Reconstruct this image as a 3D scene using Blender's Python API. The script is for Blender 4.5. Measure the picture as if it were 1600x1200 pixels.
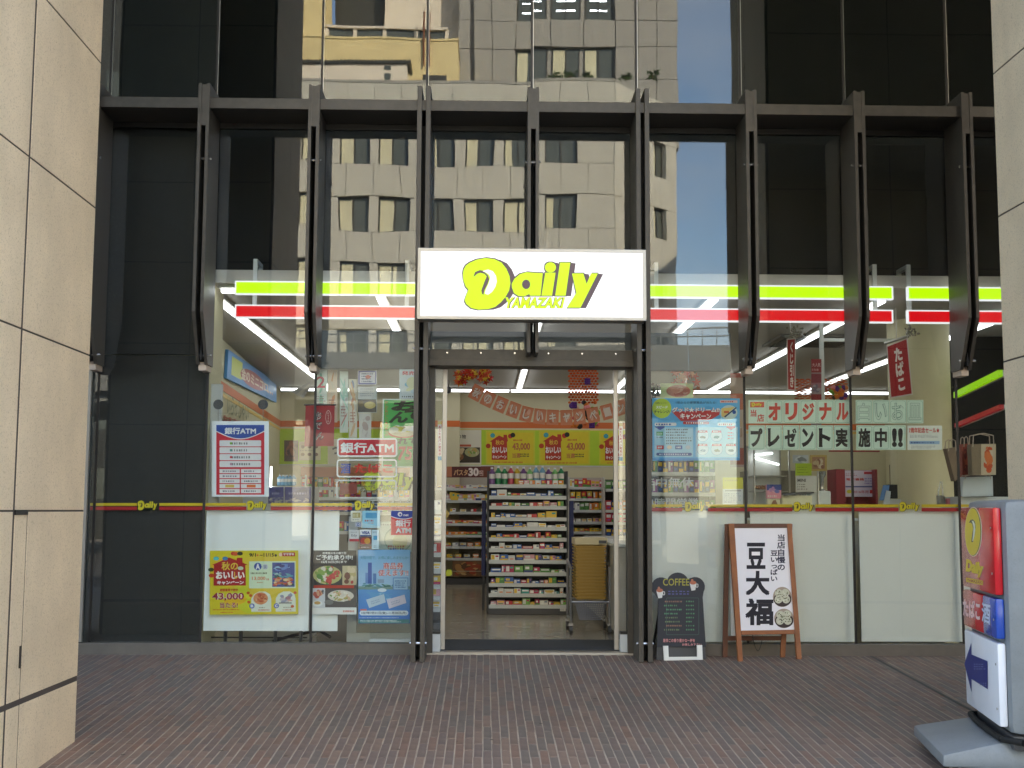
import bpy, bmesh, math, random
from mathutils import Vector, Matrix
R = math.radians
for o in list(bpy.data.objects): bpy.data.objects.remove(o)
sc = bpy.context.scene
C = sc.collection

# ------------------------------------------------------------------ camera
FPX = 1950.0                                   # focal length in pixels of the 1600 px wide photograph
CAM = Vector((0.0, -10.4, 1.16))
CM = Matrix.Rotation(R(-1.26), 3, 'Z') @ Matrix.Rotation(R(90 + 5.77), 3, 'X') @ Matrix.Rotation(0.0045, 3, 'Z')
cd = bpy.data.cameras.new('camera'); cam = bpy.data.objects.new('camera', cd); C.objects.link(cam)
cd.sensor_width = 36; cd.lens = 36 * FPX / 1600; cd.clip_start = 0.05; cd.clip_end = 600
cam.matrix_world = Matrix.Translation(CAM) @ CM.to_4x4()
sc.camera = cam

# ------------------------------------------------------------------ light
SUN_EL, SUN_ROT = R(27), R(38)                 # behind the shop, to the right
to_sun = Vector((math.sin(SUN_ROT) * math.cos(SUN_EL), math.cos(SUN_ROT) * math.cos(SUN_EL), math.sin(SUN_EL)))
sl = bpy.data.lights.new('sun', 'SUN'); sl.energy = 4.6; sl.angle = R(0.5); sl.color = (1.0, 0.88, 0.68)
so = bpy.data.objects.new('sun', sl); C.objects.link(so); so.rotation_euler = (-to_sun).to_track_quat('-Z', 'Y').to_euler(); so.location = (20, 30, 40)
w = bpy.data.worlds.new('World'); sc.world = w; w.use_nodes = True
nt = w.node_tree; nt.nodes.clear()
wo = nt.nodes.new('ShaderNodeOutputWorld'); bg = nt.nodes.new('ShaderNodeBackground')
sky = nt.nodes.new('ShaderNodeTexSky'); sky.sky_type = 'NISHITA'; sky.sun_disc = False
sky.sun_elevation = SUN_EL; sky.sun_rotation = SUN_ROT; sky.air_density = 1.0; sky.dust_density = 0.6; sky.ozone_density = 1.6
tc = nt.nodes.new('ShaderNodeTexCoord'); mp = nt.nodes.new('ShaderNodeMapping'); mp.inputs['Scale'].default_value = (3.2, 3.2, 7.0)
mp.inputs['Location'].default_value = (0.3, 0.0, 0.35)
cn = nt.nodes.new('ShaderNodeTexNoise'); cn.inputs['Scale'].default_value = 1.4; cn.inputs['Detail'].default_value = 7
cr = nt.nodes.new('ShaderNodeValToRGB'); cr.color_ramp.elements[0].position = 0.42; cr.color_ramp.elements[1].position = 0.72
cmul = nt.nodes.new('ShaderNodeMath'); cmul.operation = 'MULTIPLY'; cmul.inputs[1].default_value = 0.55
mx = nt.nodes.new('ShaderNodeMixRGB'); mx.inputs['Color2'].default_value = (5.2, 5.0, 4.8, 1)
L = nt.links.new
L(tc.outputs['Generated'], mp.inputs[0]); L(mp.outputs[0], cn.inputs['Vector']); L(cn.outputs['Fac'], cr.inputs[0])
L(cr.outputs[0], cmul.inputs[0]); L(cmul.outputs[0], mx.inputs[0]); L(sky.outputs[0], mx.inputs['Color1'])
L(mx.outputs[0], bg.inputs[0]); bg.inputs[1].default_value = 0.15; L(bg.outputs[0], wo.inputs[0])
sc.view_settings.view_transform = 'Standard'; sc.view_settings.look = 'None'
sc.view_settings.exposure = 2.9; sc.view_settings.gamma = 1.0; sc.view_settings.use_curve_mapping = False
sc.render.engine = 'CYCLES'
cy = sc.cycles
cy.use_denoising = True; cy.max_bounces = 8; cy.diffuse_bounces = 4; cy.glossy_bounces = 4; cy.transparent_max_bounces = 16
cy.transmission_bounces = 4; cy.sample_clamp_indirect = 6; cy.sample_clamp_direct = 0; cy.caustics_reflective = False; cy.caustics_refractive = False
try: cy.denoising_input_passes = 'RGB_ALBEDO_NORMAL'; cy.denoiser = 'OPENIMAGEDENOISE'
except Exception: pass

# ------------------------------------------------------------------ photo geometry: viewing ray of a photo pixel met with a real plane
def ray(px, py):
    return (CM @ Vector(((px - 800) / FPX, -(py - 600) / FPX, -1))).normalized()
class Pl:
    def __init__(s, p, n):
        s.p = Vector(p); s.n = Vector(n).normalized()
    def at(s, px, py, l=0.0):
        d = ray(px, py); t = (s.p - CAM).dot(s.n) / d.dot(s.n)
        return CAM + d * t + s.n * l
def FP(y): return Pl((0, y, 0), (0, -1, 0))    # plane parallel to the shop front, facing the street
def U(px, py, y): return FP(y).at(px, py)
SL = 0.05
def gz(y): return -0.012 + SL * max(min(y, 0), -6.0)
GP = Pl((0, 0, -0.012), (0, -SL, 1))
def G(px, py): return GP.at(px, py)

# ------------------------------------------------------------------ objects
def lin(c):
    c = c / 255.0
    return c / 12.92 if c <= 0.04045 else ((c + 0.055) / 1.055) ** 2.4
def L3(c): return tuple(lin(v) for v in c[:3])
def tag(o, label=None, cat=None, group=None, kind=None):
    if label: o['label'] = label
    if cat: o['category'] = cat
    if group: o['group'] = group
    if kind: o['kind'] = kind
    return o
def thing(name, label, cat, loc=(0, 0, 0), group=None):
    o = bpy.data.objects.new(name, None); o.empty_display_size = 0.1
    C.objects.link(o); o.location = loc
    return tag(o, label, cat, group)
def copy_tree(o, parent=None):
    c = o.copy(); C.objects.link(c)
    if parent is not None: c.parent = parent
    for ch in list(o.children): copy_tree(ch, c)
    return c
class MB:
    """collects shapes; build() links them as ONE mesh object"""
    def __init__(s): s.v = []; s.f = []; s.m = []; s.c = []
    def add(s, vs, fs, mi=0, col=(1, 1, 1)):
        b = len(s.v); s.v += [Vector(v) for v in vs]
        for f in fs: s.f.append([b + i for i in f]); s.m.append(mi); s.c.append(col)
        return s
    def box(s, a, b, mi=0, col=(1, 1, 1)):
        x0, y0, z0 = [min(p, q) for p, q in zip(a, b)]; x1, y1, z1 = [max(p, q) for p, q in zip(a, b)]
        return s.add([(x0,y0,z0),(x1,y0,z0),(x1,y1,z0),(x0,y1,z0),(x0,y0,z1),(x1,y0,z1),(x1,y1,z1),(x0,y1,z1)],
              [(0,3,2,1),(4,5,6,7),(0,1,5,4),(1,2,6,5),(2,3,7,6),(3,0,4,7)], mi, col)
    def prism(s, pts, ext, mi=0, col=(1, 1, 1)):
        n = len(pts); pts = [Vector(p) for p in pts]; ext = Vector(ext)
        fs = [list(range(n)), list(range(2 * n - 1, n - 1, -1))] + [(i, i + n, (i + 1) % n + n, (i + 1) % n) for i in range(n)]
        return s.add(pts + [p + ext for p in pts], fs, mi, col)
    def cyl(s, p0, p1, r0, r1=None, n=12, mi=0, col=(1, 1, 1), caps=True):
        p0, p1 = Vector(p0), Vector(p1); r1 = r0 if r1 is None else r1
        d = (p1 - p0).normalized(); u = d.orthogonal().normalized(); v = d.cross(u)
        a = [p0 + (u * math.cos(t) + v * math.sin(t)) * r0 for t in [2 * math.pi * i / n for i in range(n)]]
        b = [p1 + (u * math.cos(t) + v * math.sin(t)) * r1 for t in [2 * math.pi * i / n for i in range(n)]]
        fs = [(i, (i + 1) % n, (i + 1) % n + n, i + n) for i in range(n)]
        if caps: fs += [list(range(n - 1, -1, -1)), list(range(n, 2 * n))]
        return s.add(a + b, fs, mi, col)
    def tube(s, pts, r, n=6, mi=0, col=(1, 1, 1)):
        for a, b in zip(pts[:-1], pts[1:]): s.cyl(a, b, r, r, n, mi, col)
        return s
    def lathe(s, c, prof, n=12, mi=0, col=(1, 1, 1)):
        vs = []; fs = []
        for r, z in prof: vs += [(c[0] + r * math.cos(2 * math.pi * i / n), c[1] + r * math.sin(2 * math.pi * i / n), c[2] + z) for i in range(n)]
        for k in range(len(prof) - 1):
            for i in range(n): fs.append((k * n + i, k * n + (i + 1) % n, (k + 1) * n + (i + 1) % n, (k + 1) * n + i))
        fs += [list(range(n - 1, -1, -1)), list(range((len(prof) - 1) * n, len(prof) * n))]
        return s.add(vs, fs, mi, col)
    def sphere(s, c, rx, ry, rz, n=10, m=6, mi=0, col=(1, 1, 1)):
        prof = []
        vs = []; fs = []
        for k in range(1, m):
            t = math.pi * k / m
            vs += [(c[0] + rx * math.sin(t) * math.cos(2 * math.pi * i / n), c[1] + ry * math.sin(t) * math.sin(2 * math.pi * i / n), c[2] - rz * math.cos(t)) for i in range(n)]
        for k in range(m - 2):
            for i in range(n): fs.append((k * n + i, k * n + (i + 1) % n, (k + 1) * n + (i + 1) % n, (k + 1) * n + i))
        b = len(vs); vs += [(c[0], c[1], c[2] - rz), (c[0], c[1], c[2] + rz)]
        for i in range(n):
            fs.append((b, (i + 1) % n, i)); fs.append((b + 1, (m - 2) * n + i, (m - 2) * n + (i + 1) % n))
        return s.add(vs, fs, mi, col)
    def mesh(s, name, mats, off=Vector((0, 0, 0)), smooth=False, bevel=0.0, color=False):
        me = bpy.data.meshes.new(name)
        me.from_pydata([v - off for v in s.v], [], s.f)
        for m in (mats if isinstance(mats, (list, tuple)) else [mats]): me.materials.append(m)
        me.polygons.foreach_set('material_index', s.m)
        if color:
            at = me.color_attributes.new('Col', 'FLOAT_COLOR', 'CORNER'); buf = []
            for p, c in zip(me.polygons, s.c): buf += list(c[:3] + (1.0,)) * p.loop_total
            at.data.foreach_set('color', buf)
        if bevel > 0:
            bm = bmesh.new(); bm.from_mesh(me)
            bmesh.ops.remove_doubles(bm, verts=bm.verts, dist=1e-5)
            ed = [e for e in bm.edges if len(e.link_faces) == 2 and e.calc_face_angle(0) > 0.6]
            bmesh.ops.bevel(bm, geom=ed, offset=bevel, segments=2, profile=0.6, affect='EDGES', clamp_overlap=True)
            bm.to_mesh(me); bm.free()
        if smooth:
            me.polygons.foreach_set('use_smooth', [True] * len(me.polygons))
            try: me.set_sharp_from_angle(angle=R(35))
            except Exception: pass
        me.update()
        return me
    def build(s, name, mats, parent=None, smooth=False, bevel=0.0, color=False):
        off = Vector((0, 0, 0)); q = parent
        while q is not None: off = off + q.location; q = q.parent
        o = bpy.data.objects.new(name, s.mesh(name, mats, off, smooth, bevel, color)); C.objects.link(o)
        if parent is not None: o.parent = parent
        return o
def struct(name, mb, m, label=None, **k):
    o = mb.build(name, m, **k); return tag(o, label, None, None, 'structure')

# ------------------------------------------------------------------ materials
def mat(name, col, rough=0.6, metal=0.0, var=0.0, vs=6.0, bump=0.0, bs=60.0, spec=0.5, speck=0.0, speckc=(0.1, 0.08, 0.07), emit=None, es=0.0, lin_in=False, stain=0.0, coat=0.0):
    m = bpy.data.materials.new(name); m.use_nodes = True; n = m.node_tree; b = n.nodes['Principled BSDF']
    c = col if lin_in else L3(col); K = n.links.new
    b.inputs['Roughness'].default_value = rough; b.inputs['Metallic'].default_value = metal
    b.inputs['Specular IOR Level'].default_value = spec
    if coat: b.inputs['Coat Weight'].default_value = coat; b.inputs['Coat Roughness'].default_value = 0.08
    b.inputs['Base Color'].default_value = (*c, 1)
    t = n.nodes.new('ShaderNodeTexCoord'); out = None
    if var > 0:
        z = n.nodes.new('ShaderNodeTexNoise'); z.inputs['Scale'].default_value = vs; z.inputs['Detail'].default_value = 6; z.inputs['Roughness'].default_value = 0.65
        K(t.outputs['Object'], z.inputs['Vector'])
        r = n.nodes.new('ShaderNodeValToRGB'); r.color_ramp.elements[0].position = 0.3; r.color_ramp.elements[1].position = 0.72
        r.color_ramp.elements[0].color = (*[v * (1 - var) for v in c], 1); r.color_ramp.elements[1].color = (*[min(0.95, v * (1 + var)) for v in c], 1)
        K(z.outputs['Fac'], r.inputs[0]); out = r.outputs[0]
        rr = n.nodes.new('ShaderNodeMapRange'); rr.inputs['To Min'].default_value = max(0.03, rough - 0.1); rr.inputs['To Max'].default_value = min(1, rough + 0.1)
        K(z.outputs['Fac'], rr.inputs['Value']); K(rr.outputs[0], b.inputs['Roughness'])
    def layer(scale, stretch, lo, hi, cc, amt):
        nonlocal out
        mpn = n.nodes.new('ShaderNodeMapping'); mpn.inputs['Scale'].default_value = stretch; K(t.outputs['Object'], mpn.inputs[0])
        z = n.nodes.new('ShaderNodeTexNoise'); z.inputs['Scale'].default_value = scale; z.inputs['Detail'].default_value = 3
        K(mpn.outputs[0], z.inputs['Vector'])
        r = n.nodes.new('ShaderNodeMapRange'); r.inputs['From Min'].default_value = lo; r.inputs['From Max'].default_value = hi; r.inputs['To Max'].default_value = amt
        K(z.outputs['Fac'], r.inputs['Value'])
        mxx = n.nodes.new('ShaderNodeMixRGB'); mxx.inputs['Color1'].default_value = (*c, 1); mxx.inputs['Color2'].default_value = (*cc, 1)
        K(r.outputs[0], mxx.inputs[0])
        if out is not None: K(out, mxx.inputs['Color1'])
        out = mxx.outputs[0]
    if speck > 0: layer(110, (1, 1, 1), 0.57, 0.66, speckc, speck); layer(42, (1, 1, 1), 0.6, 0.72, speckc, speck * 0.6)
    if stain > 0: layer(2.2, (1.6, 1.6, 0.25), 0.48, 0.75, [v * 0.6 for v in c], stain)
    if out is not None: K(out, b.inputs['Base Color'])
    if bump > 0:
        z = n.nodes.new('ShaderNodeTexNoise'); z.inputs['Scale'].default_value = bs; z.inputs['Detail'].default_value = 4
        K(t.outputs['Object'], z.inputs['Vector'])
        bu = n.nodes.new('ShaderNodeBump'); bu.inputs['Strength'].default_value = bump; bu.inputs['Distance'].default_value = 0.004
        K(z.outputs['Fac'], bu.inputs['Height']); K(bu.outputs[0], b.inputs['Normal'])
    if emit:
        b.inputs['Emission Color'].default_value = (*L3(emit), 1); b.inputs['Emission Strength'].default_value = es
    return m
def attr_mat(name, rough=0.5, es=0.0, spec=0.4, k=0.9, var=0.06, trans=0.0):
    m = bpy.data.materials.new(name); m.use_nodes = True; n = m.node_tree; b = n.nodes['Principled BSDF']
    a = n.nodes.new('ShaderNodeVertexColor'); a.layer_name = 'Col'
    t = n.nodes.new('ShaderNodeTexCoord'); z = n.nodes.new('ShaderNodeTexNoise'); z.inputs['Scale'].default_value = 14; z.inputs['Detail'].default_value = 4
    n.links.new(t.outputs['Object'], z.inputs['Vector'])
    mr = n.nodes.new('ShaderNodeMapRange'); mr.inputs['To Min'].default_value = k - var; mr.inputs['To Max'].default_value = k + var
    n.links.new(z.outputs['Fac'], mr.inputs['Value'])
    mm = n.nodes.new('ShaderNodeMixRGB'); mm.blend_type = 'MULTIPLY'; mm.inputs[0].default_value = 1
    n.links.new(a.outputs[0], mm.inputs['Color1']); n.links.new(mr.outputs[0], mm.inputs['Color2']); n.links.new(mm.outputs[0], b.inputs['Base Color'])
    b.inputs['Roughness'].default_value = rough; b.inputs['Specular IOR Level'].default_value = spec
    if es > 0: n.links.new(a.outputs[0], b.inputs['Emission Color']); b.inputs['Emission Strength'].default_value = es
    if trans > 0:
        o = n.nodes['Material Output']; tl = n.nodes.new('ShaderNodeBsdfTranslucent'); n.links.new(mm.outputs[0], tl.inputs[0])
        ms = n.nodes.new('ShaderNodeMixShader'); ms.inputs[0].default_value = trans; n.links.new(b.outputs[0], ms.inputs[1]); n.links.new(tl.outputs[0], ms.inputs[2]); n.links.new(ms.outputs[0], o.inputs[0])
    return m
def glass_mat(name, r0, tint, wav=0.0013, ws=1.0):
    m = bpy.data.materials.new(name); m.use_nodes = True; n = m.node_tree; n.nodes.clear(); K = n.links.new
    o = n.nodes.new('ShaderNodeOutputMaterial'); tr = n.nodes.new('ShaderNodeBsdfTransparent'); tr.inputs[0].default_value = (*tint, 1)
    gl = n.nodes.new('ShaderNodeBsdfGlossy'); gl.inputs['Roughness'].default_value = 0.0; gl.inputs[0].default_value = (1, 1, 1, 1)
    lw = n.nodes.new('ShaderNodeLayerWeight'); lw.inputs[0].default_value = 0.5
    p = n.nodes.new('ShaderNodeMath'); p.operation = 'POWER'; p.inputs[1].default_value = 5; K(lw.outputs['Facing'], p.inputs[0])
    mr = n.nodes.new('ShaderNodeMapRange'); mr.inputs['To Min'].default_value = r0; mr.inputs['To Max'].default_value = 1; K(p.outputs[0], mr.inputs['Value'])
    if wav > 0:
        t = n.nodes.new('ShaderNodeTexCoord'); z = n.nodes.new('ShaderNodeTexNoise'); z.inputs['Scale'].default_value = ws; z.inputs['Detail'].default_value = 1.2
        K(t.outputs['Object'], z.inputs['Vector']); bu = n.nodes.new('ShaderNodeBump'); bu.inputs['Strength'].default_value = 1; bu.inputs['Distance'].default_value = wav
        K(z.outputs['Fac'], bu.inputs['Height']); K(bu.outputs[0], gl.inputs['Normal'])
    ms = n.nodes.new('ShaderNodeMixShader'); K(mr.outputs[0], ms.inputs[0]); K(tr.outputs[0], ms.inputs[1]); K(gl.outputs[0], ms.inputs[2]); K(ms.outputs[0], o.inputs[0])
    return m
M = {}
M['stone'] = mat('beige_granite', (212, 193, 163), 0.62, var=0.10, vs=2.5, bump=0.25, bs=180, speck=0.45, speckc=(0.22, 0.15, 0.10), stain=0.22)
M['joint'] = mat('dark_joint', (70, 62, 56), 0.9, var=0.15)
M['steel'] = mat('bronze_steel', (82, 77, 70), 0.5, 0.35, var=0.22, vs=9, bump=0.15, bs=200, stain=0.25)
M['darksteel'] = mat('dark_steel', (44, 42, 40), 0.5, 0.25, var=0.2, vs=8)
M['black'] = mat('void_black', (20, 20, 20), 0.8, var=0.2)
M['blackstone'] = mat('black_granite', (34, 33, 32), 0.5, var=0.18, vs=30, bump=0.1, bs=300, speck=0.3, speckc=(0.08, 0.08, 0.08))
M['sill'] = mat('sill_stone', (104, 97, 88), 0.65, var=0.15, vs=7, bump=0.2, bs=90, stain=0.35)
M['alu'] = mat('anodised_aluminium', (170, 166, 160), 0.38, 0.7, var=0.06)
M['white'] = mat('white_panel', (205, 208, 206), 0.45, var=0.03, vs=3)
M['film'] = mat('white_film', (240, 241, 236), 0.4, var=0.02, vs=2)
M['bracket'] = mat('beige_bracket', (190, 174, 158), 0.55, 0.3, var=0.1)
M['bolt'] = mat('bolt_steel', (200, 198, 192), 0.25, 0.9, var=0.05)
M['glass'] = glass_mat('facade_glass', 0.034, (0.955, 0.975, 0.965))
M['glass_up'] = glass_mat('upper_glass', 0.040, (0.8, 0.83, 0.82))
M['clear'] = glass_mat('clear_glass', 0.03, (0.975, 0.985, 0.98), 0)
M['print'] = attr_mat('printed_ink', 0.42)
M['vinyl'] = attr_mat('white_vinyl', 0.4, trans=0.7)
M['lit'] = attr_mat('backlit_ink', 0.4, es=0.165, k=0.25, var=0.01)
M['ink_matte'] = attr_mat('matte_colour', 0.6)
M['ink_gloss'] = attr_mat('glossy_pack', 0.28)
M['tube'] = mat('lit_tube', (255, 255, 255), 0.5, emit=(246, 250, 255), es=0.95)
M['paper'] = mat('paper_sheet', (222, 220, 212), 0.55, var=0.03)
# ------------------------------------------------------------------ ground
rnd = random.Random(7)
M['mortar'] = mat('mortar', (166, 152, 136), 0.9, var=0.2, vs=5, bump=0.3, bs=120)
BR = [mat('brick_a', (126, 107, 95), 0.72, var=0.22, vs=12, bump=0.35, bs=90, stain=0.3), mat('brick_b', (120, 104, 95), 0.72, var=0.22, vs=12, bump=0.35, bs=90, stain=0.3),
      mat('brick_c', (130, 105, 91), 0.72, var=0.22, vs=12, bump=0.35, bs=90, stain=0.25), mat('brick_d', (116, 105, 96), 0.72, var=0.2, vs=12, bump=0.35, bs=90, stain=0.25),
      mat('brick_e', (134, 113, 99), 0.72, var=0.2, vs=12, bump=0.35, bs=90, stain=0.3)]
YE = -3.72
def slab(x0, x1, y0, y1, dz, th=0.1):
    return [(x0, y0, gz(y0) + dz), (x1, y0, gz(y0) + dz), (x1, y1, gz(y1) + dz), (x0, y1, gz(y1) + dz)]
base = MB(); base.prism(slab(-5.0, 6.5, YE, 0.0, -0.0016)[::-1], (0, 0, -0.2))
pav = struct('brick_paving', base, M['mortar'], 'sloping plaza floor of narrow brown brick pavers laid end-on to the shop')
BW, BL, PI_ = 0.0450, 0.2985, 0.0520
ang = math.atan(SL)
def brick_mesh(mi):
    m = MB(); a, b, h, k = BW / 2, BL / 2, 0.02, 0.0015
    lo = [(-a, -b, -h), (a, -b, -h), (a, b, -h), (-a, b, -h)]; md = [(-a, -b, -k), (a, -b, -k), (a, b, -k), (-a, b, -k)]
    tp = [(-a + k, -b + k, 0), (a - k, -b + k, 0), (a - k, b - k, 0), (-a + k, b - k, 0)]
    q = [(0,1,5,4),(1,2,6,5),(2,3,7,6),(3,0,4,7),(4,5,9,8),(5,6,10,9),(6,7,11,10),(7,4,8,11),(8,9,10,11)]
    m.add(lo + md + tp, q); return m
bmesh_shared = [brick_mesh(i).mesh('brick', BR[i]) for i in range(5)]
bricks = []
x = -4.6; col = 0
while x < 5.4:
    y = YE + BL / 2 + (0.0 if col % 2 == 0 else -0.152) + rnd.uniform(-0.01, 0.01)
    while y < -0.03 - BL / 2 + 0.15:
        yy = min(y, -0.03 - BL / 2)
        bricks.append((x + rnd.uniform(-0.002, 0.002), yy, rnd.choices(range(5), (4, 4, 2, 3, 2))[0], rnd.uniform(-0.004, 0.004), rnd.uniform(-0.0006, 0.0006)))
        y += 0.304
    x += PI_; col += 1
vis = [b for b in bricks if -2.1 < b[0] - 0.0 < 2.5]
vis.sort(key=lambda b: b[1]); single = set(map(id, vis[:300]))
rest = MB()
bt = brick_mesh(0)
for b in bricks:
    if id(b) in single:
        o = bpy.data.objects.new('brick', bmesh_shared[b[2]]); C.objects.link(o); o.parent = pav
        o.location = (b[0], b[1], gz(b[1]) + b[4]); o.rotation_euler = (ang, 0, b[3])
    else:
        mt = Matrix.Translation((b[0], b[1], gz(b[1]) + b[4])) @ Matrix.Rotation(b[3], 4, 'Z') @ Matrix.Rotation(ang, 4, 'X')
        rest.add([mt @ v for v in bt.v], bt.f, b[2])
tag(rest.build('brick_field', BR, pav), kind='stuff')
MB().prism(slab(3.165, 3.19, YE, -0.08, 0.0012)[::-1], (0, 0, -0.02)).build('expansion_joint', M['darksteel'], pav)
M['gum'] = mat('old_gum', (78, 70, 62), 0.8, var=0.2)
gm = MB(); gr_ = random.Random(5)
for _ in range(70):
    x_, y_ = gr_.uniform(-2.6, 4.2), gr_.uniform(-3.6, -0.3); r_ = gr_.uniform(0.006, 0.017); n_ = 9
    gm.add([(x_ + r_ * gr_.uniform(.7, 1.1) * math.cos(k * 6.283 / n_), y_ + r_ * gr_.uniform(.7, 1.1) * math.sin(k * 6.283 / n_), gz(y_) + 0.0016) for k in range(n_)], [list(range(n_))])
tag(gm.build('gum_spots', M['gum'], pav), kind='stuff')
# concrete strip, pavement and street behind the camera (seen mirrored in the glass)
M['concrete'] = mat('concrete', (128, 122, 114), 0.85, var=0.15, vs=3, bump=0.3, bs=60, stain=0.3)
M['asphalt'] = mat('asphalt', (62, 61, 62), 0.9, var=0.2, vs=2, bump=0.5, bs=150)
def gslab(x0, x1, y0, y1, dz=0.0): return MB().prism(slab(x0, x1, y0, y1, dz)[::-1], (0, 0, -0.3))
st = gslab(-30, 30, YE - 0.22, YE - 0.008, 0.002)
struct('drain_kerb', st, M['concrete'], 'pale concrete edging strip along the front of the brick paving')
for a, b in ((-30, -5.0), (6.5, 30)): struct('side_paving', gslab(a, b, YE, 0.0), M['concrete'], 'grey concrete paving beyond the brick plaza')
pv = MB(); pv.prism(slab(-60, 60, -6.0, YE - 0.23, 0.0)[::-1], (0, 0, -0.3)); pv.prism(slab(-60, 60, -13.5, -6.0, 0.0)[::-1], (0, 0, -0.3))
struct('pavement', pv, M['concrete'], 'wide grey pavement between the plaza and the road')
struct('road', MB().box((-150, -44, -0.75), (150, -13.5, gz(-9) - 0.13)), M['asphalt'], 'asphalt road between the shop and the buildings across')
struct('far_pavement', MB().box((-150, -52, -0.75), (150, -44, gz(-9))), M['concrete'], 'pavement along the buildings across the road')
struct('ground', MB().box((-300, -300, -1.2), (300, 300, -0.8)), M['asphalt'], 'dark city ground reaching to the horizon')

# ------------------------------------------------------------------ stone piers in front of the shop
def pier(x0, x1, name, label):
    t = thing(name, label, 'stone pillar', ((x0 + x1) / 2, -3.9, gz(-3.9)))
    ya, yb = -3.05, -4.9; zs = [-0.35, 0.20, 1.145, 2.055, 2.94, 3.83, 4.72, 5.6, 6.5, 7.4, 8.5]; j = 0.005
    core = MB().box((x0 + 0.003, yb + 0.003, -0.4), (x1 - 0.003, ya - 0.003, 8.55)); core.build('core', M['joint'], t)
    for za, zb in zip(zs[:-1], zs[1:]):
        jb = 0.02 if zb == 0.20 else 0.0
        for xf, s in ((x0, 1), (x1, -1)):
            if s == -1 and x0 < 0 and zb == 1.145: cuts = [yb, -4.145, -3.95, ya]
            elif s == -1 and x0 < 0 and zb == 0.20: cuts = [yb, -4.145, -3.95, ya]
            else: cuts = [yb, -4.145, ya]
            for c0, c1 in zip(cuts[:-1], cuts[1:]):
                o = MB().box((xf, c0 + (0.024 if c0 == -4.145 else 0.009 if c0 == -3.95 else j), za + j), (xf + s * 0.028, c1 - j, zb - j - jb)).build('stone_slab', M['stone'], t, bevel=0.0025)
        for yf, s in ((ya, -1), (yb, 1)):
            xm = (x0 + x1) / 2
            for c0, c1 in ((x0 + 0.03, xm), (xm, x1 - 0.03)):
                MB().box((c0 + j, yf, za + j), (c1 - j, yf + s * 0.028, zb - j - jb)).build('stone_slab', M['stone'], t, bevel=0.0025)
    return t
PL = pier(-4.05, -2.325, 'stone_pier', 'warm beige granite pier at the left with a narrow hatch slab low on its side')
PR = pier(3.10, 5.9, 'stone_pier', 'grey beige granite pier at the right behind the upright shop sign')
h = MB().box((-2.3245, -4.13, 1.125), (-2.318, -3.96, 1.15)).box((-2.3245, -3.985, 0.36), (-2.319, -3.968, 0.47)); h.build('hatch_fitting', M['darksteel'], PL)

# ------------------------------------------------------------------ glass shop front
X0, DX = -2.31, 0.8986
def XK(k): return X0 + DX * k
ZB = U(757, 197, 0).z; ZBT = ZB + 0.09; PF = 0.43
FA = thing('glass_facade', 'dark steel and glass shop front with hanging fins and a deep horizontal beam', 'glass facade', (0, 0, 0))
zt = U(757, 135, -PF).z
wav = random.Random(3)
def pane(x0, x1, z0, z1, m, y=0.0, tilt=True):
    g = 0.009; b = MB().box((x0 + g, y, z0), (x1 - g, y + 0.012, z1))
    o = b.build('glass_pane', m, FA)
    if tilt:
        c = Vector(((x0 + x1) / 2, y, (z0 + z1) / 2)); rz, rx = wav.uniform(-0.0017, 0.0017), wav.uniform(-0.0013, 0.0013)
        o.matrix_local = Matrix.Translation(c) @ Matrix.Rotation(rz, 4, 'Z') @ Matrix.Rotation(rx, 4, 'X') @ Matrix.Translation(-c)
    return o
ZH0, ZH1 = U(757, 575, 0).z, U(757, 549, 0).z        # door header
for k in range(-4, 12):
    a, b = XK(k), XK(k + 1)
    if k in (2, 3): pane(a, b, ZH1, ZB, M['glass'])
    else: pane(a, b, 0.075, ZB, M['glass'])
    pane(a, b, ZBT + 0.02, 8.4, M['glass_up'])
for k in range(-4, 13):
    if k not in (2, 3, 4): MB().box((XK(k) - 0.010, 0.001, 0.07), (XK(k) + 0.010, 0.011, ZB)).build('joint_seal', M['darksteel'], FA)
    MB().box((XK(k) - 0.009, 0.001, ZBT + 0.02), (XK(k) + 0.009, 0.013, 8.4)).build('joint_seal', M['darksteel'], FA)
    MB().box((XK(k) + 0.011, 0.0, ZBT + 0.02), (XK(k) + 0.016, 0.008, 8.4)).build('edge_highlight', M['alu'], FA)  # pale strip painting the bright highlight along each upper glass edge
MB().box((XK(-4), -PF + 0.03, ZB), (XK(12), 0.05, ZBT)).build('transom_beam', M['steel'], FA, bevel=0.004)
MB().box((XK(-4), -0.02, ZB - 0.05), (XK(12), 0.03, ZB - 0.003)).build('head_channel', M['darksteel'], FA)
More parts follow.
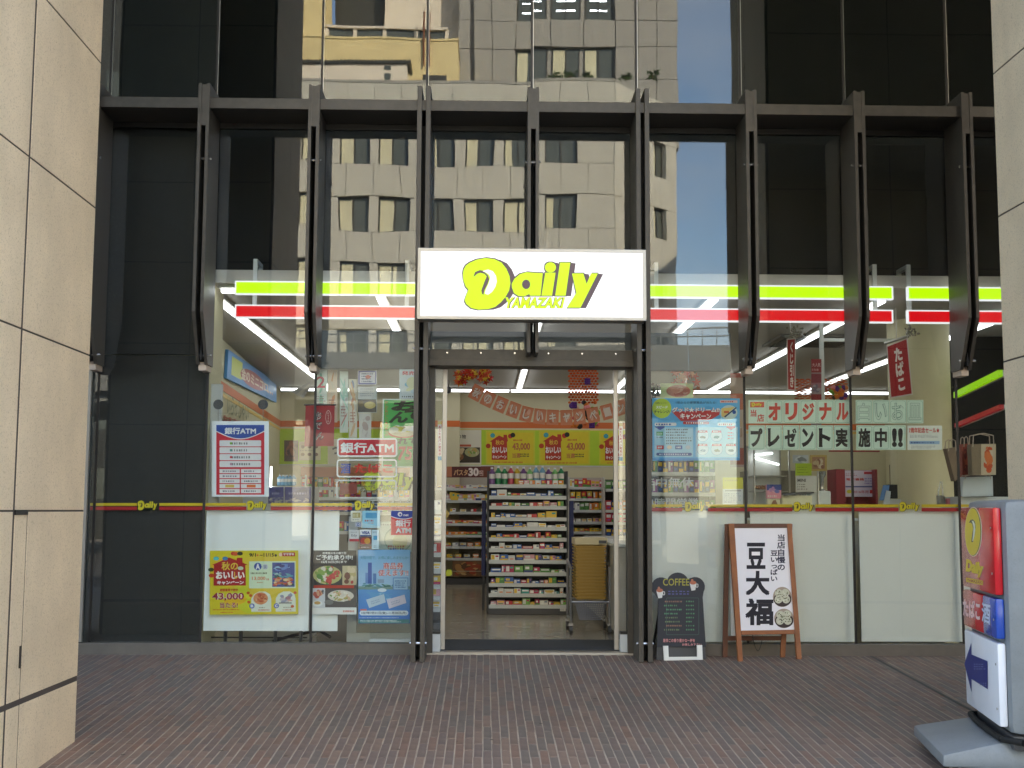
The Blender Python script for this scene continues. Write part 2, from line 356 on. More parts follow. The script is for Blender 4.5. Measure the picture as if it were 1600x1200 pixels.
def fin(k, z0, z1, taper=True):
    x = XK(k); f = MB()
    zk = U(757, 490, -PF).z
    for sx in (-1, 1):
        xa = x + sx * 0.033; th = 0.026
        prof = [(-PF, zt), (-0.02, zt), (-0.02, z0), (-0.22 if taper else -PF, z0)]
        if taper: prof.append((-PF, zk))
        f.prism([(xa - th / 2, y, z) for y, z in prof], (th, 0, 0))
    o = f.build('steel_fin', M['steel'], FA)
    MB().box((x - 0.020, -PF + 0.004, U(757, 200, -PF).z), (x + 0.020, -0.02, zt - 0.01)).build('fin_core', M['steel'], o)
    MB().box((x - 0.006, -PF + 0.16, z0 + 0.03), (x + 0.006, -0.02, U(757, 200, -PF).z - 0.004)).build('fin_web', M['black'], o)
    for zz in (ZBT - 0.03, ZB - 0.42): MB().cyl((x - 0.06, -PF + 0.05, zz), (x + 0.06, -PF + 0.05, zz), 0.013, n=8).build('bolt', M['bolt'], o)
    if taper:
        zb0 = U(757, 584, -0.1).z; zb1 = U(757, 571, -0.1).z; zb2 = U(757, 537, -0.1).z
        br = MB().box((x - 0.032, -0.20, zb0), (x + 0.032, -0.014, zb1)).box((x + 0.018, -0.20, zb1), (x + 0.032, -0.014, zb2)); br.build('fin_bracket', M['bracket'], o, bevel=0.003)
        MB().cyl((x - 0.055, -0.24, zb1 + 0.05), (x + 0.075, -0.24, zb1 + 0.05), 0.011, n=8).build('bolt', M['bolt'], o)
    return o
ZF = U(757, 573, -0.2).z
for k in (-4, -3, -2, -1, 0, 1, 5, 6, 7, 8, 9, 10): fin(k, ZF, zt)
fin(3, ZH1 - 0.06, zt, False)
# door posts: full-height pairs of plates standing on the paving
for k in (2, 4):
    x = XK(k); f = MB(); zg = gz(-0.4) + 0.003
    for sx in (-1, 1): f.box((x + sx * 0.036 - 0.019, -PF, zg), (x + sx * 0.036 + 0.019, -0.012, zt))
    o = f.build('door_post', M['steel'], FA, bevel=0.002)
    MB().box((x - 0.017, -0.3, zg + 0.02), (x + 0.017, -0.02, zt - 0.3)).build('post_web', M['black'], o)
    for zz in (0.11, ZH1 - 0.03, ZBT - 0.03): MB().cyl((x - 0.066, -PF + 0.06, zz), (x + 0.066, -PF + 0.06, zz), 0.013, n=8).build('bolt', M['bolt'], o)
    MB().box((x + (0.05 if k == 2 else -0.10), -0.06, 0.0), (x + (0.10 if k == 2 else -0.05), 0.06, ZH0)).build('door_jamb', M['steel'], FA)
hd = MB().box((XK(2) + 0.05, -0.16, ZH0), (XK(4) - 0.05, 0.1, ZH0 + 0.05)).box((XK(2) + 0.05, -0.13, ZH0 + 0.05), (XK(4) - 0.05, 0.07, ZH1)); hd.build('door_header', M['steel'], FA, bevel=0.003)
for i in range(6):
    xx = XK(2) + 0.2 + i * 0.28; MB().cyl((xx, -0.134, ZH1 - 0.03), (xx, -0.1305, ZH1 - 0.03), 0.007, n=8).build('bolt', M['bolt'], FA)
# stone sill, threshold
for a, b in ((XK(-4), XK(2) - 0.05), (XK(4) + 0.05, XK(12))):
    MB().box((a, -0.07, gz(0) - 0.15), (b, 0.06, 0.075)).build('stone_sill', M['sill'], FA, bevel=0.004)
MB().box((XK(2) + 0.05, -0.05, gz(0) - 0.1), (XK(4) - 0.05, 0.09, 0.004)).build('door_threshold', M['alu'], FA)
# side lights with white shoes beside the doors
for k, s in ((2, 1), (4, -1)):
    x = XK(k) + s * 0.10; xe = U(690 if s > 0 else 968, 800, 0).x
    MB().box((min(x, xe), 0.0, 0.16), (max(x, xe), 0.01, ZH0)).build('side_light', M['clear'], FA)
    sh = MB().box((min(x, xe), -0.03, 0.006), (max(x, xe), 0.05, 0.15)); sh.build('door_shoe', M['white'], FA, bevel=0.003)
    MB().box((min(x, xe), -0.032, 0.15), (max(x, xe), 0.05, 0.17)).build('shoe_cap', M['darksteel'], FA)
# dark stone bay at the left behind the glass, pale jamb, black sheet painting the dark void above
MB().box((XK(-4), 0.05, 0.03), (XK(0) - 0.02, 0.09, U(757, 558, 0.05).z - 0.004)).build('dark_panel', M['blackstone'], FA)
MB().box((XK(-4), 0.05, U(757, 558, 0.05).z + 0.004), (XK(0) - 0.02, 0.09, 8.3)).build('dark_panel', M['blackstone'], FA)
MB().box((-3.31, -0.05, 0.08), (-3.255, -0.016, 2.35)).build('pale_jamb', M['alu'], FA)
MB().box((XK(-4), 0.6, 3.16), (XK(12), 0.7, 8.4)).build('void_sheet', M['black'], FA)
MB().box((-28, 0.02, 8.4), (28, 12, 10.5)).build('upper_shade_wall', M['darksteel'], FA)  # unseen upper wall, there for shading, kept low for more street bounce
MB().box((-28, -5.3, 8.55), (28, 0.02, 8.9)).build('shade_soffit', M['concrete'], FA)  # unseen soffit added to keep light off the piers' shop-side faces
for a, b in ((-28, XK(-4)), (XK(12), 28)): MB().box((a, 0.0, -0.3), (b, 0.5, 8.4)).build('side_wall', M['blackstone'], FA)
# ------------------------------------------------------------------ flat print: drawn shapes and lettering on a real plane
_tc = {}
def glyphs(s, bold=0.0, shear=0.0, vert=False):
    key = (s, bold, shear, vert)
    if key in _tc: return _tc[key]
    vs, fs = [], []
    def one(body, dx, dy):
        cu = bpy.data.curves.new('lettering', 'FONT'); cu.body = body; cu.offset = bold; cu.shear = shear; cu.resolution_u = 3
        ob = bpy.data.objects.new('lettering', cu); me = ob.to_mesh(); b = len(vs)
        xs = [v.co.x for v in me.vertices] or [0]
        cx = (min(xs) + max(xs)) / 2 if vert else 0
        vs.extend([(v.co.x - cx + dx, v.co.y + dy) for v in me.vertices]); fs.extend([[b + i for i in p.vertices] for p in me.polygons])
        ob.to_mesh_clear(); bpy.data.objects.remove(ob); bpy.data.curves.remove(cu)
    if vert:
        for i, ch in enumerate(s): one(ch, 0, -i * 1.02)
    else: one(s, 0, 0)
    x0, x1 = min(v[0] for v in vs), max(v[0] for v in vs); y0, y1 = min(v[1] for v in vs), max(v[1] for v in vs)
    sx, sy = max(x1 - x0, 1e-6), max(y1 - y0, 1e-6)
    _tc[key] = ([((v[0] - x0) / sx, 1 - (v[1] - y0) / sy) for v in vs], fs)
    return _tc[key]
def quad(q):                                     # rect (x0,y0,x1,y1) or four corners TL,TR,BR,BL in photo pixels
    if len(q) == 4 and not hasattr(q[0], '__len__'): return [(q[0], q[1]), (q[2], q[1]), (q[2], q[3]), (q[0], q[3])]
    return list(q)
def bil(q, u, v):
    a = (q[0][0] + (q[1][0] - q[0][0]) * u, q[0][1] + (q[1][1] - q[0][1]) * u); b = (q[3][0] + (q[2][0] - q[3][0]) * u, q[3][1] + (q[2][1] - q[3][1]) * u)
    return (a[0] + (b[0] - a[0]) * v, a[1] + (b[1] - a[1]) * v)
def _kanji(t): return any(0x3400 <= ord(c) <= 0x9fff for c in t)
class Print:
    """flat artwork: later or higher-l shapes lie a hair in front of the earlier ones they overlap"""
    def __init__(s, plane, q=None, ops=None):
        s.pl = plane; s.q = quad(q) if q else None; s.ops = ops if ops is not None else []
    def sub(s, q): return Print(s.pl, q, s.ops)
    def px(s, u, v): return bil(s.q, u, v) if s.q else (u, v)
    def op(s, pts, faces, col, l): s.ops.append((l, [s.px(u, v) for u, v in pts], faces, L3(col))); return s
    def poly(s, pts, col, l=0): return s.op(pts, [list(range(len(pts) - 1, -1, -1))], col, l)
    def rect(s, x0, y0, x1, y1, col, l=0): return s.poly([(x0, y0), (x1, y0), (x1, y1), (x0, y1)], col, l)
    def _rr(s, x0, y0, x1, y1, r):
        pts = []
        for cx, cy_, a0 in ((x1 - r, y0 + r, -90), (x1 - r, y1 - r, 0), (x0 + r, y1 - r, 90), (x0 + r, y0 + r, 180)):
            for k in range(5): a = R(a0 + 22.5 * k); pts.append((cx + r * math.cos(a), cy_ + r * math.sin(a)))
        return pts
    def rrect(s, x0, y0, x1, y1, r, col, l=0): return s.poly(s._rr(x0, y0, x1, y1, r), col, l)
    def ring(s, x0, y0, x1, y1, t, r, col, l=0):
        o = s._rr(x0, y0, x1, y1, r); i = s._rr(x0 + t, y0 + t, x1 - t, y1 - t, max(r - t, r * 0.3)); n = len(o)
        return s.op(o + i, [(k, k + n, (k + 1) % n + n, (k + 1) % n) for k in range(n)], col, l)
    def ell(s, cx, cy_, rx, ry, col, l=0, n=18, rot=0.0):
        c, d = math.cos(rot), math.sin(rot)
        return s.poly([(cx + rx * math.cos(t) * c - ry * math.sin(t) * d, cy_ + rx * math.cos(t) * d + ry * math.sin(t) * c) for t in [2 * math.pi * k / n for k in range(n)]], col, l)
    def text(s, body, q, col, l=1, bold=0.02, shear=0.0, vert=False):
        qq = quad(q); kj = _kanji(body) and bold > 0.012
        g, f = glyphs(body, 0.0 if kj else bold, shear, vert)
        n = len(body); e = bold * 0.75; du, dv = (e, e / n) if vert else (e / n, e)
        for k, (dx, dy) in enumerate(((-1, -1), (1, 1), (-1, 1), (1, -1), (0, 0)) if kj else ((0, 0),)):
            s.op([bil(qq, u * (1 - 2 * du) + du + dx * du, v * (1 - 2 * dv) + dv + dy * dv) for u, v in g] if kj else [bil(qq, u, v) for u, v in g], f, col, l + k * 0.001)
        return s
    def dashes(s, x0, y0, x1, y1, rows, col, l=1, seed=1, fill=0.55, dens=14):
        q = random.Random(seed); h = (y1 - y0) / rows; pts = []; fs = []
        for r in range(rows):
            x = x0; end = x0 + (x1 - x0) * q.uniform(0.7, 1); step = (x1 - x0) / dens
            while x < end:
                ww = step * q.uniform(0.35, 0.8); ya = y0 + r * h + h * (1 - fill) / 2 + q.uniform(0, .1) * h; yb = y0 + r * h + h * (1 + fill) / 2; b = len(pts)
                pts += [(x, ya), (x + ww, ya), (x + ww, yb), (x, yb)]; fs.append((b + 3, b + 2, b + 1, b)); x += step
        s.op(pts, fs, col, l)
    def blobs(s, x0, y0, x1, y1, cols, n, l=1, seed=1, sz=0.16):
        q = random.Random(seed); w_, h_ = x1 - x0, y1 - y0
        for i in range(n):
            rx, ry = w_ * sz * q.uniform(.35, 1), h_ * sz * q.uniform(.35, 1)
            s.ell(q.uniform(x0 + max(rx, ry), x1 - max(rx, ry)) if w_ > 2 * max(rx, ry) else (x0 + x1) / 2, q.uniform(y0 + max(rx, ry), y1 - max(rx, ry)) if h_ > 2 * max(rx, ry) else (y0 + y1) / 2, min(rx, w_ / 2), min(ry, h_ / 2), q.choice(cols), l + i * .001, 9, q.uniform(-.5, .5))
    def dish(s, x0, y0, x1, y1, plate, food, l=1, seed=1, n=26):
        cx, cy_ = (x0 + x1) / 2, (y0 + y1) / 2; rx, ry = (x1 - x0) / 2, (y1 - y0) / 2; q = random.Random(seed)
        s.ell(cx, cy_, rx, ry, plate, l)
        for i in range(n):
            a = q.uniform(0, 6.28); d = math.sqrt(q.random()) * 0.72
            s.ell(cx + rx * d * math.cos(a), cy_ + ry * d * math.sin(a), rx * q.uniform(.1, .3), ry * q.uniform(.1, .3), q.choice(food), l + 0.01 + i * .001, 8, q.uniform(0, 3))
    def done(s, parent, m=None, name='print', rel=1.5e-5, l0=2.0):
        mb = MB(); ops = sorted(s.ops, key=lambda o: o[0]); bb = []
        for l, pts, fs, col in ops:
            x0, x1 = min(p[0] for p in pts) - .05, max(p[0] for p in pts) + .05; y0, y1 = min(p[1] for p in pts) - .05, max(p[1] for p in pts) + .05
            k = 1 + max([b[4] for b in bb if b[0] < x1 and b[1] > x0 and b[2] < y1 and b[3] > y0], default=0)
            bb.append((x0, x1, y0, y1, k))
            st = rel * (s.pl.at(*pts[0]) - CAM).length
            mb.add([s.pl.at(x, y, (l0 + k) * st) for x, y in pts], fs, 0, col)
        return mb.build(name, M['print'] if m is None else m, parent, color=True)
def sheet(plane, q, th=0.002, l=0.0):
    q = quad(q); pts = [plane.at(x, y, l) for x, y in q]
    return MB().prism(pts[::-1], plane.n * -th)
_sm = {}
def paper(col):
    k = tuple(col)
    if k not in _sm: _sm[k] = mat('sheet_colour', col, 0.5, var=0.025, vs=5)
    return _sm[k]
def poster(name, label, cat, plane, q, col, group=None, th=0.002, m=None):
    qq = quad(q); p = (plane.at(*qq[3]) + plane.at(*qq[2])) / 2
    t = thing(name, label, cat, p, group)
    sheet(plane, q, th).build('sheet', m or paper(col), t)
    return t, Print(plane, None)
# the shop's wordmark, traced as outlines in its own box (0..880 x 0..330)
LG = {'D': [(3,105),(8,75),(22,50),(45,33),(90,13),(145,3),(200,10),(245,32),(275,70),(294,115),(300,160),(292,205),(270,245),(240,280),(205,308),(160,322),(100,325),(55,315),(25,290),(14,268),(22,240),(38,200),(20,180),(7,145)],
      'a': [(310,190),(308,165),(325,133),(360,104),(400,92),(440,95),(502,98),(488,238),(422,238),(418,228),(385,243),(350,240),(322,222)],
      'i': [(518,95),(582,95),(560,238),(494,238)], 'l': [(610,32),(674,32),(645,238),(580,238)],
      'y': [(685,100),(755,100),(776,165),(803,100),(846,100),(738,313),(655,313),(712,222)]}
LW = [(125,85),(160,75),(190,85),(210,115),(215,150),(205,185),(185,215),(160,232),(140,225),(145,205),(165,160),(175,125),(165,105),(145,92)]
LS = [(70,115),(80,90),(110,78),(130,82),(160,110),(168,135),(158,165),(138,205),(132,230),(148,238),(122,228),(118,205),(140,145),(152,118),(138,102),(112,95),(92,102),(72,120)]
def logo(pr, q, lime=(222, 250, 30), dark=(96, 82, 84), white=(250, 250, 250), l=1, steps=5, yam=True):
    q = quad(q)
    def T(pts, dx=0.0, dy=0.0): return [bil(q, (x + dx) / 880.0, (y + dy) / 330.0) for x, y in pts]
    for k in range(steps):
        d = 34.0 * (1 - k / max(1, steps - 1) * 0.8) if steps > 1 else 20
        for n_, pts in LG.items(): pr.poly(T(pts, d, d * 0.1), dark, l + 0.05 * k)
        c = [(550 + 36 * math.cos(t), 62 + 34 * math.sin(t)) for t in [k2 * 6.283 / 14 for k2 in range(14)]]; pr.poly(T(c, d, d * .1), dark, l + 0.05 * k)
    def grow(pts, g):
        cx = sum(p[0] for p in pts) / len(pts); cy_ = sum(p[1] for p in pts) / len(pts)
        return [(p[0] + (4 if p[0] > cx else -4) * g, p[1] + (4 if p[1] > cy_ else -4) * g) for p in pts]
    c = [(550 + 35 * math.cos(t), 62 + 32 * math.sin(t)) for t in [k2 * 6.283 / 14 for k2 in range(14)]]
    for pts in list(LG.values()) + [c]: pr.poly(T(grow(pts, 1.5)), dark, l + 0.6)
    for pts in list(LG.values()) + [c]: pr.poly(T(pts), lime, l + 0.7)
    pr.poly(T([(398 + 26 * math.cos(t), 168 + 30 * math.sin(t)) for t in [k2 * 6.283 / 14 for k2 in range(14)]]), dark, l + 0.9)
    pr.poly(T(LS), dark, l + 0.9); pr.poly(T(LW), white, l + 1.0)
    if yam:
        a = [bil(q, x / 880.0, y / 330.0) for x, y in ((268, 248), (642, 248), (632, 318), (262, 318))]
        for g, cc, ll in ((0.07, dark, 1.1), (0.035, lime, 1.3)): pr.text('YAMAZAKI', a, cc, l + ll, g, 0.12)
F0 = FP(0.0); FI = FP(0.017); FI2 = FP(0.024)     # inner face of the glass and just behind it

# ------------------------------------------------------------------ the shop interior
ZC = 3.07
M['ceil'] = mat('ceiling_board', (178, 173, 164), 0.8, var=0.04, vs=1.5)
M['wall'] = mat('cream_wall', (206, 198, 164), 0.7, var=0.04, vs=2)
M['floor'] = mat('vinyl_floor', (168, 158, 140), 0.16, var=0.06, vs=2.5, spec=0.6)
M['orange'] = mat('orange_stripe', (206, 104, 40), 0.5, var=0.04)
M['yellow'] = mat('yellow_stripe', (222, 186, 96), 0.5, var=0.04)
M['lime'] = mat('lime_board', (176, 204, 40), 0.5, var=0.04)
M['greywall'] = mat('grey_wall_board', (182, 172, 160), 0.6, var=0.04)
M['mat'] = mat('door_mat', (58, 60, 62), 0.95, var=0.2, vs=40, bump=0.5, bs=400)
YW = 10.0
struct('shop_floor', MB().box((-3.35, 0.09, -0.1), (8.5, YW, 0.0)), M['floor'], 'glossy beige vinyl floor inside the shop')
ct = MB().box((-3.4, 0.12, ZC), (8.5, YW + 0.1, ZC + 0.08))
struct('shop_ceiling', ct, M['ceil'], 'pale board ceiling of the shop')
MB().box((XK(0) - 0.01, 0.10, ZC), (8.5, 0.119, ZC + 0.11)).build('ceiling_edge', M['ceil'], FA)
zo = U(757, 664, YW).z
def wallb(nm, p0, p1, nrm, label, ext=None):
    p0 = Vector(p0); p1 = Vector(p1); n = Vector(nrm)
    o = struct(nm, MB().prism([p0, p1, p1 + Vector((0, 0, ZC)), p0 + Vector((0, 0, ZC))], -n * 0.08), M['wall'], label)
    for z0, z1, m_ in ((zo - 0.05, zo + 0.05, 'orange'), (zo - 0.115, zo - 0.075, 'yellow')):
        a, b = Vector((0, 0, z0)) + n * 0.005, Vector((0, 0, z1)) + n * 0.005
        MB().prism([p0 + a, p1 + a, p1 + b, p0 + b], -n * 0.004).build('wall_stripe', M[m_], o)
    return o
BWL = wallb('back_wall', (-3.35, YW, 0), (6.6, YW, 0), (0, -1, 0), 'cream back wall of the shop with an orange stripe')
LWn = Vector((math.cos(R(3.2)), math.sin(R(3.2)), 0))
LWL = wallb('left_shop_wall', (-2.93, 2.9, 0), (-3.33, YW, 0), LWn, 'cream side wall of the shop with an orange stripe')
struct('shop_wall', MB().box((XK(0) - 0.06, 0.12, 0), (XK(0) - 0.012, 0.6, ZC)), M['wall'], 'short cream wall stub beside the dark stone bay')
struct('shop_wall', MB().box((-3.36, 0.6, 0), (-3.30, 2.9, ZC)), M['wall'], 'cream wall of the recess at the left end of the shop')
struct('shop_wall', MB().box((-3.36, 0.58, 0), (XK(0) - 0.06, 0.60, ZC)), M['wall'], 'cream wall behind the dark stone bay')
pq = U(757, 500, 3)
M['tile_brown'] = mat('brown_tile', (120, 78, 50), 0.5, var=0.15, vs=8)
bp = thing('tiled_pilaster', 'brown tiled pilaster at the left end of the shop wall', 'pilaster', (-2.95, 2.84, 0))
for a in range(34):
    for b in range(2): MB().box((-3.06 + b * 0.075, 2.78, 0.01 + a * 0.09), (-3.06 + b * 0.075 + 0.071, 2.885, 0.01 + a * 0.09 + 0.086)).build('tile', M['tile_brown'], bp)
# pillar on back wall
struct('wall_pillar', MB().box((U(660, 640, YW).x, YW - 0.25, 0), (U(719, 640, YW).x, YW - 0.001, ZC)), M['wall'], 'square cream pillar on the back wall')
pz = MB().box((U(660, 640, YW).x - 0.002, YW - 0.256, zo - 0.05), (U(719, 640, YW).x + 0.002, YW - 0.2505, zo + 0.05)); struct('pillar_stripe', pz, M['orange'], 'orange stripe round the cream pillar')
struct('right_shop_wall', MB().box((8.4, 0.12, 0), (8.5, YW, ZC)), M['wall'], 'cream wall closing the shop at the right')
DW = struct('dark_partition', MB().box((4.96, 3.0, 0), (8.4, 3.06, ZC)), M['black'], 'dark partition right of the round column')
struct('back_corner_wall', MB().box((6.6, 3.06, 0), (6.68, YW, ZC)), M['wall'], 'cream wall at the far right of the shop')
# ceiling light lines
LXS = (-2.4, -0.93, 0.535, 2.03, 3.52, 5.0)
def lamp(p0, p1, label, group):
    p0, p1 = Vector(p0), Vector(p1); d = (p1 - p0); n = max(1, round(d.length / 1.22)); s = Vector((-d.y, d.x, 0)).normalized()
    t = thing('light_line', label, 'ceiling light', (p0 + p1) / 2, group)
    MB().prism([p0 + s * 0.05, p1 + s * 0.05, p1 - s * 0.05, p0 - s * 0.05], (0, 0, 0.03)).build('housing', M['ceil'], t)
    for i in range(n):
        a = p0 + d * (i / n) + d.normalized() * 0.02; b = p0 + d * ((i + 1) / n) - d.normalized() * 0.02; z = Vector((0, 0, -0.035))
        MB().prism([a + s * 0.024 + z, b + s * 0.024 + z, b - s * 0.024 + z, a - s * 0.024 + z], (0, 0, 0.033)).build('tube', M['tube'], t)
ll = ('lit ceiling line nearest the left wall, running into the shop', 'lit ceiling line above the left bay beside the door', 'lit ceiling line running in above the doorway', 'lit ceiling line just right of the doorway', 'lit ceiling line above the counter by the red hanging signs', 'lit ceiling line beyond the round column')
for x_, lb in zip(LXS, ll): lamp((x_, 0.42, ZC - 0.031), (x_, 8.95, ZC - 0.031), lb, 'ceiling light lines')
lamp((-3.2, 9.1, ZC - 0.031), (6.4, 9.1, ZC - 0.031), 'lit ceiling line running across along the back wall', 'ceiling light lines')
lamp((-2.28, 0.22, ZC - 0.031), (-1.98, 0.22, ZC - 0.031), 'short lit ceiling line across the front left corner', 'ceiling light lines')
# dark vestibule lintel behind the glass
M['lintel'] = mat('grey_lintel', (74, 78, 80), 0.5, var=0.06)
li = U(757, 577, 0.1).z; lt = U(757, 518, 0.1).z
MB().box((XK(1) + 0.02, 0.10, li), (XK(2) + 0.04, 0.16, lt)).box((XK(2) + 0.04, 0.10, ZH1 + 0.005), (XK(4) - 0.04, 0.16, lt)).box((XK(4) - 0.04, 0.10, li), (XK(5) - 0.09, 0.16, lt)).build('lintel_panel', M['lintel'], FA)
# AC grille, ceiling fixtures
M['vent'] = mat('vent_grey', (110, 106, 100), 0.6, var=0.05)
va = [Pl((0, 0, ZC - 0.012), (0, 0, -1)).at(x_, y_) for x_, y_ in ((1258, 556), (1290, 549), (1326, 553), (1280, 561))]
vt = thing('ceiling_vent', 'dark square ceiling cassette behind the pale hanging pole', 'vent', (va[0] + va[2]) / 2)
vb = MB().box((3.2, 2.9, ZC - 0.03), (4.1, 3.8, ZC - 0.001)); vb.build('housing', M['vent'], vt)
for i in range(8): MB().box((3.27, 2.97 + i * 0.1, ZC - 0.04), (4.03, 3.03 + i * 0.1, ZC - 0.031)).build('slat', M['darksteel'], vt)
# round column
rc = thing('round_column', 'smooth round cream column beside the counter', 'column', (4.37, 2.0, 0))
cb = MB(); cb.cyl((4.37, 2.0, 0.0), (4.37, 2.0, ZC), 0.30, n=48); cb.build('shaft', M['wall'], rc, smooth=True)
cb = MB(); cb.cyl((4.37, 2.0, 0.001), (4.37, 2.0, 0.08), 0.306, n=48); cb.build('skirting', M['vent'], rc, smooth=True)
# door leaves parked open behind the side lights
for s, nm in ((1, 'left'), (-1, 'right')):
    xa = U(697, 800, 0.1).x if s > 0 else U(959, 800, 0.1).x
    t = thing('sliding_door', 'open glass sliding door leaf parked at the %s of the doorway' % nm, 'door', (xa, 0.11, 0.01), 'sliding door leaves')
    x2 = xa - s * 0.62
    MB().box((xa - s * 0.038, 0.085, 0.012), (xa, 0.135, ZH0 - 0.003)).build('door_stile', M['alu'], t, bevel=0.003)
    MB().box((x2, 0.10, 0.10), (xa - s * 0.039, 0.11, ZH0 - 0.01)).build('door_glass', M['clear'], t)
    MB().box((x2, 0.085, 0.012), (xa - s * 0.039, 0.135, 0.095)).build('bottom_rail', M['white'], t, bevel=0.003)
    pr = Print(FP(0.084)); x0 = 684 if s > 0 else 967
    y0, y1 = (657, 719) if s > 0 else (660, 720)
    pr.rect(x0, y0, x0 + 6, y1, (235, 225, 220)); pr.text('あたためパン発売中', (x0 + 1, y0 + 8, x0 + 5, y1 - 7), (190, 40, 40), 1, 0.03, 0, True); pr.rect(x0, y0 + 1, x0 + 6, y0 + 6, (210, 190, 110), 1)
    pr.rect(x0, y1 - 6, x0 + 6, y1, (90, 160, 190), 1); pr.done(t, name='sticker')
tag(MB().box((XK(2) + 0.12, 0.12, 0.0006), (XK(4) - 0.12, 0.95, 0.009)).build('door_mat', M['mat'], bevel=0.002), 'dark grey ribbed door mat just inside the doorway', 'door mat')

# ---------------------------------------------------------------- goods
PK = [(214, 60, 60), (240, 200, 60), (90, 150, 70), (60, 110, 190), (236, 236, 230), (240, 140, 50), (160, 90, 160), (70, 170, 160), (250, 250, 245), (190, 40, 90), (40, 60, 120), (130, 190, 90), (230, 170, 180)]
CN = ['red', 'yellow', 'green', 'blue', 'white', 'orange', 'purple', 'teal', 'white', 'crimson', 'navy', 'light green', 'pink']
def pack_mesh(ci, v):
    c = L3(PK[ci]); q = random.Random(ci * 9 + v); c2 = L3(PK[q.randrange(len(PK))]); c3 = L3(PK[q.choice((4, 8, 1))])
    m = MB(); m.box((-.5, -.5, 0), (.5, .5, 1), 0, c)
    def fr(x0, x1, z0, z1, cc, k): m.add([(x0, -.5 - k, z0), (x1, -.5 - k, z0), (x1, -.5 - k, z1), (x0, -.5 - k, z1)], [(0, 1, 2, 3)], 0, cc)
    if v == 0: fr(-.42, .42, .5, .85, c3, .01); fr(-.3, .3, .15, .35, c2, .01)
    elif v == 1: fr(-.5, .5, .0, .3, c2, .01); fr(-.35, .1, .45, .8, c3, .01)
    else: fr(-.46, -.05, .12, .88, c3, .01); fr(.05, .4, .55, .8, c2, .01)
    return m.mesh('package', M['ink_gloss'], color=True)
_pm = {}
def pack(ci, v):
    if (ci, v) not in _pm: _pm[(ci, v)] = pack_mesh(ci, v)
    return _pm[(ci, v)]
def put_pack(ci, v, x, y, z, w_, d, h_, label, group, rz=0.0, name='package'):
    o = bpy.data.objects.new(name, pack(ci, v)); C.objects.link(o); o.location = (x, y + d / 2, z + 0.001); o.scale = (w_, d, h_); o.rotation_euler = (0, 0, rz)
    return tag(o, label, name.replace('_', ' '), group)
BC = [((110, 70, 130), 'purple'), ((40, 130, 80), 'green'), ((200, 70, 90), 'red'), ((200, 170, 40), 'yellow'), ((120, 170, 200), 'pale blue'), ((130, 200, 120), 'light green')]
_bm = {}
def bottle_mesh(i):
    if i not in _bm:
        c = L3(BC[i][0]); m = MB(); m.lathe((0, 0, 0), [(.38, 0), (.5, .04), (.5, .34)], 10, 0, c); m.lathe((0, 0, 0), [(.505, .34), (.505, .62)], 10, 0, L3((228, 226, 220)))
        m.lathe((0, 0, 0), [(.5, .62), (.46, .74), (.2, .86), (.18, .9)], 10, 0, c); m.lathe((0, 0, 0), [(.22, .9), (.22, 1)], 10, 0, L3((240, 240, 240)))
        _bm[i] = m.mesh('bottle', M['ink_gloss'], color=True, smooth=True)
    return _bm[i]
def put_bottle(i, x, y, z, r, h_, label, group):
    o = bpy.data.objects.new('bottle', bottle_mesh(i)); C.objects.link(o); o.location = (x, y, z + 0.001); o.scale = (2 * r, 2 * r, h_)
    return tag(o, label, 'bottle', group)
M['shelf'] = mat('shelf_white', (206, 204, 198), 0.4, 0.2, var=0.04)
M['shelfback'] = mat('shelf_back', (120, 116, 110), 0.6, var=0.06)
M['navy'] = mat('navy_panel', (34, 46, 110), 0.45, var=0.05)
M['kick'] = mat('dark_kick', (72, 72, 74), 0.5, var=0.06)
def ordn(k): return ('first', 'second', 'third', 'fourth', 'fifth', 'sixth', 'seventh', 'eighth', 'ninth', 'tenth', 'eleventh', 'twelfth', 'thirteenth', 'fourteenth', 'fifteenth', 'sixteenth', 'seventeenth', 'eighteenth', 'nineteenth', 'twentieth')[k - 1]
ordi = ('top', 'second', 'third', 'fourth', 'fifth', 'sixth', 'seventh', 'eighth', 'ninth', 'tenth', 'eleventh', 'twelfth')
def shelving(name, label, x0, x1, yf, depth, zrows, base, back='shelfback', side='shelf', steps=0.0, top=None):
    t = thing(name, label, 'shelf unit', ((x0 + x1) / 2, yf + depth / 2, 0))
    tz = top or zrows[0] + 0.2
    MB().box((x0, yf + depth - 0.03, 0.002), (x1, yf + depth, tz)).build('back_panel', M[back], t)
    for xa in (x0 - 0.025, x1): MB().box((xa, yf + 0.12 + steps, 0.002), (xa + 0.025, yf + depth, tz)).build('side_panel', M[side], t)
    for i, z in enumerate(zrows):
        MB().box((x0 + 0.001, yf + steps * (1 - i / len(zrows)), z - 0.035), (x1 - 0.001, yf + depth - 0.032, z)).build('shelf', M['shelf'], t)
        lp = MB(); lp.box((x0 + 0.001, yf - 0.006 + steps * (1 - i / len(zrows)), z - 0.037), (x1 - 0.001, yf - 0.001 + steps * (1 - i / len(zrows)), z + 0.004)); lp.build('price_rail', M['white'], t)
    if base: MB().box((x0, yf + 0.0, 0.003), (x1, yf + depth - 0.04, base)).build('kick_plate', M['kick'], t)
    return t
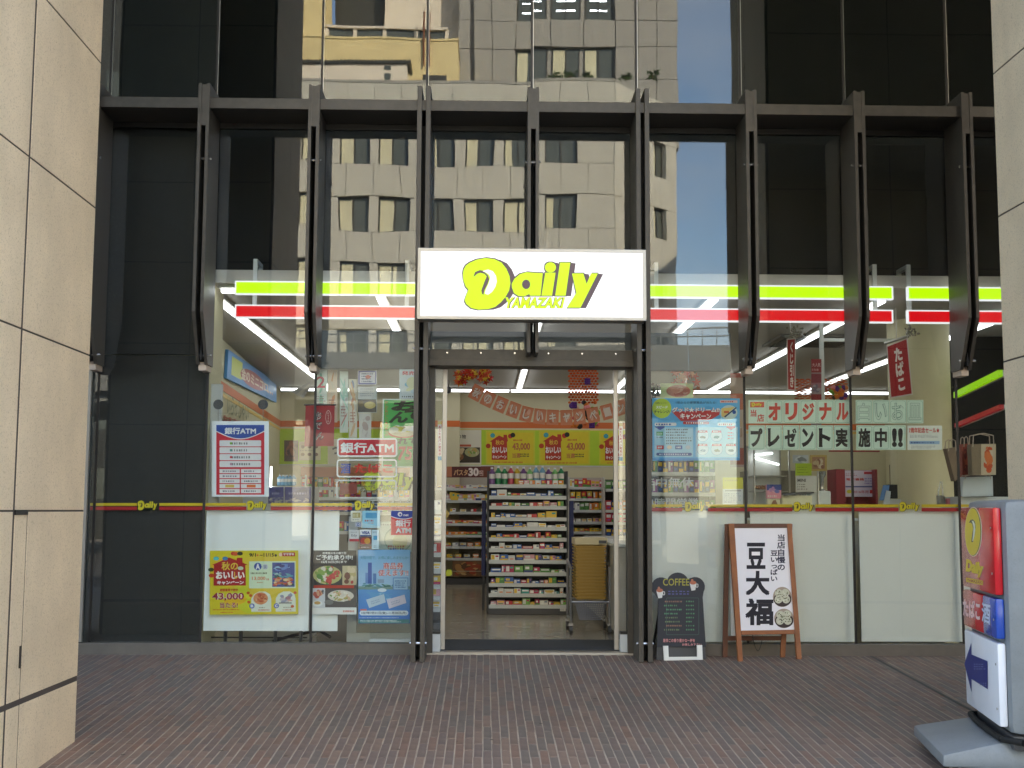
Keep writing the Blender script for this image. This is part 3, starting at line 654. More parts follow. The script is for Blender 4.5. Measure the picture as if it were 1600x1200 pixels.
# end stand facing the door
YG = 3.7
gx0, gx1 = U(764, 860, YG).x, U(886, 860, YG).x
rows = [U(820, y_, YG).z for y_ in (757, 775, 791, 809, 824, 841, 858, 876, 895, 912, 928, 945.5)]
shelving('display_stand', 'tall dark end stand of twelve white shelves facing the doorway', gx0, gx1, YG, 0.5, rows, rows[-1] - 0.04, 'kick', 'kick', 0.10, U(820, 735, YG).z)
q = random.Random(21)
pal = {1: (4, 8, 1, 3, 0, 2, 7), 2: (2, 5, 0, 12, 4, 8, 2), 3: (4, 3, 1, 4, 3, 0, 1), 4: (4, 8, 3, 3, 10, 8), 5: (0, 3, 1, 2, 0, 11, 12), 6: (2, 3, 4, 0, 12, 9), 7: (12, 8, 4, 10, 3, 4), 8: (9, 2, 5, 11, 3, 12, 4, 9), 9: (2, 10, 2, 6, 3, 6, 0, 5), 10: (4, 3, 8, 4, 1, 7, 9, 0), 11: (0, 11, 4, 9, 1, 12)}
for i in range(1, 12):
    z = rows[i]; gap = rows[i - 1] - z - 0.05; x = gx0 + 0.02; nn_ = 0
    while x < gx1 - 0.05:
        w_ = q.choice((0.05, 0.066, 0.08, 0.1, 0.125)) * q.uniform(.9, 1.1); h_ = gap * q.choice((0.4, 0.55, 0.7, 0.85, 0.97)) * q.uniform(.92, 1.0); ci = q.choice(pal[i]); v = q.randrange(3)
        if x + w_ > gx1 - 0.005: break
        nn_ += 1; put_pack(ci, v, x + w_ / 2, YG + 0.015 + 0.1 * (1 - i / 12) + q.uniform(0, .03), z, w_ - 0.008, 0.12, h_, 'small %s package, %s from the left on the %s shelf of the display stand' % (CN[ci], ordn(nn_), ordi[i]), 'packages on the display stand', q.uniform(-.05, .05))
        x += w_
x = gx0 + 0.03; k = 0
seqb = (0, 1, 1, 2, 3, 0, 5, 4, 4, 0, 5, 1)
while x < gx1 - 0.03:
    i = seqb[k % 12]; put_bottle(i, x, YG + 0.2, rows[0], 0.034, q.uniform(0.19, 0.225), '%s spray bottle, %s from the left on top of the display stand' % (BC[i][1], ordn(k + 1)), 'bottles on the display stand'); k += 1; x += 0.072
for k in range(8):
    x = gx0 + 0.36 + k * 0.065; ci = q.choice((12, 5, 4, 0)); put_pack(ci, k % 3, x, YG + 0.115, rows[0], 0.058, 0.03, 0.05, 'tiny %s sachet, %s from the left in front of the bottles on the display stand' % (CN[ci], ordn(k + 1)), 'sachets on the display stand', 0, 'sachet')
# price card at the base, tags
pc = Print(FP(YG - 0.001)); pc.rect(875, 950, 884, 955, (230, 228, 220)); pc.dashes(876, 951, 883, 954, 2, (60, 60, 60), 1, 4, .5, 5)
t = thing('price_card', 'small white price card on the dark base of the display stand', 'card', U(879, 955, YG - 0.001)); pc.done(t); sheet(FP(YG - 0.0005), (875, 950, 884, 955), 0.0003).build('sheet', M['paper'], t)
# gondola aisle behind with navy ends
for px0, px1, lb in ((752.5, 759, 'navy upright panel at the left side of the display stand'), (889.5, 896.5, 'navy upright panel at the right side of the display stand')):
    a, b = U(px0, 850, YG + 0.62).x, U(px1, 850, YG + 0.62).x
    t = thing('end_panel', lb, 'panel', ((a + b) / 2, YG + 0.65, 0))
    zt_ = U(757, 782, YG + 0.62).z; zb_ = U(757, 899, YG + 0.62).z
    MB().box((a, YG + 0.62, zb_), (b, YG + 0.68, zt_)).build('board', M['navy'], t, bevel=0.003)
    MB().box((a + 0.01, YG + 0.64, 0.001), (b - 0.01, YG + 0.67, zb_)).build('foot', M['kick'], t)
t = thing('aisle_shelf', 'low white aisle shelving hidden behind the display stand', 'shelf unit', ((gx0 + gx1) / 2, 6, 0))
MB().box((gx0 + 0.02, YG + 0.70, 0.002), (gx1 - 0.02, 8.0, 1.30)).build('body', M['shelf'], t)
# cold shelves at the back, left
YS_ = 9.35
sx0, sx1 = U(690, 850, YS_).x, U(757, 850, YS_).x + 0.6
zr = [U(720, y_, YS_).z for y_ in (763, 782, 800, 818, 836, 854, 872)]
cs = shelving('chilled_shelf', 'white chilled food shelves along the back wall left of the display stand', sx0 - 0.1, sx1, YS_, 0.6, zr, 0.09, 'greywall', 'shelf', 0.1, U(720, 742, YS_).z)
for i, (z, n_) in enumerate(zip(zr, (9, 12, 5, 10, 9, 7, 6))):
    for k in range(n_):
        x = sx0 - 0.08 + (sx1 - sx0 - 0.45) * (k + 0.5) / n_; ci = q.choice(((12, 5, 4), (4, 12, 1), (0, 4, 8), (0, 5, 12), (5, 0, 2), (1, 5, 4), (5, 1, 4))[i])
        put_pack(ci, q.randrange(3), x, YS_ + 0.03 + 0.1 * (1 - i / 7), z + 0.002, 0.09, 0.2, (0.05, .11, .05, .05, .045, .06, .06)[i] * q.uniform(.8, 1.15), 'small %s food pack, %s from the left on the %s chilled shelf' % (CN[ci], ordn(k + 1), ordi[i]), 'food packs on the chilled shelves', 0, 'food_pack')
sg = FP(YS_ - 0.02)
t, pr = poster('price_board', 'dark red price board with white 30 above the chilled shelves', 'price board', sg, (696, 729, 756, 746), (92, 36, 32))
pr.rect(693.5, 729, 706, 745, (206, 130, 96), .5); pr.rect(751, 728.5, 772, 746, (120, 60, 40), .5); pr.text('パスタ', (709, 733.5, 731, 743), (240, 190, 140), 1, .03); pr.text('30', (732, 731, 748, 744), (250, 235, 230), 1, .05); pr.text('円引', (748.5, 735, 755, 743.5), (250, 210, 200), 1, .03); pr.done(t)
t, pr = poster('bread_board', 'photo board of bread below the lowest chilled shelf', 'photo board', FP(YS_ - 0.03), (707, 876, 752, 901), (120, 84, 50))
pr.blobs(707, 876, 752, 901, [(190, 140, 80), (150, 96, 50), (214, 176, 120), (96, 60, 34), (170, 70, 40), (70, 60, 40)], 60, 1, 8, .2); pr.rect(707, 892, 752, 893, (200, 190, 160), 2.2); pr.done(t)
M['sig'] = mat('lime_disc', (200, 204, 40), 0.5, var=0.04)
for (px, py, r_, mm, lb, ca, yy) in ((701, 895, 5.4, 'sig', 'yellow round price disc hung low by the left door leaf', 'price disc', 1.9), (695.5, 803, 6.5, 'yellow', 'pale orange round card on the rack beside the left door leaf', 'card', 1.85)):
    p = U(px, py, yy); t = thing('price_disc', lb, ca, p)
    MB().cyl(p, p + Vector((0, 0.006, 0)), r_ * (10.4 + yy) / FPX, n=20).build('disc', M[mm], t)
    MB().cyl(p + Vector((0, 0.012, 0)), p + Vector((-0.12, 0.012, 0)), 0.004, n=6).build('arm', M['alu'], t)
# back shelves at the right of the display stand
YR = 8.6
rx0, rx1 = U(891, 800, YR).x, U(944, 800, YR).x
zr2 = [U(920, y_, YR).z for y_ in (761, 779, 797, 815.5, 831, 846, 862, 878)]
shelving('snack_shelf', 'white snack shelves at the back right of the display stand', rx0, rx1, YR, 0.55, zr2, 0.08, 'greywall', 'shelf', 0.05, U(920, 745, YR).z)
for i, z in enumerate(zr2[:6]):
    n_ = (8, 6, 7, 6, 7, 6)[i]
    for k in range(n_):
        ci = q.choice(((12, 8, 0), (5, 0, 1), (2, 4, 5), (4, 12, 8), (1, 0, 1), (1, 2, 0))[i]); x = rx0 + (rx1 - rx0) * (k + .5) / n_
        put_pack(ci, q.randrange(3), x, YR + 0.06, z + 0.002, 0.065, 0.15, (.12, .1, .11, .05, .05, .04)[i] * q.uniform(.8, 1.1), 'small %s snack pack, %s from the left on the %s snack shelf' % (CN[ci], ordn(k + 1), ordi[i]), 'snack packs on the snack shelves', 0, 'snack_pack')
dx0, dx1 = U(947, 800, YR - 0.4).x, U(990, 800, YR - 0.4).x
zr3 = [U(950, y_, YR - 0.4).z for y_ in (764, 797, 816, 838, 860, 880)]
shelving('dark_shelf', 'dark shelves of bottles and boxes behind the right door leaf', dx0, dx1, YR - 0.4, 0.5, zr3, 0.08, 'kick', 'shelf', 0.02, U(950, 748, YR - 0.4).z)
for i, z in enumerate(zr3):
    for k in range(5):
        ci = q.choice(((2, 11, 2), (10, 5, 0), (9, 0, 10), (2, 10), (3, 8), (4, 2))[i]); put_pack(ci, k % 3, dx0 + (dx1 - dx0) * (k + .5) / 5, YR - 0.36, z + 0.002, 0.075, 0.12, (.12, .14, .13, .12, .13, .12)[i], 'small %s box, %s from left, %s dark shelf by the right door leaf' % (CN[ci], ordn(k + 1), ordi[i]), 'boxes on the dark shelves', 0, 'small_box')
# rack seen through the left side light
YL = 1.25
lx0, lx1 = U(650, 850, YL).x, U(689, 850, YL).x
zr4 = [U(680, y_, YL).z for y_ in (797, 820, 839, 864, 890, 914, 932, 950)]
shelving('side_rack', 'narrow white rack of goods behind the left side light', lx0, lx1, YL, 0.4, zr4, 0.12, 'shelfback', 'shelf', 0.03, U(680, 765, YL).z)
for i, z in enumerate(zr4):
    for k in range(3):
        ci = ((1, 11, 4), (4, 5, 8), (10, 8, 4), (0, 5, 0), (4, 2, 8), (1, 5, 1), (12, 4, 12), (4, 10, 8))[i][k]
        put_pack(ci, (i + k) % 3, lx0 + (lx1 - lx0) * (k + .5) / 3, YL + 0.06, z + 0.001, 0.07, 0.12, (.09, .08, .07, .09, .06, .08, .11, .06)[i], '%s package, %s from the left on the %s shelf of the side rack' % (CN[ci], ordn(k + 1), ordi[i]), 'packages on the side rack')
# shopping baskets in a stack on a trolley
YT_ = 1.62
bx0, bx1 = U(899, 900, YT_).x, U(947, 900, YT_).x
M['basket'] = mat('ochre_basket', (176, 140, 56), 0.5, var=0.06); M['wire'] = mat('grey_wire', (150, 150, 152), 0.35, 0.7, var=0.05)
zt0, zt1 = U(920, 937, YT_).z, U(920, 852, YT_).z
bw = (bx1 - bx0)
hb = 0.055
def bask():
    m = MB(); x0, x1 = -bw / 2, bw / 2; h_ = (zt1 - zt0) / 17 - .0012
    for (a, b) in (((x0 + .014, .014, 0), (x1 - .014, .026, h_)), ((x0 + .014, 0.406, 0), (x1 - .014, 0.418, h_)), ((x0 + .014, 0.026, 0), (x0 + 0.026, 0.406, h_)), ((x1 - 0.026, 0.026, 0), (x1 - .014, 0.406, h_))): m.box(a, b)
    for (a, b) in (((x0, -.004, h_ * .42), (x1, .0135, h_ * .9)), ((x0, 0.4185, h_ * .42), (x1, 0.432, h_ * .9)), ((x0, .0137, h_ * .42), (x0 + .0135, .4183, h_ * .9)), ((x1 - .0135, .0137, h_ * .42), (x1, .4183, h_ * .9))): m.box(a, b)
    return m.mesh('rim', M['basket'])
bme = bask(); nb_ = 17
for i in range(nb_):
    o = bpy.data.objects.new('shopping_basket', bme); C.objects.link(o); o.location = ((bx0 + bx1) / 2 + q.uniform(-.003, .003), YT_, zt0 + (zt1 - zt0) * i / nb_)
    tag(o, 'ochre shopping basket, %s below the pale one in the stack on the trolley' % ordn(nb_ - i), 'basket', 'stacked shopping baskets')
o = MB().box((bx0 - 0.005, YT_ - 0.02, zt1 + 0.006), (bx1 + 0.012, YT_ + 0.43, zt1 + 0.07)).box((bx0 + 0.22, YT_ - 0.025, zt1 + 0.015), (bx0 + 0.3, YT_ - 0.0205, zt1 + 0.05), 1).build('shopping_basket', [mat('pale_basket', (206, 190, 150), .5, var=.05), M['kick']], bevel=0.004)
tag(o, 'pale topmost shopping basket of the stack on the trolley', 'basket', 'stacked shopping baskets')
tr = thing('basket_trolley', 'chrome trolley with black casters holding the stack of baskets', 'trolley', ((bx0 + bx1) / 2, YT_ + 0.2, 0))
f = MB(); xa, xb = bx0 - 0.045, bx1 + 0.03
for x_ in (xa, xb):
    f.tube([(x_, YT_ - 0.03, 0.09), (x_, YT_ - 0.03, zt1 - 0.22), (x_, YT_ + 0.45, zt1 - 0.15), (x_, YT_ + 0.45, 0.09)], 0.012, 8); f.cyl((x_, YT_ - 0.03, 0.12), (x_, YT_ + 0.45, 0.12), 0.012, n=8)
f.cyl((xa, YT_ - 0.03, zt0 - 0.02), (xb, YT_ - 0.03, zt0 - 0.02), 0.01, n=8); f.cyl((xa, YT_ + 0.45, zt0 - 0.02), (xb, YT_ + 0.45, zt0 - 0.02), 0.01, n=8); f.build('frame', M['wire'], tr)
g = MB(); zb_ = U(920, 968, YT_).z
for i in range(15): g.cyl((bx0 + bw * i / 14 * 1.0, YT_ - 0.03, zt0 - 0.03), (bx0 + .04 + (bw - .08) * i / 14, YT_ + 0.02, zb_), 0.0035, n=5)
for i in range(9):
    t_ = i / 8; g.cyl((bx0 + .04 * t_, YT_ - 0.033 + .05 * t_, zt0 - 0.03 + (zb_ - zt0 + .03) * t_), (bx1 - .04 * t_, YT_ - 0.033 + .05 * t_, zt0 - 0.03 + (zb_ - zt0 + .03) * t_), 0.0035, n=5)
g.build('wire_basket', M['wire'], tr)
for x_ in (xa, xb):
    for y_ in (YT_ - 0.03, YT_ + 0.45):
        cst = MB().cyl((x_ - 0.014, y_, 0.036), (x_ + 0.014, y_, 0.036), 0.035, n=14).build('caster', M['kick'], tr); MB().box((x_ - 0.02, y_ - 0.012, 0.072), (x_ + 0.02, y_ + 0.012, 0.095)).build('fork', M['wire'], cst)
# counter inside right with till clutter, front of counter near right door leaf
M['counter'] = mat('counter_front', (176, 168, 150), 0.35, var=0.04); M['ctop'] = mat('counter_top', (206, 210, 206), 0.25, var=0.03)
ctr = thing('service_counter', 'long pale service counter running right from the doorway', 'counter', (3.0, 1.4, 0))
kx = U(964, 900, 1.0).x
MB().box((kx, 0.9, 0.05), (1.66, 4.6, 0.83)).build('counter_end', M['counter'], ctr, bevel=0.004); MB().box((kx - 0.02, 0.88, 0.832), (1.68, 4.62, 0.86)).build('counter_top', M['ctop'], ctr, bevel=0.004)
MB().box((1.661, 0.5, 0.02), (4.0, 1.3, 1.08)).build('counter_back', M['counter'], ctr); MB().box((1.66, 0.48, 1.081), (4.02, 1.32, 1.1)).build('work_top', M['ctop'], ctr)
# ------------------------------------------------------------------ illuminated signs
def lightbox(name, label, cat, x0, x1, z0, z1, y0, y1, draw, frame=0.022, group=None, face=(250, 250, 252)):
    t = thing(name, label, cat, ((x0 + x1) / 2, (y0 + y1) / 2, z0), group)
    f = frame; b = MB()
    for a, c in (((x0, y0, z0), (x1, y1, z0 + f)), ((x0, y0, z1 - f), (x1, y1, z1)), ((x0, y0, z0 + f), (x0 + f, y1, z1 - f)), ((x1 - f, y0, z0 + f), (x1, y1, z1 - f))): b.box(a, c)
    if frame > 0.015: b.build('frame', M['alu'], t, bevel=0.002)
    else: b.c = [L3((225, 225, 228))] * len(b.f); b.build('frame', M['lit'], t, color=True)
    MB().box((x0 + f, y0 + 0.012, z0 + f), (x1 - f, y1 - 0.002, z1 - f), 0, L3(face)).build('face', M['lit'], t, color=True)
    if draw:
        pr = Print(FP(y0 + 0.012)); draw(pr); pr.done(t, M['lit'], 'lettering')
    return t
ys0, ys1 = -0.66, -0.485
a, b = U(653, 387, ys0), U(1010, 501, ys0)
lightbox('shop_sign', 'large white backlit box sign with lime wordmark above the doorway', 'shop sign', a.x, b.x, b.z, a.z, ys0, ys1,
         lambda pr: logo(pr, (640 + 330 / 4, 370 + 130 / 4, 640 + 1210 / 4, 370 + 460 / 4), (196, 238, 0), (84, 68, 74), (250, 250, 250), 1, 9), 0.024)
ST = [(367, 652, 'left of the box sign'), (1010, 1396, 'right of the box sign'), (1418, 1640, 'at the far right by the round column')]
YSX = 0.035
for x0, x1, w_ in ST:
    for (ya, yb, cl, nm) in ((440.5, 461.5, (186, 246, 0), 'lime'), (477.5, 498, (200, 8, 20), 'red')):
        p0, p1 = U(x0, ya, YSX), U(x1, yb, YSX)
        zt_, zb_ = U(900, ya + 2.5, YSX).z, U(900, yb + 2.5, YSX).z
        t = lightbox('light_strip', 'long lit %s band hanging inside the glass %s' % (nm, w_), 'light band', p0.x, p1.x, zb_, zt_, YSX, YSX + 0.05, None, 0.010, 'lit bands inside the glass', cl)
        if nm == 'lime':
            hs = [x for x in (398, 636, 1026, 1368, 1421) if x0 <= x <= x1]
            hg = MB()
            for hx in hs:
                p = U(hx, 420, YSX + 0.03).x; zt2 = U(900, 408, YSX + 0.03).z
                hg.box((p - 0.017, YSX + 0.052, zb_ - 0.2), (p + 0.017, YSX + 0.08, zt2)); hg.box((p - 0.017, YSX + 0.08, zt2 - 0.03), (p + 0.017, YSX + 0.32, zt2)); hg.box((p - 0.017, YSX + 0.29, ZC + 0.085), (p + 0.017, YSX + 0.32, zt2 - 0.03))
            if hs: hg.build('hanger', M['white'], t)
# glowing bands standing in for a mirror image of the strips, far right
for za, zb, cl, nm in ((0.0, 0.06, (120, 170, 0), 'lime'), (-0.3, -0.26, (110, 10, 16), 'red')):
    p0, p1 = U(1490, 622, 2.2), U(1560, 588, 0.9)
    t = thing('light_strip', 'short slanting glowing %s band standing in for a reflection beyond the round column' % nm, 'light band', (p0 + p1) / 2, 'lit bands inside the glass')
    m = MB(); q_ = [p0 + Vector((0, 0, za)), p1 + Vector((0, 0, za)), p1 + Vector((0, 0, zb)), p0 + Vector((0, 0, zb))]; m.prism(q_, (0.04, 0, 0), 0, L3(cl)); m.build('face', M['lit'], t, color=True)
    MB().prism([v + Vector((0.042, 0, 0)) for v in q_], (0.03, 0, 0)).build('frame', M['white'], t)

# ------------------------------------------------------------------ white boards behind the lower glass
def board(x0, x1, y0, y1, yy, label, group='white boards behind the lower glass'):
    a, b = U(x0, y0, yy), U(x1, y1, yy)
    t = thing('white_board', label, 'panel', ((a.x + b.x) / 2, yy, b.z), group)
    MB().box((a.x, yy, b.z), (b.x, yy + 0.012, a.z)).build('sheet', M['film'], t); MB().box((a.x, yy + 0.0125, a.z - 0.03), (b.x, yy + 0.03, a.z)).build('top_rail', M['alu'], t)
board(323, 482, 798, 986, 0.06, 'white board behind the glass with the yellow autumn poster before it')
board(489, 527, 798, 986, 0.06, 'narrow white board left of the card stickers')
for a, b, lb in ((1010, 1168, 'white board behind the glass right of the door post with the coffee blackboard before it'), (1172, 1338, 'white board behind the glass partly hidden by the wooden sandwich board'), (1342, 1640, 'wide white board behind the glass at the far right')): board(a, b, 797, 1003, 0.045, lb)
lg = MB()
for px in (352, 376, 430, 470): p = U(px, 990, 0.1); lg.box((p.x - 0.012, 0.09, 0.01), (p.x + 0.012, 0.13, 0.16))
lg.cyl((U(330, 992, .15).x, 0.15, 0.1), (U(480, 992, .15).x, 0.15, 0.1), 0.006, n=6)
t = thing('board_stand', 'low dark metal feet under the white boards at the left', 'stand', U(400, 1003, 0.1)); lg.build('feet', M['darksteel'], t)
cb = MB(); p = U(445, 1002, 0.2); cb.tube([p + Vector((-0.1, 0, 0)), p + Vector((0.05, 0.05, 0.04)), p + Vector((0.28, 0.02, 0.09)), p + Vector((0.38, 0.02, 0.03))], 0.014, 6)
tag(cb.build('cable', M['black']), 'black cable lying under the white boards at the left', 'cable')
wt = thing('side_booth', 'white framed booth board with beige infill behind the lower left posters', 'booth', U(580, 1003, 0.35))
a, b = U(545, 800, 0.35), U(648, 1003, 0.35)
MB().box((a.x, 0.35, 0.01), (b.x, 0.40, 0.12)).build('plinth', M['white'], wt); MB().box((a.x, 0.35, 0.121), (a.x + 0.08, 0.40, 1.1)).build('post', M['white'], wt); MB().box((a.x + 0.08, 0.37, 0.121), (b.x, 0.385, 1.0)).build('infill', M['counter'], wt)

# ------------------------------------------------------------------ stripe with wordmarks along the glass
bd = thing('glass_band', 'thin yellow and red stripe with small wordmarks stuck along the glass at waist height', 'sticker band', U(757, 793, 0.015))
pr = Print(FP(0.0155)); YY, RR = (226, 196, 40), (186, 40, 46)
xs = [(141, 214), (249, 317), (317, 385), (423, 487), (487, 550), (590, 647), (1010, 1066), (1106, 1170), (1170, 1238), (1274, 1338), (1338, 1404), (1440, 1506), (1506, 1640)]
for a, b in xs:
    oy = 0 if a < 700 else 2.0
    pr.rect(a, 786 + oy, b, 790.3 + oy, YY); pr.rect(a, 791.6 + oy, b, 797 + oy, RR)
for cx in (231, 402, 570, 1086, 1256, 1421):
    oy = 0 if cx < 700 else 2.0
    logo(pr, (cx - 16, 782 + oy, cx + 16, 797.5 + oy), (236, 214, 50), (60, 54, 40), (60, 54, 40), 1, 2, False)
pr.done(bd, name='stripe_print')

# ------------------------------------------------------------------ posters and stickers on the glass
RED, NAVY, WHT, BLK = (190, 30, 44), (40, 64, 150), (240, 240, 238), (34, 30, 32)
# hanging ATM notice
t, pr = poster('bank_notice', 'white framed bank ATM notice with blue top hung from suction cups', 'notice', FP(0.034), (331, 658, 420, 776), (232, 236, 238), th=0.004)
pr.rect(338, 664, 413, 773, (214, 48, 66), .3)
arc = [(338, 664), (413, 664)] + [(413 - 75 * k / 12, 673 + 12 * math.sin(math.pi * k / 12)) for k in range(13)]
pr.poly([(x, y + 1.5 if y > 665 else y) for x, y in arc], WHT, .6); pr.poly(arc, (52, 84, 164), 1); pr.text('銀行ATM', (351, 668, 400, 678.5), WHT, 2, .045)
for i in range(4): pr.rrect(343, 688 + i * 10.8, 408, 697.5 + i * 10.8, 1.5, (236, 232, 230), 1); pr.dashes(362, 690.5 + i * 10.8, 392, 695 + i * 10.8, 1, (130, 130, 130), 2, i + 3, .8, 8); pr.ell(361, 692.7 + i * 10.8, 2, 2, [(120, 180, 60), (90, 150, 140), (210, 60, 70), (190, 140, 160)][i], 2)
for i in range(5):
    for j in range(2):
        x = 343 + j * 33.5; y = 733 + i * 7.8; pr.rect(x, y, x + 31.5, y + 6.3, (238, 234, 232), 1)
        if i == 3: pr.rect(x + 9, y + 1, x + 23, y + 5.3, (236, 120, 60) if j else (225, 190, 90), 2)
        else: pr.dashes(x + 5, y + 1.6, x + 27, y + 4.8, 1, (120, 120, 130), 2, i * 2 + j, .8, 8)
pr.done(t)
hc = MB().cyl(U(340, 646, .034), U(413, 646, .034), 0.006, n=6)
hc.build('rail', M['clear'], t); cups = MB()
for px in (341, 411): p = U(px, 632, .02); cups.cyl(p, p + Vector((0, .012, 0)), 0.042, 0.03, 20)
cups.build('suction_cup', M['kick'], t); hk = MB()
for px in (341, 411): hk.tube([U(px, 640, .03), U(px, 658, .034)], 0.003, 5)
hk.build('hook', M['alu'], t)
# yellow autumn campaign poster
def campaign(pr, q0, mini=False):
    s = pr.sub(q0)
    if not mini:
        # own box 0..1600 x 0..1000 (whole sheet)
        X = lambda x: x / 1380.0; Y = lambda y: y / 980.0
        def r(x0, y0, x1, y1, c, l): s.rect(X(x0), Y(y0), X(x1), Y(y1), c, l)
        def p_(pts, c, l): s.poly([(X(x), Y(y)) for x, y in pts], c, l)
        def tx(b, x0, y0, x1, y1, c, l, bo=.03): s.text(b, (X(x0), Y(y0), X(x1), Y(y1)), c, l, bo)
        def e(cx, cy_, rx, ry, c, l): s.ell(X(cx), Y(cy_), rx / 1380.0, ry / 980.0, c, l)
        r(0, 0, 1380, 980, (226, 206, 44), .2); s.blobs(0, 0, 1, 1, [(236, 190, 40), (214, 214, 50), (230, 200, 60)], 30, .3, 4, .2)
        p_([(40, 215), (300, 105), (420, 150), (425, 110), (510, 110), (510, 185), (590, 215), (555, 225), (565, 535), (60, 535), (65, 225)], (178, 34, 36), 1.3)
        tx('秋の', 185, 170, 440, 300, (232, 200, 70), 2.4); tx('おいしい', 95, 315, 545, 435, (250, 246, 236), 2.4, .05); tx('し', 380, 325, 440, 430, (232, 200, 70), 2.6, .05); tx('キャンペーン', 115, 460, 530, 520, (250, 246, 236), 2.4, .05)
        for cx, cy_, c in ((100, 120, (90, 190, 190)), (370, 45, (200, 60, 40)), (400, 50, (220, 90, 50)), (470, 45, (40, 40, 30)), (30, 380, (200, 70, 30)), (20, 290, (60, 70, 30)), (480, 270, (200, 210, 180)), (240, 120, (70, 130, 180))): e(cx, cy_, 45, 30, c, 1.6)
        tx('総額豪華で総計', 160, 580, 445, 625, (204, 70, 40), 2); 
        for g, c, l in ((.06, (245, 230, 225), 1.6), (.025, (160, 30, 60), 2.2)): tx('43,000', 40, 645, 535, 770, c, l, g); tx('当たる!', 160, 790, 440, 880, c, l, g)
        s.dashes(X(50), Y(895), X(570), Y(915), 1, (200, 70, 40), 2, 3, .8, 26); s.dashes(X(170), Y(935), X(390), Y(955), 1, (200, 70, 40), 2, 5, .8, 12)
        tx('9/1', 615, 40, 720, 95, BLK, 2, .03); tx('~11/15', 780, 40, 1000, 95, BLK, 2, .03); e(745, 72, 14, 16, (220, 120, 40), 2); e(1030, 75, 18, 20, (60, 60, 50), 2); r(1130, 30, 1330, 90, (190, 36, 40), 2); tx('ヤマザキ', 1145, 40, 1315, 80, WHT, 3, .04); e(1105, 62, 26, 28, (240, 200, 170), 2)
        r(615, 165, 1340, 580, (222, 236, 200), 1.4); e(750, 245, 60, 58, (60, 84, 160), 2); tx('A', 715, 200, 785, 290, WHT, 3, .05); e(865, 250, 42, 42, (206, 206, 214), 2); tx('賞', 840, 222, 890, 280, (150, 160, 170), 3)
        s.dashes(X(640), Y(330), X(940), Y(365), 1, (110, 110, 70), 2, 9, .8, 14); tx('13,000', 660, 400, 870, 460, (226, 120, 60), 2.2, .02); tx('名様', 880, 425, 925, 460, (200, 110, 60), 2.2, .02); s.dashes(X(740), Y(480), X(840), Y(500), 1, (200, 140, 80), 2, 2, .8, 6)
        r(975, 185, 1325, 560, (70, 84, 150), 1.8); s.blobs(X(980), Y(195), X(1320), Y(330), [(110, 140, 200), (60, 60, 120), (150, 190, 220)], 20, 2, 31, .2); s.blobs(X(980), Y(330), X(1320), Y(450), [(90, 160, 170), (60, 90, 80), (170, 200, 200)], 20, 2.2, 32, .16); s.blobs(X(980), Y(400), X(1320), Y(560), [(200, 90, 60), (220, 160, 110), (90, 60, 40), (210, 70, 40), (60, 90, 50), (236, 200, 150)], 40, 2.6, 33, .14)
        for x0, cc in ((650, 1), (1030, 2)):
            p_([(x0, 940), (x0, 740), (x0 + 40, 670), (x0 + 120, 630), (x0 + 220, 630), (x0 + 290, 670), (x0 + 310, 740), (x0 + 310, 940)], (232, 234, 214), 1.4)
            s.ell(X(x0 + 10), Y(850), .03, .04, (70, 96, 176), 3); tx('BC'[cc - 1], x0 - 12, 828, x0 + 32, 872, WHT, 4, .05); s.dashes(X(x0 + 120), Y(865), X(x0 + 250), Y(885), 1, (140, 130, 90), 2, cc, .8, 8); s.dashes(X(x0 + 110), Y(900), X(x0 + 290), Y(925), 1, (206, 100, 60), 2, cc + 5, .8, 10)
        s.dish(X(680), Y(640), X(910), Y(830), (226, 150, 100), [(214, 120, 80), (236, 180, 130), (190, 90, 60)], 2, 41, 20); s.blobs(X(1090), Y(650), X(1310), Y(820), [(200, 190, 190), (170, 120, 130), (220, 170, 150), (150, 150, 170)], 24, 2, 44, .2); r(1080, 800, 1280, 815, (90, 90, 90), 3)
        for cx, cy_ in ((600, 650), (610, 790), (1330, 650), (1290, 860), (640, 690)): e(cx, cy_, 26, 22, (206, 90, 30), 3)
    else:
        s.rect(0, 0, 1, 1, (214, 214, 60), .2); s.rect(.03, .05, .97, .95, (226, 206, 44), .5)
        s.poly([(.08, .32), (.27, .14), (.36, .2), (.36, .12), (.43, .12), (.45, .3), (.43, .33), (.44, .86), (.12, .86), (.12, .33)], (186, 60, 36), 1)
        s.text('秋の', (.2, .27, .37, .42), (232, 190, 70), 2, .03); s.text('おいしい', (.13, .47, .43, .66), WHT, 2, .05); s.text('キャンペーン', (.14, .72, .42, .83), WHT, 2, .05)
        s.text('43,000', (.54, .36, .9, .6), (190, 110, 70), 2, .04); s.text('当選', (.54, .66, .7, .8), (190, 110, 70), 2, .03); s.dashes(.7, .66, .94, .78, 2, (60, 70, 40), 2, 3, .7, 9); s.dashes(.16, .9, .9, .96, 1, (206, 120, 40), 2, 4, .8, 26); s.dashes(.56, .25, .8, .31, 1, (200, 90, 50), 2, 8, .8, 9)
        for u, v, c in ((.14, .14, (70, 160, 170)), (.05, .45, (190, 70, 30)), (.5, .16, (200, 60, 40)), (.55, .13, (40, 40, 30))): s.ell(u, v, .05, .07, c, 1.5)
t, pr = poster('campaign_poster', 'yellow autumn campaign poster with red house on the lower left glass', 'poster', FP(0.022), [(328, 860.5), (466, 860), (466, 959.5), (327.5, 960.5)], (226, 206, 44))
campaign(pr, [(328, 860.5), (466, 860), (466, 959.5), (327.5, 960.5)]); pr.done(t)
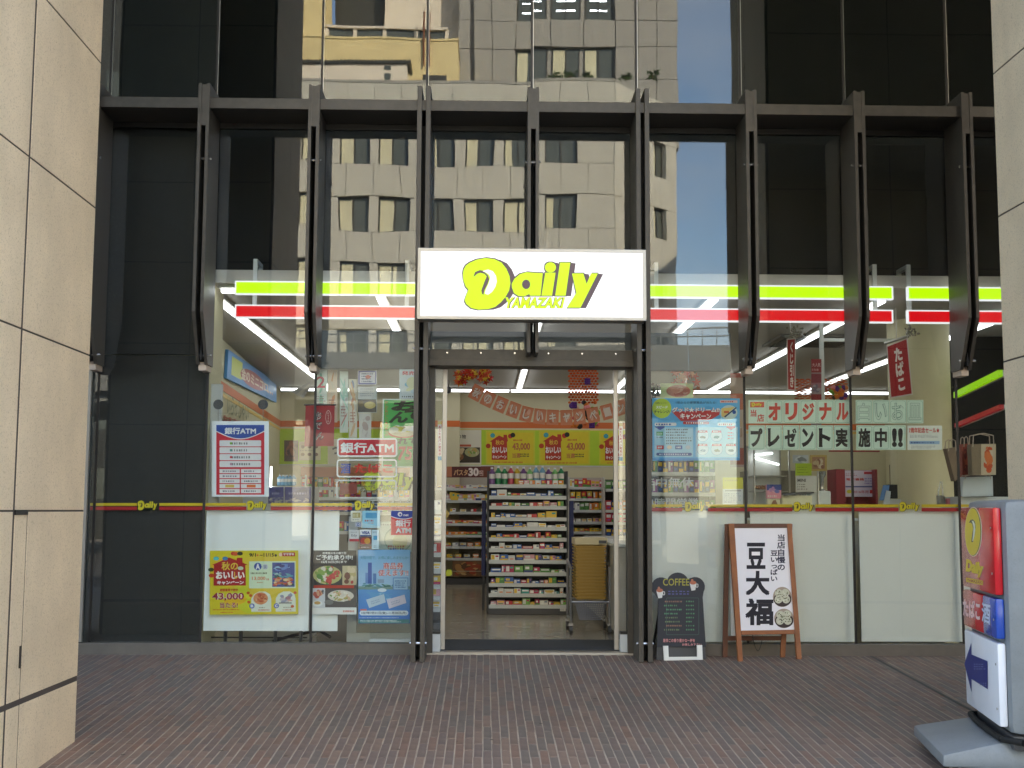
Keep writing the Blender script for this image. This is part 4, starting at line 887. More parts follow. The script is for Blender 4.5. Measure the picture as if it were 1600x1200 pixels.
# black food poster
t, pr = poster('food_poster', 'black food poster with hotpot photos beside the blue poster on the glass', 'poster', FP(0.022), (488, 860, 557, 960), (230, 226, 218))
pr.rect(488, 860, 557, 884, (40, 36, 34), .3); pr.text('松茸屋の冬の贈り物', (504, 862.5, 541, 866), WHT, 1, .02); pr.text('ご予約承り中!', (494, 867, 551, 875), WHT, 1, .035); pr.text('12月16日(水)まで', (502, 876, 542, 880.5), WHT, 1, .02)
pr.rect(488, 884, 557, 920, (70, 62, 54), .3); pr.dish(489, 884, 534, 913, (196, 190, 120), [(200, 70, 60), (214, 80, 70), (140, 170, 70), (230, 220, 200), (90, 140, 50)], 1, 51, 34); pr.rect(535, 884, 557, 914, (206, 190, 150), .8); pr.blobs(535, 884, 557, 914, [(190, 70, 60), (200, 180, 120), (120, 70, 50), (230, 210, 170)], 22, 1, 52, .22)
pr.rect(490, 914.5, 553, 919, (196, 60, 30), 1.5); pr.rect(488, 920, 557, 949, (84, 74, 66), .4); pr.dish(512, 922, 553, 940, (226, 214, 196), [(190, 170, 90), (120, 160, 70), (220, 180, 140), (240, 230, 210)], 1, 53, 26); pr.rect(488, 919, 508, 950, (216, 214, 214), .9); pr.blobs(488, 920, 506, 936, [(206, 90, 50), (220, 160, 120), (190, 70, 50)], 12, 1.2, 54, .3); pr.text('冬', (502, 921, 507, 928), BLK, 3, .03); pr.ell(496, 943, 8, 4.5, (236, 236, 230), 2); pr.ell(496, 942, 5, 2.6, (206, 160, 80), 2.4); pr.ell(514, 941, 7, 4, (120, 116, 108), 2); pr.dashes(536, 953, 554, 957, 1, (210, 90, 40), 1, 6, .8, 12)
pr.done(t)
# blue voucher poster
t, pr = poster('voucher_poster', 'blue poster of bay towers and gift vouchers on the glass left of the door', 'poster', FP(0.022), [(559.5, 859), (641, 859), (640.5, 974), (560, 973)], (76, 140, 210))
for i in range(18):
    k = i / 17.0; pr.rect(560, 859.5 + i * 3.3, 640.5, 859.5 + (i + 1) * 3.3 + .2, (int(120 + 60 * k), int(180 + 30 * k), int(226 + 10 * k)), .2)
for i in range(18):
    k = i / 17.0; pr.rect(560, 919 + i * 3.05, 640.5, 919 + (i + 1) * 3.05, (int(90 - 40 * k), int(156 - 40 * k), int(214 - 10 * k)), .3)
pr.rect(560, 916, 640.5, 921, (130, 160, 150), .6); pr.rect(575, 879, 581, 912, (54, 90, 170), 1); pr.rect(571, 895, 575, 912, (110, 150, 206), 1); pr.rect(583, 896, 588, 912, (76, 120, 180), 1); pr.rect(590, 905, 600, 911, (150, 170, 190), 1); pr.blobs(562, 908, 620, 922, [(90, 150, 160), (150, 190, 190), (70, 120, 110)], 20, 1.1, 61, .12); pr.ell(597, 922, 7, 3, (225, 235, 240), 2); pr.blobs(565, 920, 615, 940, [(150, 200, 230), (90, 160, 210)], 14, 1, 62, .2)
pr.text('大阪の街で、お得に楽しみませんか!', (563, 869, 638, 874), (80, 150, 170), 1, .02)
for g, c, l in ((.075, (250, 246, 246), 1.4), (.02, (206, 70, 70), 2)): pr.text('商品券', (599, 879, 630, 889.5), c, l, g); pr.text('使えます!!', (591, 890, 638, 900), c, l, g)
pr.rect(614, 902.5, 638, 922, (60, 120, 190), 1.6); pr.rect(615, 903.5, 637, 921, (170, 206, 232), 1.8); pr.dashes(617, 906, 635, 919, 4, (70, 110, 170), 2.4, 5, .6, 8)
for q_, c in (([(572, 937), (600, 928), (603, 941), (577, 950)], (196, 214, 226)), ([(604, 937), (632, 929), (635, 942), (608, 951)], (214, 206, 220))):
    pr.poly(q_, c, 1.6); s = pr.sub(q_); s.dashes(.2, .3, .8, .75, 2, (140, 160, 190), 2, 3, .5, 7)
pr.rrect(562, 954, 638, 961.5, 3.5, (226, 238, 244), 1.6); pr.text('H27年7月31日(金)~11月30日(月)', (565, 955.5, 635, 960.3), (50, 60, 90), 2.4, .03); pr.rect(563, 951.5, 573, 954, (226, 120, 110), 2); pr.dashes(562, 964, 639, 966, 1, (200, 220, 240), 1.6, 7, .7, 40); pr.rect(560, 967.5, 640, 973.4, (60, 130, 130), 1.2); pr.dashes(563, 968.5, 638, 972.5, 2, (220, 235, 235), 2, 8, .6, 36)
pr.done(t)
# bank ATM sticker low by the post
t, pr = poster('bank_sticker', 'red and blue bank ATM sticker low on the glass beside the left door post', 'sticker', FP(-0.0012), (611, 798, 649, 836), (204, 30, 50), th=0.0006)
pr.poly([(611, 798), (649, 798), (649, 806)] + [(649 - 38 * k / 10, 806 + 4.4 * math.sin(math.pi * k / 10)) for k in range(11)], (40, 66, 160), 1); pr.poly([(649 - 38 * k / 10, 806 + 4.4 * math.sin(math.pi * k / 10)) for k in range(11)] + [(611 + 38 * k / 10, 807.4 + 4.4 * math.sin(math.pi * k / 10)) for k in range(11)], WHT, .8)
pr.ell(625, 803.5, 3.6, 3.6, WHT, 2); pr.ell(625.5, 804, 1.6, 1.8, (40, 66, 160), 3); pr.text('net', (630.5, 803, 638.5, 806.5), WHT, 2, .04); pr.text('銀行', (618, 812.5, 642, 822.5), WHT, 2, .045); pr.text('ATM', (618, 825, 642, 833), WHT, 2, .05); pr.done(t)
# card stickers
cs_ = [('gold card sticker at the top left of the card stickers', (548, 798, 565, 815), (226, 222, 206), lambda p: (p.rect(551, 801, 563, 809, (176, 160, 96), 1), p.dashes(552, 802, 562, 808, 1, (230, 220, 180), 2, 1, .9, 5), p.dashes(551, 811, 562, 813, 1, (150, 150, 150), 1, 2, .8, 6))),
       ('pale blue card notice beside the gold card sticker', (566, 798, 594, 825), (150, 206, 230), lambda p: (p.rrect(571, 801, 589, 809.5, 1.5, (70, 160, 210), 1), p.dashes(570, 812, 588, 815, 1, (190, 60, 60), 1, 3, .9, 6), p.dashes(575, 816.5, 584, 818, 1, (220, 120, 80), 1, 4, .9, 4), p.poly([(566, 817), (594, 823), (594, 825), (566, 825)], (190, 226, 238), .6))),
       ('tiny white card sticker with blue letters below the gold one', (555, 816, 565, 823), (226, 226, 228), lambda p: (p.ring(556, 816.6, 564, 822.4, .8, .8, (60, 90, 170), 1), p.text('iD', (558, 817.7, 562, 821.5), (40, 70, 160), 1, .04))),
       ('white Edy card sticker over a red mark', (546, 828, 561, 846), (214, 214, 214), lambda p: (p.dashes(548, 830.5, 558, 832.5, 1, (160, 160, 160), 1, 3, .8, 4), p.text('Edy', (549, 834.5, 558, 839.5), (130, 130, 140), 1, .02), p.rect(546, 842, 561, 846, (200, 70, 80), 1))),
       ('blue and white VISA card sticker', (562, 827.5, 580, 838), (236, 236, 238), lambda p: (p.text('VISA', (565, 830, 578, 835), (40, 60, 140), 1, .05), p.rect(562.5, 836, 579.5, 838, (40, 66, 140), 1))),
       ('dark red card sticker with two overlapping discs below the VISA one', (562, 839.5, 580, 851), (120, 44, 60), lambda p: (p.ell(568.5, 845.2, 4.8, 4.8, (200, 60, 50), 1), p.ell(574, 845.2, 4.8, 4.8, (226, 160, 60), 1.4))),
       ('tall pale card sticker right of the VISA one', (581, 828, 592, 858), (196, 220, 232), lambda p: (p.rect(583.5, 837, 589.5, 843.5, (80, 170, 216), 1), p.dashes(583, 830, 590, 833, 2, (90, 110, 130), 1, 4, .6, 5), p.dashes(584, 852, 589, 856, 2, (130, 140, 150), 1, 5, .5, 4))),
       ('narrow dark red card strip at the bottom of the card stickers', (562, 853, 580, 857), (130, 90, 84), lambda p: p.dashes(564, 854, 578, 856, 1, (210, 200, 196), 1, 5, .8, 6))]
for lb, q_, c, fn in cs_:
    t, pr = poster('card_sticker', lb, 'sticker', FI, q_, c, 'card stickers on the glass', 0.0008); fn(pr); pr.done(t)
t, pr = poster('round_sticker', 'pale green round emblem leaflet behind the card stickers', 'leaflet', FP(0.26), (590, 815, 656, 862), (190, 206, 196))
pr.dashes(596, 818, 620, 821, 1, (70, 80, 90), 1, 4, .8, 9); pr.ell(622, 843, 22, 20, (150, 176, 160), 1, 30); pr.ell(622, 843, 20, 18, (200, 212, 190), 1.3, 30); pr.ell(625, 846, 12, 11, (206, 214, 150), 1.6, 24); pr.dashes(606, 852, 640, 858, 2, (190, 70, 60), 2, 8, .7, 9); pr.dashes(610, 856, 636, 860, 1, (60, 110, 180), 2.4, 9, .7, 7); pr.done(t)
# three rounded signs
t, pr = poster('window_sign', 'red rounded bank ATM window sign, topmost of three rounded signs', 'window sign', FI, (528, 686, 619, 713), (200, 30, 50), 'rounded signs on the glass', 0.001)
pr.ring(526.5, 684.5, 621, 714, 2.6, 5, WHT, .4); pr.rrect(529, 687, 618.5, 711.5, 3, (204, 32, 54), .3); pr.text('銀行ATM', (532, 691.5, 615.5, 708), WHT, 2, .045); pr.done(t)
t = thing('window_sign', 'clear rounded window sign outlined white with blue and red characters, middle of three', 'window sign', U(573, 746, .017), 'rounded signs on the glass')
pr = Print(FI); pr.ring(526, 717.5, 620.5, 746, 2.4, 5, WHT, 0); pr.text('酒', (532, 724, 548, 740), (44, 70, 160), 1, .05); pr.text('たばこ', (554, 724, 614, 739), (214, 50, 40), 1, .04); pr.done(t)
t = thing('window_sign', 'clear rounded window sign outlined white with a faded red square, lowest of three', 'window sign', U(573, 779, .017), 'rounded signs on the glass')
pr = Print(FI); pr.ring(525, 749.5, 620, 779, 2.4, 5, (214, 216, 212), 0); pr.rect(531, 755, 558, 772, (130, 50, 44), .2); pr.text('おでん', (562, 757, 600, 769), (130, 120, 80), .4, .02); pr.done(t)
t = thing('wordmark_sticker', 'large lime wordmark sticker behind the rounded signs', 'sticker', U(610, 768, .03)); pr = Print(FP(0.03)); logo(pr, (568, 736, 650, 767), (196, 206, 40), (40, 44, 30), (120, 110, 90), 1, 4); pr.done(t)
t = thing('address_lettering', 'white address lettering on the glass left of the door', 'lettering', U(605, 795, .019)); pr = Print(FP(0.019)); pr.text('西天満4丁目', (558, 780.5, 648, 793), (250, 252, 252), 0, .025); pr.done(t, M['vinyl'])
t = thing('hours_lettering', 'white opening hours lettering in two rows right of the door', 'lettering', U(1046, 793, .019)); pr = Print(FP(0.019)); pr.text('年中無休', (1004, 746, 1084, 762), (250, 252, 252), 0, .02); pr.text('24時間営業', (1005, 778, 1091, 793), (250, 252, 252), 0, .02); pr.done(t, M['vinyl'])
# oden banner and green poster
t, pr = poster('oden_banner', 'dark red hanging cloth banner with black brush characters at the left', 'banner', FP(0.13), [(477.5, 633), (523, 633), (521.5, 697), (475.5, 697.5)], (150, 26, 34))
for i, (ch, cx, cy_) in enumerate((('お', 497.5, 650), ('で', 496.5, 665.5), ('ん', 499, 681))):
    for g, c, l in ((.06, (206, 190, 180), 1), (.0, (34, 26, 26), 2)): pr.text(ch, (cx - 6.5, cy_ - 6.5, cx + 7, cy_ + 6.5), c, l, g, .25)
pr.ell(513, 652, 4.5, 11, (220, 190, 180), .8); pr.ell(513, 652, 3.8, 10, (150, 26, 34), 1.2); pr.text('おすすめ', (511.4, 644, 514.6, 660), (220, 190, 180), 2, 0, 0, True); pr.done(t)
MB().cyl(U(475, 632.5, .13), U(525, 632.5, .13), 0.006, n=8).build('rod', M['kick'], t)
t, pr = poster('oden_poster', 'bright green oden poster with black brush title behind the left door post', 'poster', FP(0.09), [(598, 623), (674, 624), (671, 730), (596.5, 731)], (226, 236, 222))
pr.poly([(600, 625), (671, 626), (669, 728), (598.5, 729)], (74, 176, 84), .4)
pr.text('お', (611, 626, 656, 642), (26, 34, 24), 2, .05, .2); pr.text('で', (632, 640, 668, 657), (26, 34, 24), 2, .05, .2); pr.text('ん', (607, 643, 638, 661), (26, 34, 24), 2, .05, .2); pr.text('だしがおいしいあつあつの', (601, 627, 606.5, 681), (190, 90, 50), 2, .02, 0, True)
pr.ell(630, 677, 24, 7.5, (196, 90, 60), 1); pr.ell(630, 674, 22, 8.5, (214, 200, 160), 1.2); pr.blobs(607, 661, 654, 680, [(236, 234, 226), (226, 222, 200), (200, 190, 60), (170, 120, 80), (230, 236, 240)], 16, 1.4, 71, .24); pr.text('これでも', (606, 684, 668, 694), (30, 34, 24), 2, .04, .15); pr.text('75円', (622, 695, 668, 721), (206, 76, 56), 2, .05, .15); pr.done(t)
t, pr = poster('snow_poster', 'small pale blue sweets poster above the green oden poster', 'poster', FP(0.085), (624, 577, 664, 623), (214, 226, 232))
pr.blobs(625, 590, 663, 617, [(120, 190, 226), (70, 150, 206), (190, 220, 236), (230, 236, 190)], 24, .4, 81, .25); pr.ell(644, 598, 9, 9, (226, 232, 190), 2); pr.text('発売中', (628, 580, 658, 586), (226, 90, 96), 2, .03); pr.dashes(628, 618.5, 660, 621, 1, (60, 60, 60), 2, 4, .8, 10); pr.done(t)
def strip(q_, lb, base, cols, seed, txt=None, yy=0.12, grp='hanging paper strips left of the door'):
    t, pr = poster('paper_strip', lb, 'paper strip', FP(yy), q_, base, grp); qq = quad(q_); x0, y0, x1, y1 = qq[0][0], qq[0][1], qq[1][0], qq[2][1]
    pr.blobs(x0 + 1, y0 + 1, x1 - 1, y1 - 1, cols, 9, .4, seed, .2)
    if txt: pr.text(txt[0], txt[1], txt[2], 3, .02)
    pr.dashes(x0 + 2, y0 + (y1 - y0) * .55, x1 - 2, y0 + (y1 - y0) * .75, 4, (170, 120, 110), 3, seed, .5, 6); pr.done(t)
strip((493, 578, 511, 650), 'pale paper strip with a red figure 2 beside the left mullion', (214, 216, 200), [(206, 214, 196), (220, 200, 190), (150, 200, 170)], 91, ('2', (495, 588, 508, 606), (206, 80, 90)), .2)
strip((512, 578, 527, 660), 'paper strip with orange bursts right of the red figure 2', (216, 196, 170), [(220, 160, 120), (214, 150, 120), (220, 206, 180)], 92, None, .21)
strip((531, 580, 544, 676), 'greenish paper strip with a pale figure 2', (206, 214, 202), [(170, 210, 190), (210, 200, 190), (200, 140, 130)], 93, ('2', (534, 604, 543, 620), (180, 210, 190)), .2)
strip((545, 592, 558, 684), 'orange and blue paper strip hanging above the rounded signs', (210, 206, 190), [(214, 180, 140), (150, 160, 180), (206, 150, 120)], 94, None, .21)
t, pr = poster('notice_sheet', 'white notice sheet with blue border at the top of the left door glass', 'notice', FP(.15), (559, 579, 589, 601), (214, 212, 220)); pr.ring(560, 579.5, 588, 600.5, 2, .5, (110, 110, 170), .4); pr.dashes(565, 582, 583, 598, 4, (90, 100, 120), 1, 5, .5, 8); pr.ell(575, 589, 4, 3, (220, 130, 110), 1); pr.done(t)
t, pr = poster('photo_sheet', 'grey notice sheet with a photo of a bread roll above the rounded signs', 'notice', FP(.15), (559, 604, 589, 645), (200, 200, 194)); pr.dashes(563, 606, 584, 620, 4, (150, 150, 160), 1, 6, .4, 7); pr.rect(559, 624, 588, 644, (96, 90, 84), .5); pr.ell(578, 633, 9, 5.5, (196, 176, 110), 1); pr.ell(577, 632, 7, 3.6, (214, 196, 136), 1.4); pr.ell(564, 631, 4, 5, (110, 96, 70), 1); pr.done(t)
t, pr = poster('tall_leaflet', 'tall pale leaflet between the notice with a bread roll and the rounded signs', 'leaflet', FP(.16), (561, 646, 580, 686), (196, 192, 182)); pr.blobs(563, 648, 579, 685, [(190, 180, 170), (206, 200, 190), (180, 160, 150)], 12, .3, 77, .3); pr.done(t)
# blue campaign poster right
t, pr = poster('prize_poster', 'sky blue prize campaign poster on the glass right of the door', 'poster', FP(0.022), [(1019, 622), (1156, 622.5), (1156, 719), (1019.5, 720)], (92, 176, 226))
pr.blobs(1022, 624, 1153, 670, [(110, 190, 232), (84, 168, 220), (150, 206, 236)], 16, .2, 101, .3); pr.rect(1019.5, 716, 1156, 719.3, (60, 150, 220), .4)
pr.ell(1034, 638, 15, 15.5, (190, 214, 60), 1, 28); pr.text('お得エントリー', (1024, 628, 1043, 631.5), (90, 130, 40), 2, .02); pr.text('スピード', (1025, 634, 1043, 638.5), WHT, 2, .04); pr.text('チャレンジ!', (1022, 641, 1046, 646), (40, 70, 40), 2, .03)
pr.text('1等からの豪華賞品が当たる!', (1056, 627, 1119, 631), (60, 110, 140), 1, .02); pr.poly([(1049, 643), (1125, 641), (1124, 648), (1110, 656), (1105, 657), (1064, 658)], (190, 40, 44), 1)
for g, c, l in ((.08, (190, 40, 44), 1.4), (.035, WHT, 2)): pr.text('グッド★ドリーム!!', (1050, 636, 1124, 644.5), c, l, g); pr.text('キャンペーン', (1063, 646, 1111, 655), c, l, g)
pr.rrect(1067, 658.5, 1108, 663, 2, (196, 44, 50), 1.2); pr.dashes(1072, 659.6, 1104, 662, 1, WHT, 2, 7, .9, 9); pr.rect(1125, 625.5, 1152, 629.5, (236, 200, 196), 1); pr.dashes(1127, 626.4, 1149, 628.7, 1, (206, 60, 60), 2, 8, .9, 8)
pr.ell(1139, 644.5, 13, 11.5, (206, 226, 220), 1, 26); pr.poly([(1127, 638), (1148, 636), (1130, 652), (1127, 650)], (236, 206, 120), 1.4); pr.rect(1131, 642, 1139, 645.5, (220, 110, 60), 1.8); pr.poly([(1131, 651), (1150, 636), (1151, 637.5), (1133, 652.5)], (40, 60, 90), 2); pr.ell(1147, 644, 3, 3, (40, 90, 170), 2)
for x0, x1, c in ((1023, 1057, (60, 90, 170)), (1121, 1149, (206, 50, 60))): pr.rrect(x0, 660.5, x1, 665.5, 2, WHT, 1); pr.dashes(x0 + 2, 661.6, x1 - 4, 664.6, 1, c, 2, int(x0), .9, 7); m_ = (x0 + x1) / 2 if x0 < 1100 else 1142
pr.poly([(1024, 666), (1038.5, 666), (1038.5, 668), (1031.5, 672), (1024, 668)], (50, 76, 160), 1.5); pr.poly([(1135, 666), (1149, 666), (1149, 668), (1142, 672), (1135, 668)], (206, 40, 50), 1.5)
pr.rect(1022.5, 667.5, 1083, 714, (170, 216, 238), .8); pr.rect(1087, 667.5, 1153, 714, (184, 220, 238), .8); pr.dashes(1041, 669, 1081, 695, 6, (70, 80, 90), 2, 9, .5, 14); pr.rect(1025.5, 674.5, 1036, 680.5, (90, 176, 110), 2); pr.dashes(1026.5, 676, 1035, 679, 1, WHT, 3, 4, .9, 4); pr.dashes(1026, 682, 1036, 684.5, 1, (110, 120, 130), 2, 6, .8, 6)
for x0, c in ((1026, (206, 50, 60)), (1055, (60, 96, 170))): pr.rect(x0, 696, x0 + 11, 702, c, 2); pr.dashes(x0 + 2, 697.5, x0 + 9, 700.5, 1, WHT, 3, 5, .9, 3)
pr.ell(1046, 699, 4, 3, (230, 214, 190), 2); pr.ell(1075, 699, 4, 3, (196, 206, 216), 2); pr.rrect(1025.5, 707.5, 1081, 712, 2, (50, 80, 150), 2); pr.dashes(1030, 708.6, 1076, 711, 1, (220, 226, 240), 3, 6, .9, 13)
for i, (cx, cy_) in enumerate(((1098, 681), (1119.5, 681), (1098, 702), (1120, 702), (1142, 702), (1142, 681))):
    if i == 5: pr.dashes(1137, 674, 1147, 687, 3, (220, 100, 90), 2, 5, .5, 4); continue
    pr.ell(cx, cy_, 9.4, 9.4, (120, 160, 196), 1.6, 24); pr.ell(cx, cy_, 8.8, 8.8, (226, 234, 240), 2, 24); pr.poly([(cx - 8, cy_ - 5), (cx - 7, cy_ - 8.5), (cx + 7, cy_ - 8.5), (cx + 8, cy_ - 5)], (214, 60, 60), 2.4); pr.dashes(cx - 5, cy_ - 8, cx + 5, cy_ - 6, 1, WHT, 3, i, .9, 4)
    pr.blobs(cx - 5, cy_ - 1, cx + 5, cy_ + 5, [[(170, 130, 90), (120, 90, 70)], [(60, 100, 100), (60, 60, 70)], [(90, 110, 150), (150, 160, 180)], [(190, 120, 80), (130, 110, 70)], [(40, 44, 56), (60, 66, 80)]][i], 6, 3, 110 + i, .4)
pr.done(t)
# card banner
t = thing('card_banner', 'two rows of pale green character cards taped across the right hand glass', 'card banner', U(1310, 700, .022))
r1 = [(1197 + i * 26.6, ch, 0) for i, ch in enumerate('オリジナル')] + [(1337 + i * 26.6, ch, 1) for i, ch in enumerate('白いお皿')]
r2 = [(1169.5 + i * 26.6, ch, 2) for i, ch in enumerate('プレゼント実')] + [(1338 + i * 25.8, ch, 2) for i, ch in enumerate(('施', '中', '!!'))]
SB = FP(0.022)
def card(x0, y0, x1, y1, ch, st):
    c = sheet(SB, (x0, y0, x1 - .5, y1), 0.0012).build('card', paper((206, 226, 208)), t); p = Print(SB)
    p.ring(x0 + 1.2, y0 + 1.2, x1 - 1.8, y1 - 1.2, .5, 3, (120, 180, 150), .2); m_ = 4.2
    if ch == '!!': m_ = 5.0
    if st == 1:
        p.text(ch, (x0 + 3, y0 + 4.5, x1 - 4, y1 - 5), (120, 160, 140), 1, .035); p.text(ch, (x0 + 3.6, y0 + 5.2, x1 - 4.6, y1 - 5.8), (212, 230, 214), 1.6, .0)
    elif ch: p.text(ch, (x0 + (m_ - 1), y0 + 4.5, x1 - m_, y1 - 4.5), (214, 84, 70) if st == 0 else (50, 46, 46), 1, .05)
    p.done(c)
for x, ch, st in r1: card(x, 625, x + 26.6, 661.5, ch, st)
for x, ch, st in r2: card(x, 664.5, x + 26.2, 703, ch, st)
c = sheet(SB, (1169.5, 625, 1196.5, 661.5), 0.0012).build('card', paper((206, 226, 208)), t); p = Print(SB); p.rect(1172, 628, 1194, 636.5, (224, 90, 60), .4); logo(p, (1174, 629, 1191, 635.5), (236, 214, 50), (170, 60, 40), (200, 120, 60), 1, 1, False); p.text('当', (1172.5, 640, 1182, 651), (206, 76, 60), 1, .04); p.text('店', (1183, 647, 1194, 659), (206, 76, 60), 1, .04); p.done(c)
tp = MB(); 
for px in (1197, 1250, 1303, 1365, 1418): tp.add([SB.at(px - 3, 623, .0018), SB.at(px + 3, 623, .0018), SB.at(px + 3, 626, .0018), SB.at(px - 3, 626, .0018)], [(3, 2, 1, 0)])
tp.build('tape', M['clear'], t)
t, pr = poster('sale_sheet', 'white anniversary sale sheet with red heading at the end of the card banner', 'notice', SB, (1418, 665, 1472, 703), (228, 232, 222)); pr.text('7周年記念セール★', (1420, 668, 1468, 676.5), (220, 70, 60), 1, .035); pr.dashes(1422, 679, 1466, 684, 3, (90, 100, 100), 1, 3, .4, 18); pr.rect(1421, 689, 1468, 694, (160, 196, 226), .6); pr.dashes(1423, 690, 1466, 693, 1, (70, 100, 160), 1, 5, .8, 10); pr.dashes(1424, 696, 1464, 701, 3, (90, 100, 100), 1, 6, .4, 18); pr.done(t)
t, pr = poster('yellow_notice', 'yellow and white small notice low on the glass left of the card banner', 'notice', SB, (1129, 746, 1161, 789), (222, 226, 222)); pr.rect(1129, 746, 1161, 764, (220, 214, 60), .3); pr.rect(1133, 766.3, 1158, 767.4, (40, 40, 50), 1); pr.dashes(1132, 770, 1158, 786, 5, (110, 120, 150), 1, 5, .4, 10); pr.dashes(1133, 749, 1157, 752, 1, (190, 170, 60), 1, 7, .8, 9); pr.done(t)
t, pr = poster('side_poster', 'narrow dark poster with white letters half hidden by the right door post', 'poster', FP(0.05), (1004, 612, 1021, 735), (70, 54, 50)); pr.blobs(1004, 612, 1021, 634, [(90, 80, 76), (60, 70, 60), (120, 100, 96)], 18, .4, 12, .4); pr.text('弱り', (1008.5, 634, 1017, 660), (226, 190, 180), 1, .02, 0, True); pr.rect(1009, 665, 1019, 704, (120, 34, 40), .5); pr.text('POP', (1010, 670, 1017, 702), (226, 200, 190), 1, .04, 0, True); pr.done(t)
t, pr = poster('meat_poster', 'pale green poster of sliced ham above the sky blue prize poster', 'poster', FP(0.3), (1032, 599, 1083, 624), (196, 206, 150)); pr.ell(1060, 611, 19, 9.5, (206, 130, 110), 1, 24); pr.blobs(1042, 602, 1078, 620, [(214, 140, 120), (190, 100, 86), (226, 170, 150)], 16, 1.2, 14, .3); pr.done(t)
# wall posters inside
WP = FP(YW - 0.012)
gb = thing('lime_backboard', 'lime green board behind the posters on the back wall', 'board', U(830, 728, YW)); a, b = U(437, 670, YW - .008), U(1000, 728, YW - .008)
MB().box((a.x, YW - 0.009, b.z), (b.x, YW - 0.0055, a.z)).build('sheet', M['lime'], gb); MB().box((a.x, YW - 0.012, b.z - 0.02), (b.x, YW - 0.0055, b.z - 0.001)).build('ledge', M['shelf'], gb)
a2, b2 = U(690, 729, YW), U(1000, 905, YW)
for q_, lb in (((759, 673, 836, 726), 'yellow autumn poster on the back wall, left of the pair above the display stand'), ((842, 672, 922, 727), 'yellow autumn poster on the back wall, right of the pair above the display stand'), ((936, 674, 1014, 727), 'yellow autumn poster on the back wall behind the right door leaf')):
    t, pr = poster('wall_poster', lb, 'poster', WP, q_, (206, 210, 90), 'yellow posters on the back wall'); campaign(pr, q_, True); pr.done(t)
t, pr = poster('gift_poster', 'white winter gift poster with dark food photos on the back wall', 'poster', WP, (678, 672, 752, 726), (216, 210, 190)); pr.text('冬の贈り物', (695, 679, 728, 685.5), (60, 50, 40), 1, .02); pr.rect(690, 694.5, 736, 698, (190, 90, 60), 1); pr.rect(680, 699, 750, 723, (70, 60, 46), .6); pr.dish(726, 699, 749, 714, (170, 170, 120), [(190, 160, 90), (120, 150, 60), (200, 190, 150)], 1, 15, 18); pr.blobs(704, 699, 726, 722, [(190, 160, 110), (216, 190, 150), (150, 100, 60)], 20, 1, 16, .3); pr.dish(688, 702, 704, 722, (110, 80, 50), [(190, 120, 60), (150, 90, 50)], 1, 17, 12); pr.done(t)
t, pr = poster('menu_board', 'brown photo board on the back wall behind the oden banner', 'poster', WP, (444, 688, 466, 721), (80, 56, 44)); pr.blobs(444, 688, 466, 721, [(120, 70, 50), (90, 60, 50), (150, 90, 60), (60, 40, 36)], 30, .4, 18, .25); pr.done(t)
t, pr = poster('menu_sheet', 'cream menu sheet with rows of dishes beside the brown photo board', 'poster', WP, (467, 690, 501, 719), (206, 196, 160)); 
for i in range(3):
    for j in range(2): pr.ell(473 + i * 10.5, 698 + j * 12, 3, 2.6, (110, 70, 50), 1)
pr.dashes(469, 703, 498, 705, 1, (120, 110, 90), 1, 3, .7, 12); pr.done(t)
t, pr = poster('character_board', 'cream board with large brush character at the left of the back wall', 'poster', WP, (512, 686, 620, 725), (206, 198, 176)); pr.text('つ', (519, 698, 530, 710), (50, 44, 40), 1, .05); pr.blobs(545, 690, 615, 722, [(196, 170, 130), (180, 190, 120), (150, 120, 90)], 20, .5, 19, .2); pr.done(t)
# blue panel on the left shop wall
lwp = Pl(Vector((-2.93, 2.9, 0)) + LWn * 0.04, LWn)
bq = [(357, 546), (432, 598), (432, 629), (354.5, 591)]
t, pr = poster('hot_snack_panel', 'long blue panel with lime tag and red lettering high on the left shop wall', 'sign', lwp, bq, (84, 146, 206), th=0.035)
s = Print(lwp, bq); s.rect(.08, .14, .3, .8, (196, 206, 70), .6); s.ell(.52, .55, .26, .34, (170, 50, 44), .6); s.text('金のミニコロ', (.28, .3, .82, .75), (240, 220, 190), 1.5, .04); s.dashes(.82, .6, .95, .75, 1, (230, 200, 180), 1.2, 3, .8, 3); s.done(t)
for i, (q_, c) in enumerate((([(358, 616), (390, 632), (390, 660), (356, 648)], (206, 212, 180)), ([(352, 648), (386, 660), (386, 668), (352, 662)], (214, 150, 140)))):
    t = thing('wall_lettering', ('row of grey and green brush lettering on the left shop wall', 'red lettering low on the left shop wall')[i], 'lettering', lwp.at(*q_[3])); s = Print(lwp, q_)
    s.text(('いらっしゃい', 'おすすめ品')[i], (0, 0, 1, 1), ((120, 126, 90), (200, 80, 70))[i], 0, .02); s.done(t, rel=-2.6e-4)
t, pr = poster('hanging_photo', 'silver grey sheet hanging under the ceiling lamp at the left', 'sheet', FP(2.4), [(455, 612), (484, 597), (484, 607), (474, 622), (456, 622)][:4], (170, 168, 166)); pr.poly([(462, 617), (484, 599), (484, 603), (468, 620)], (206, 200, 190), 1); pr.done(t)
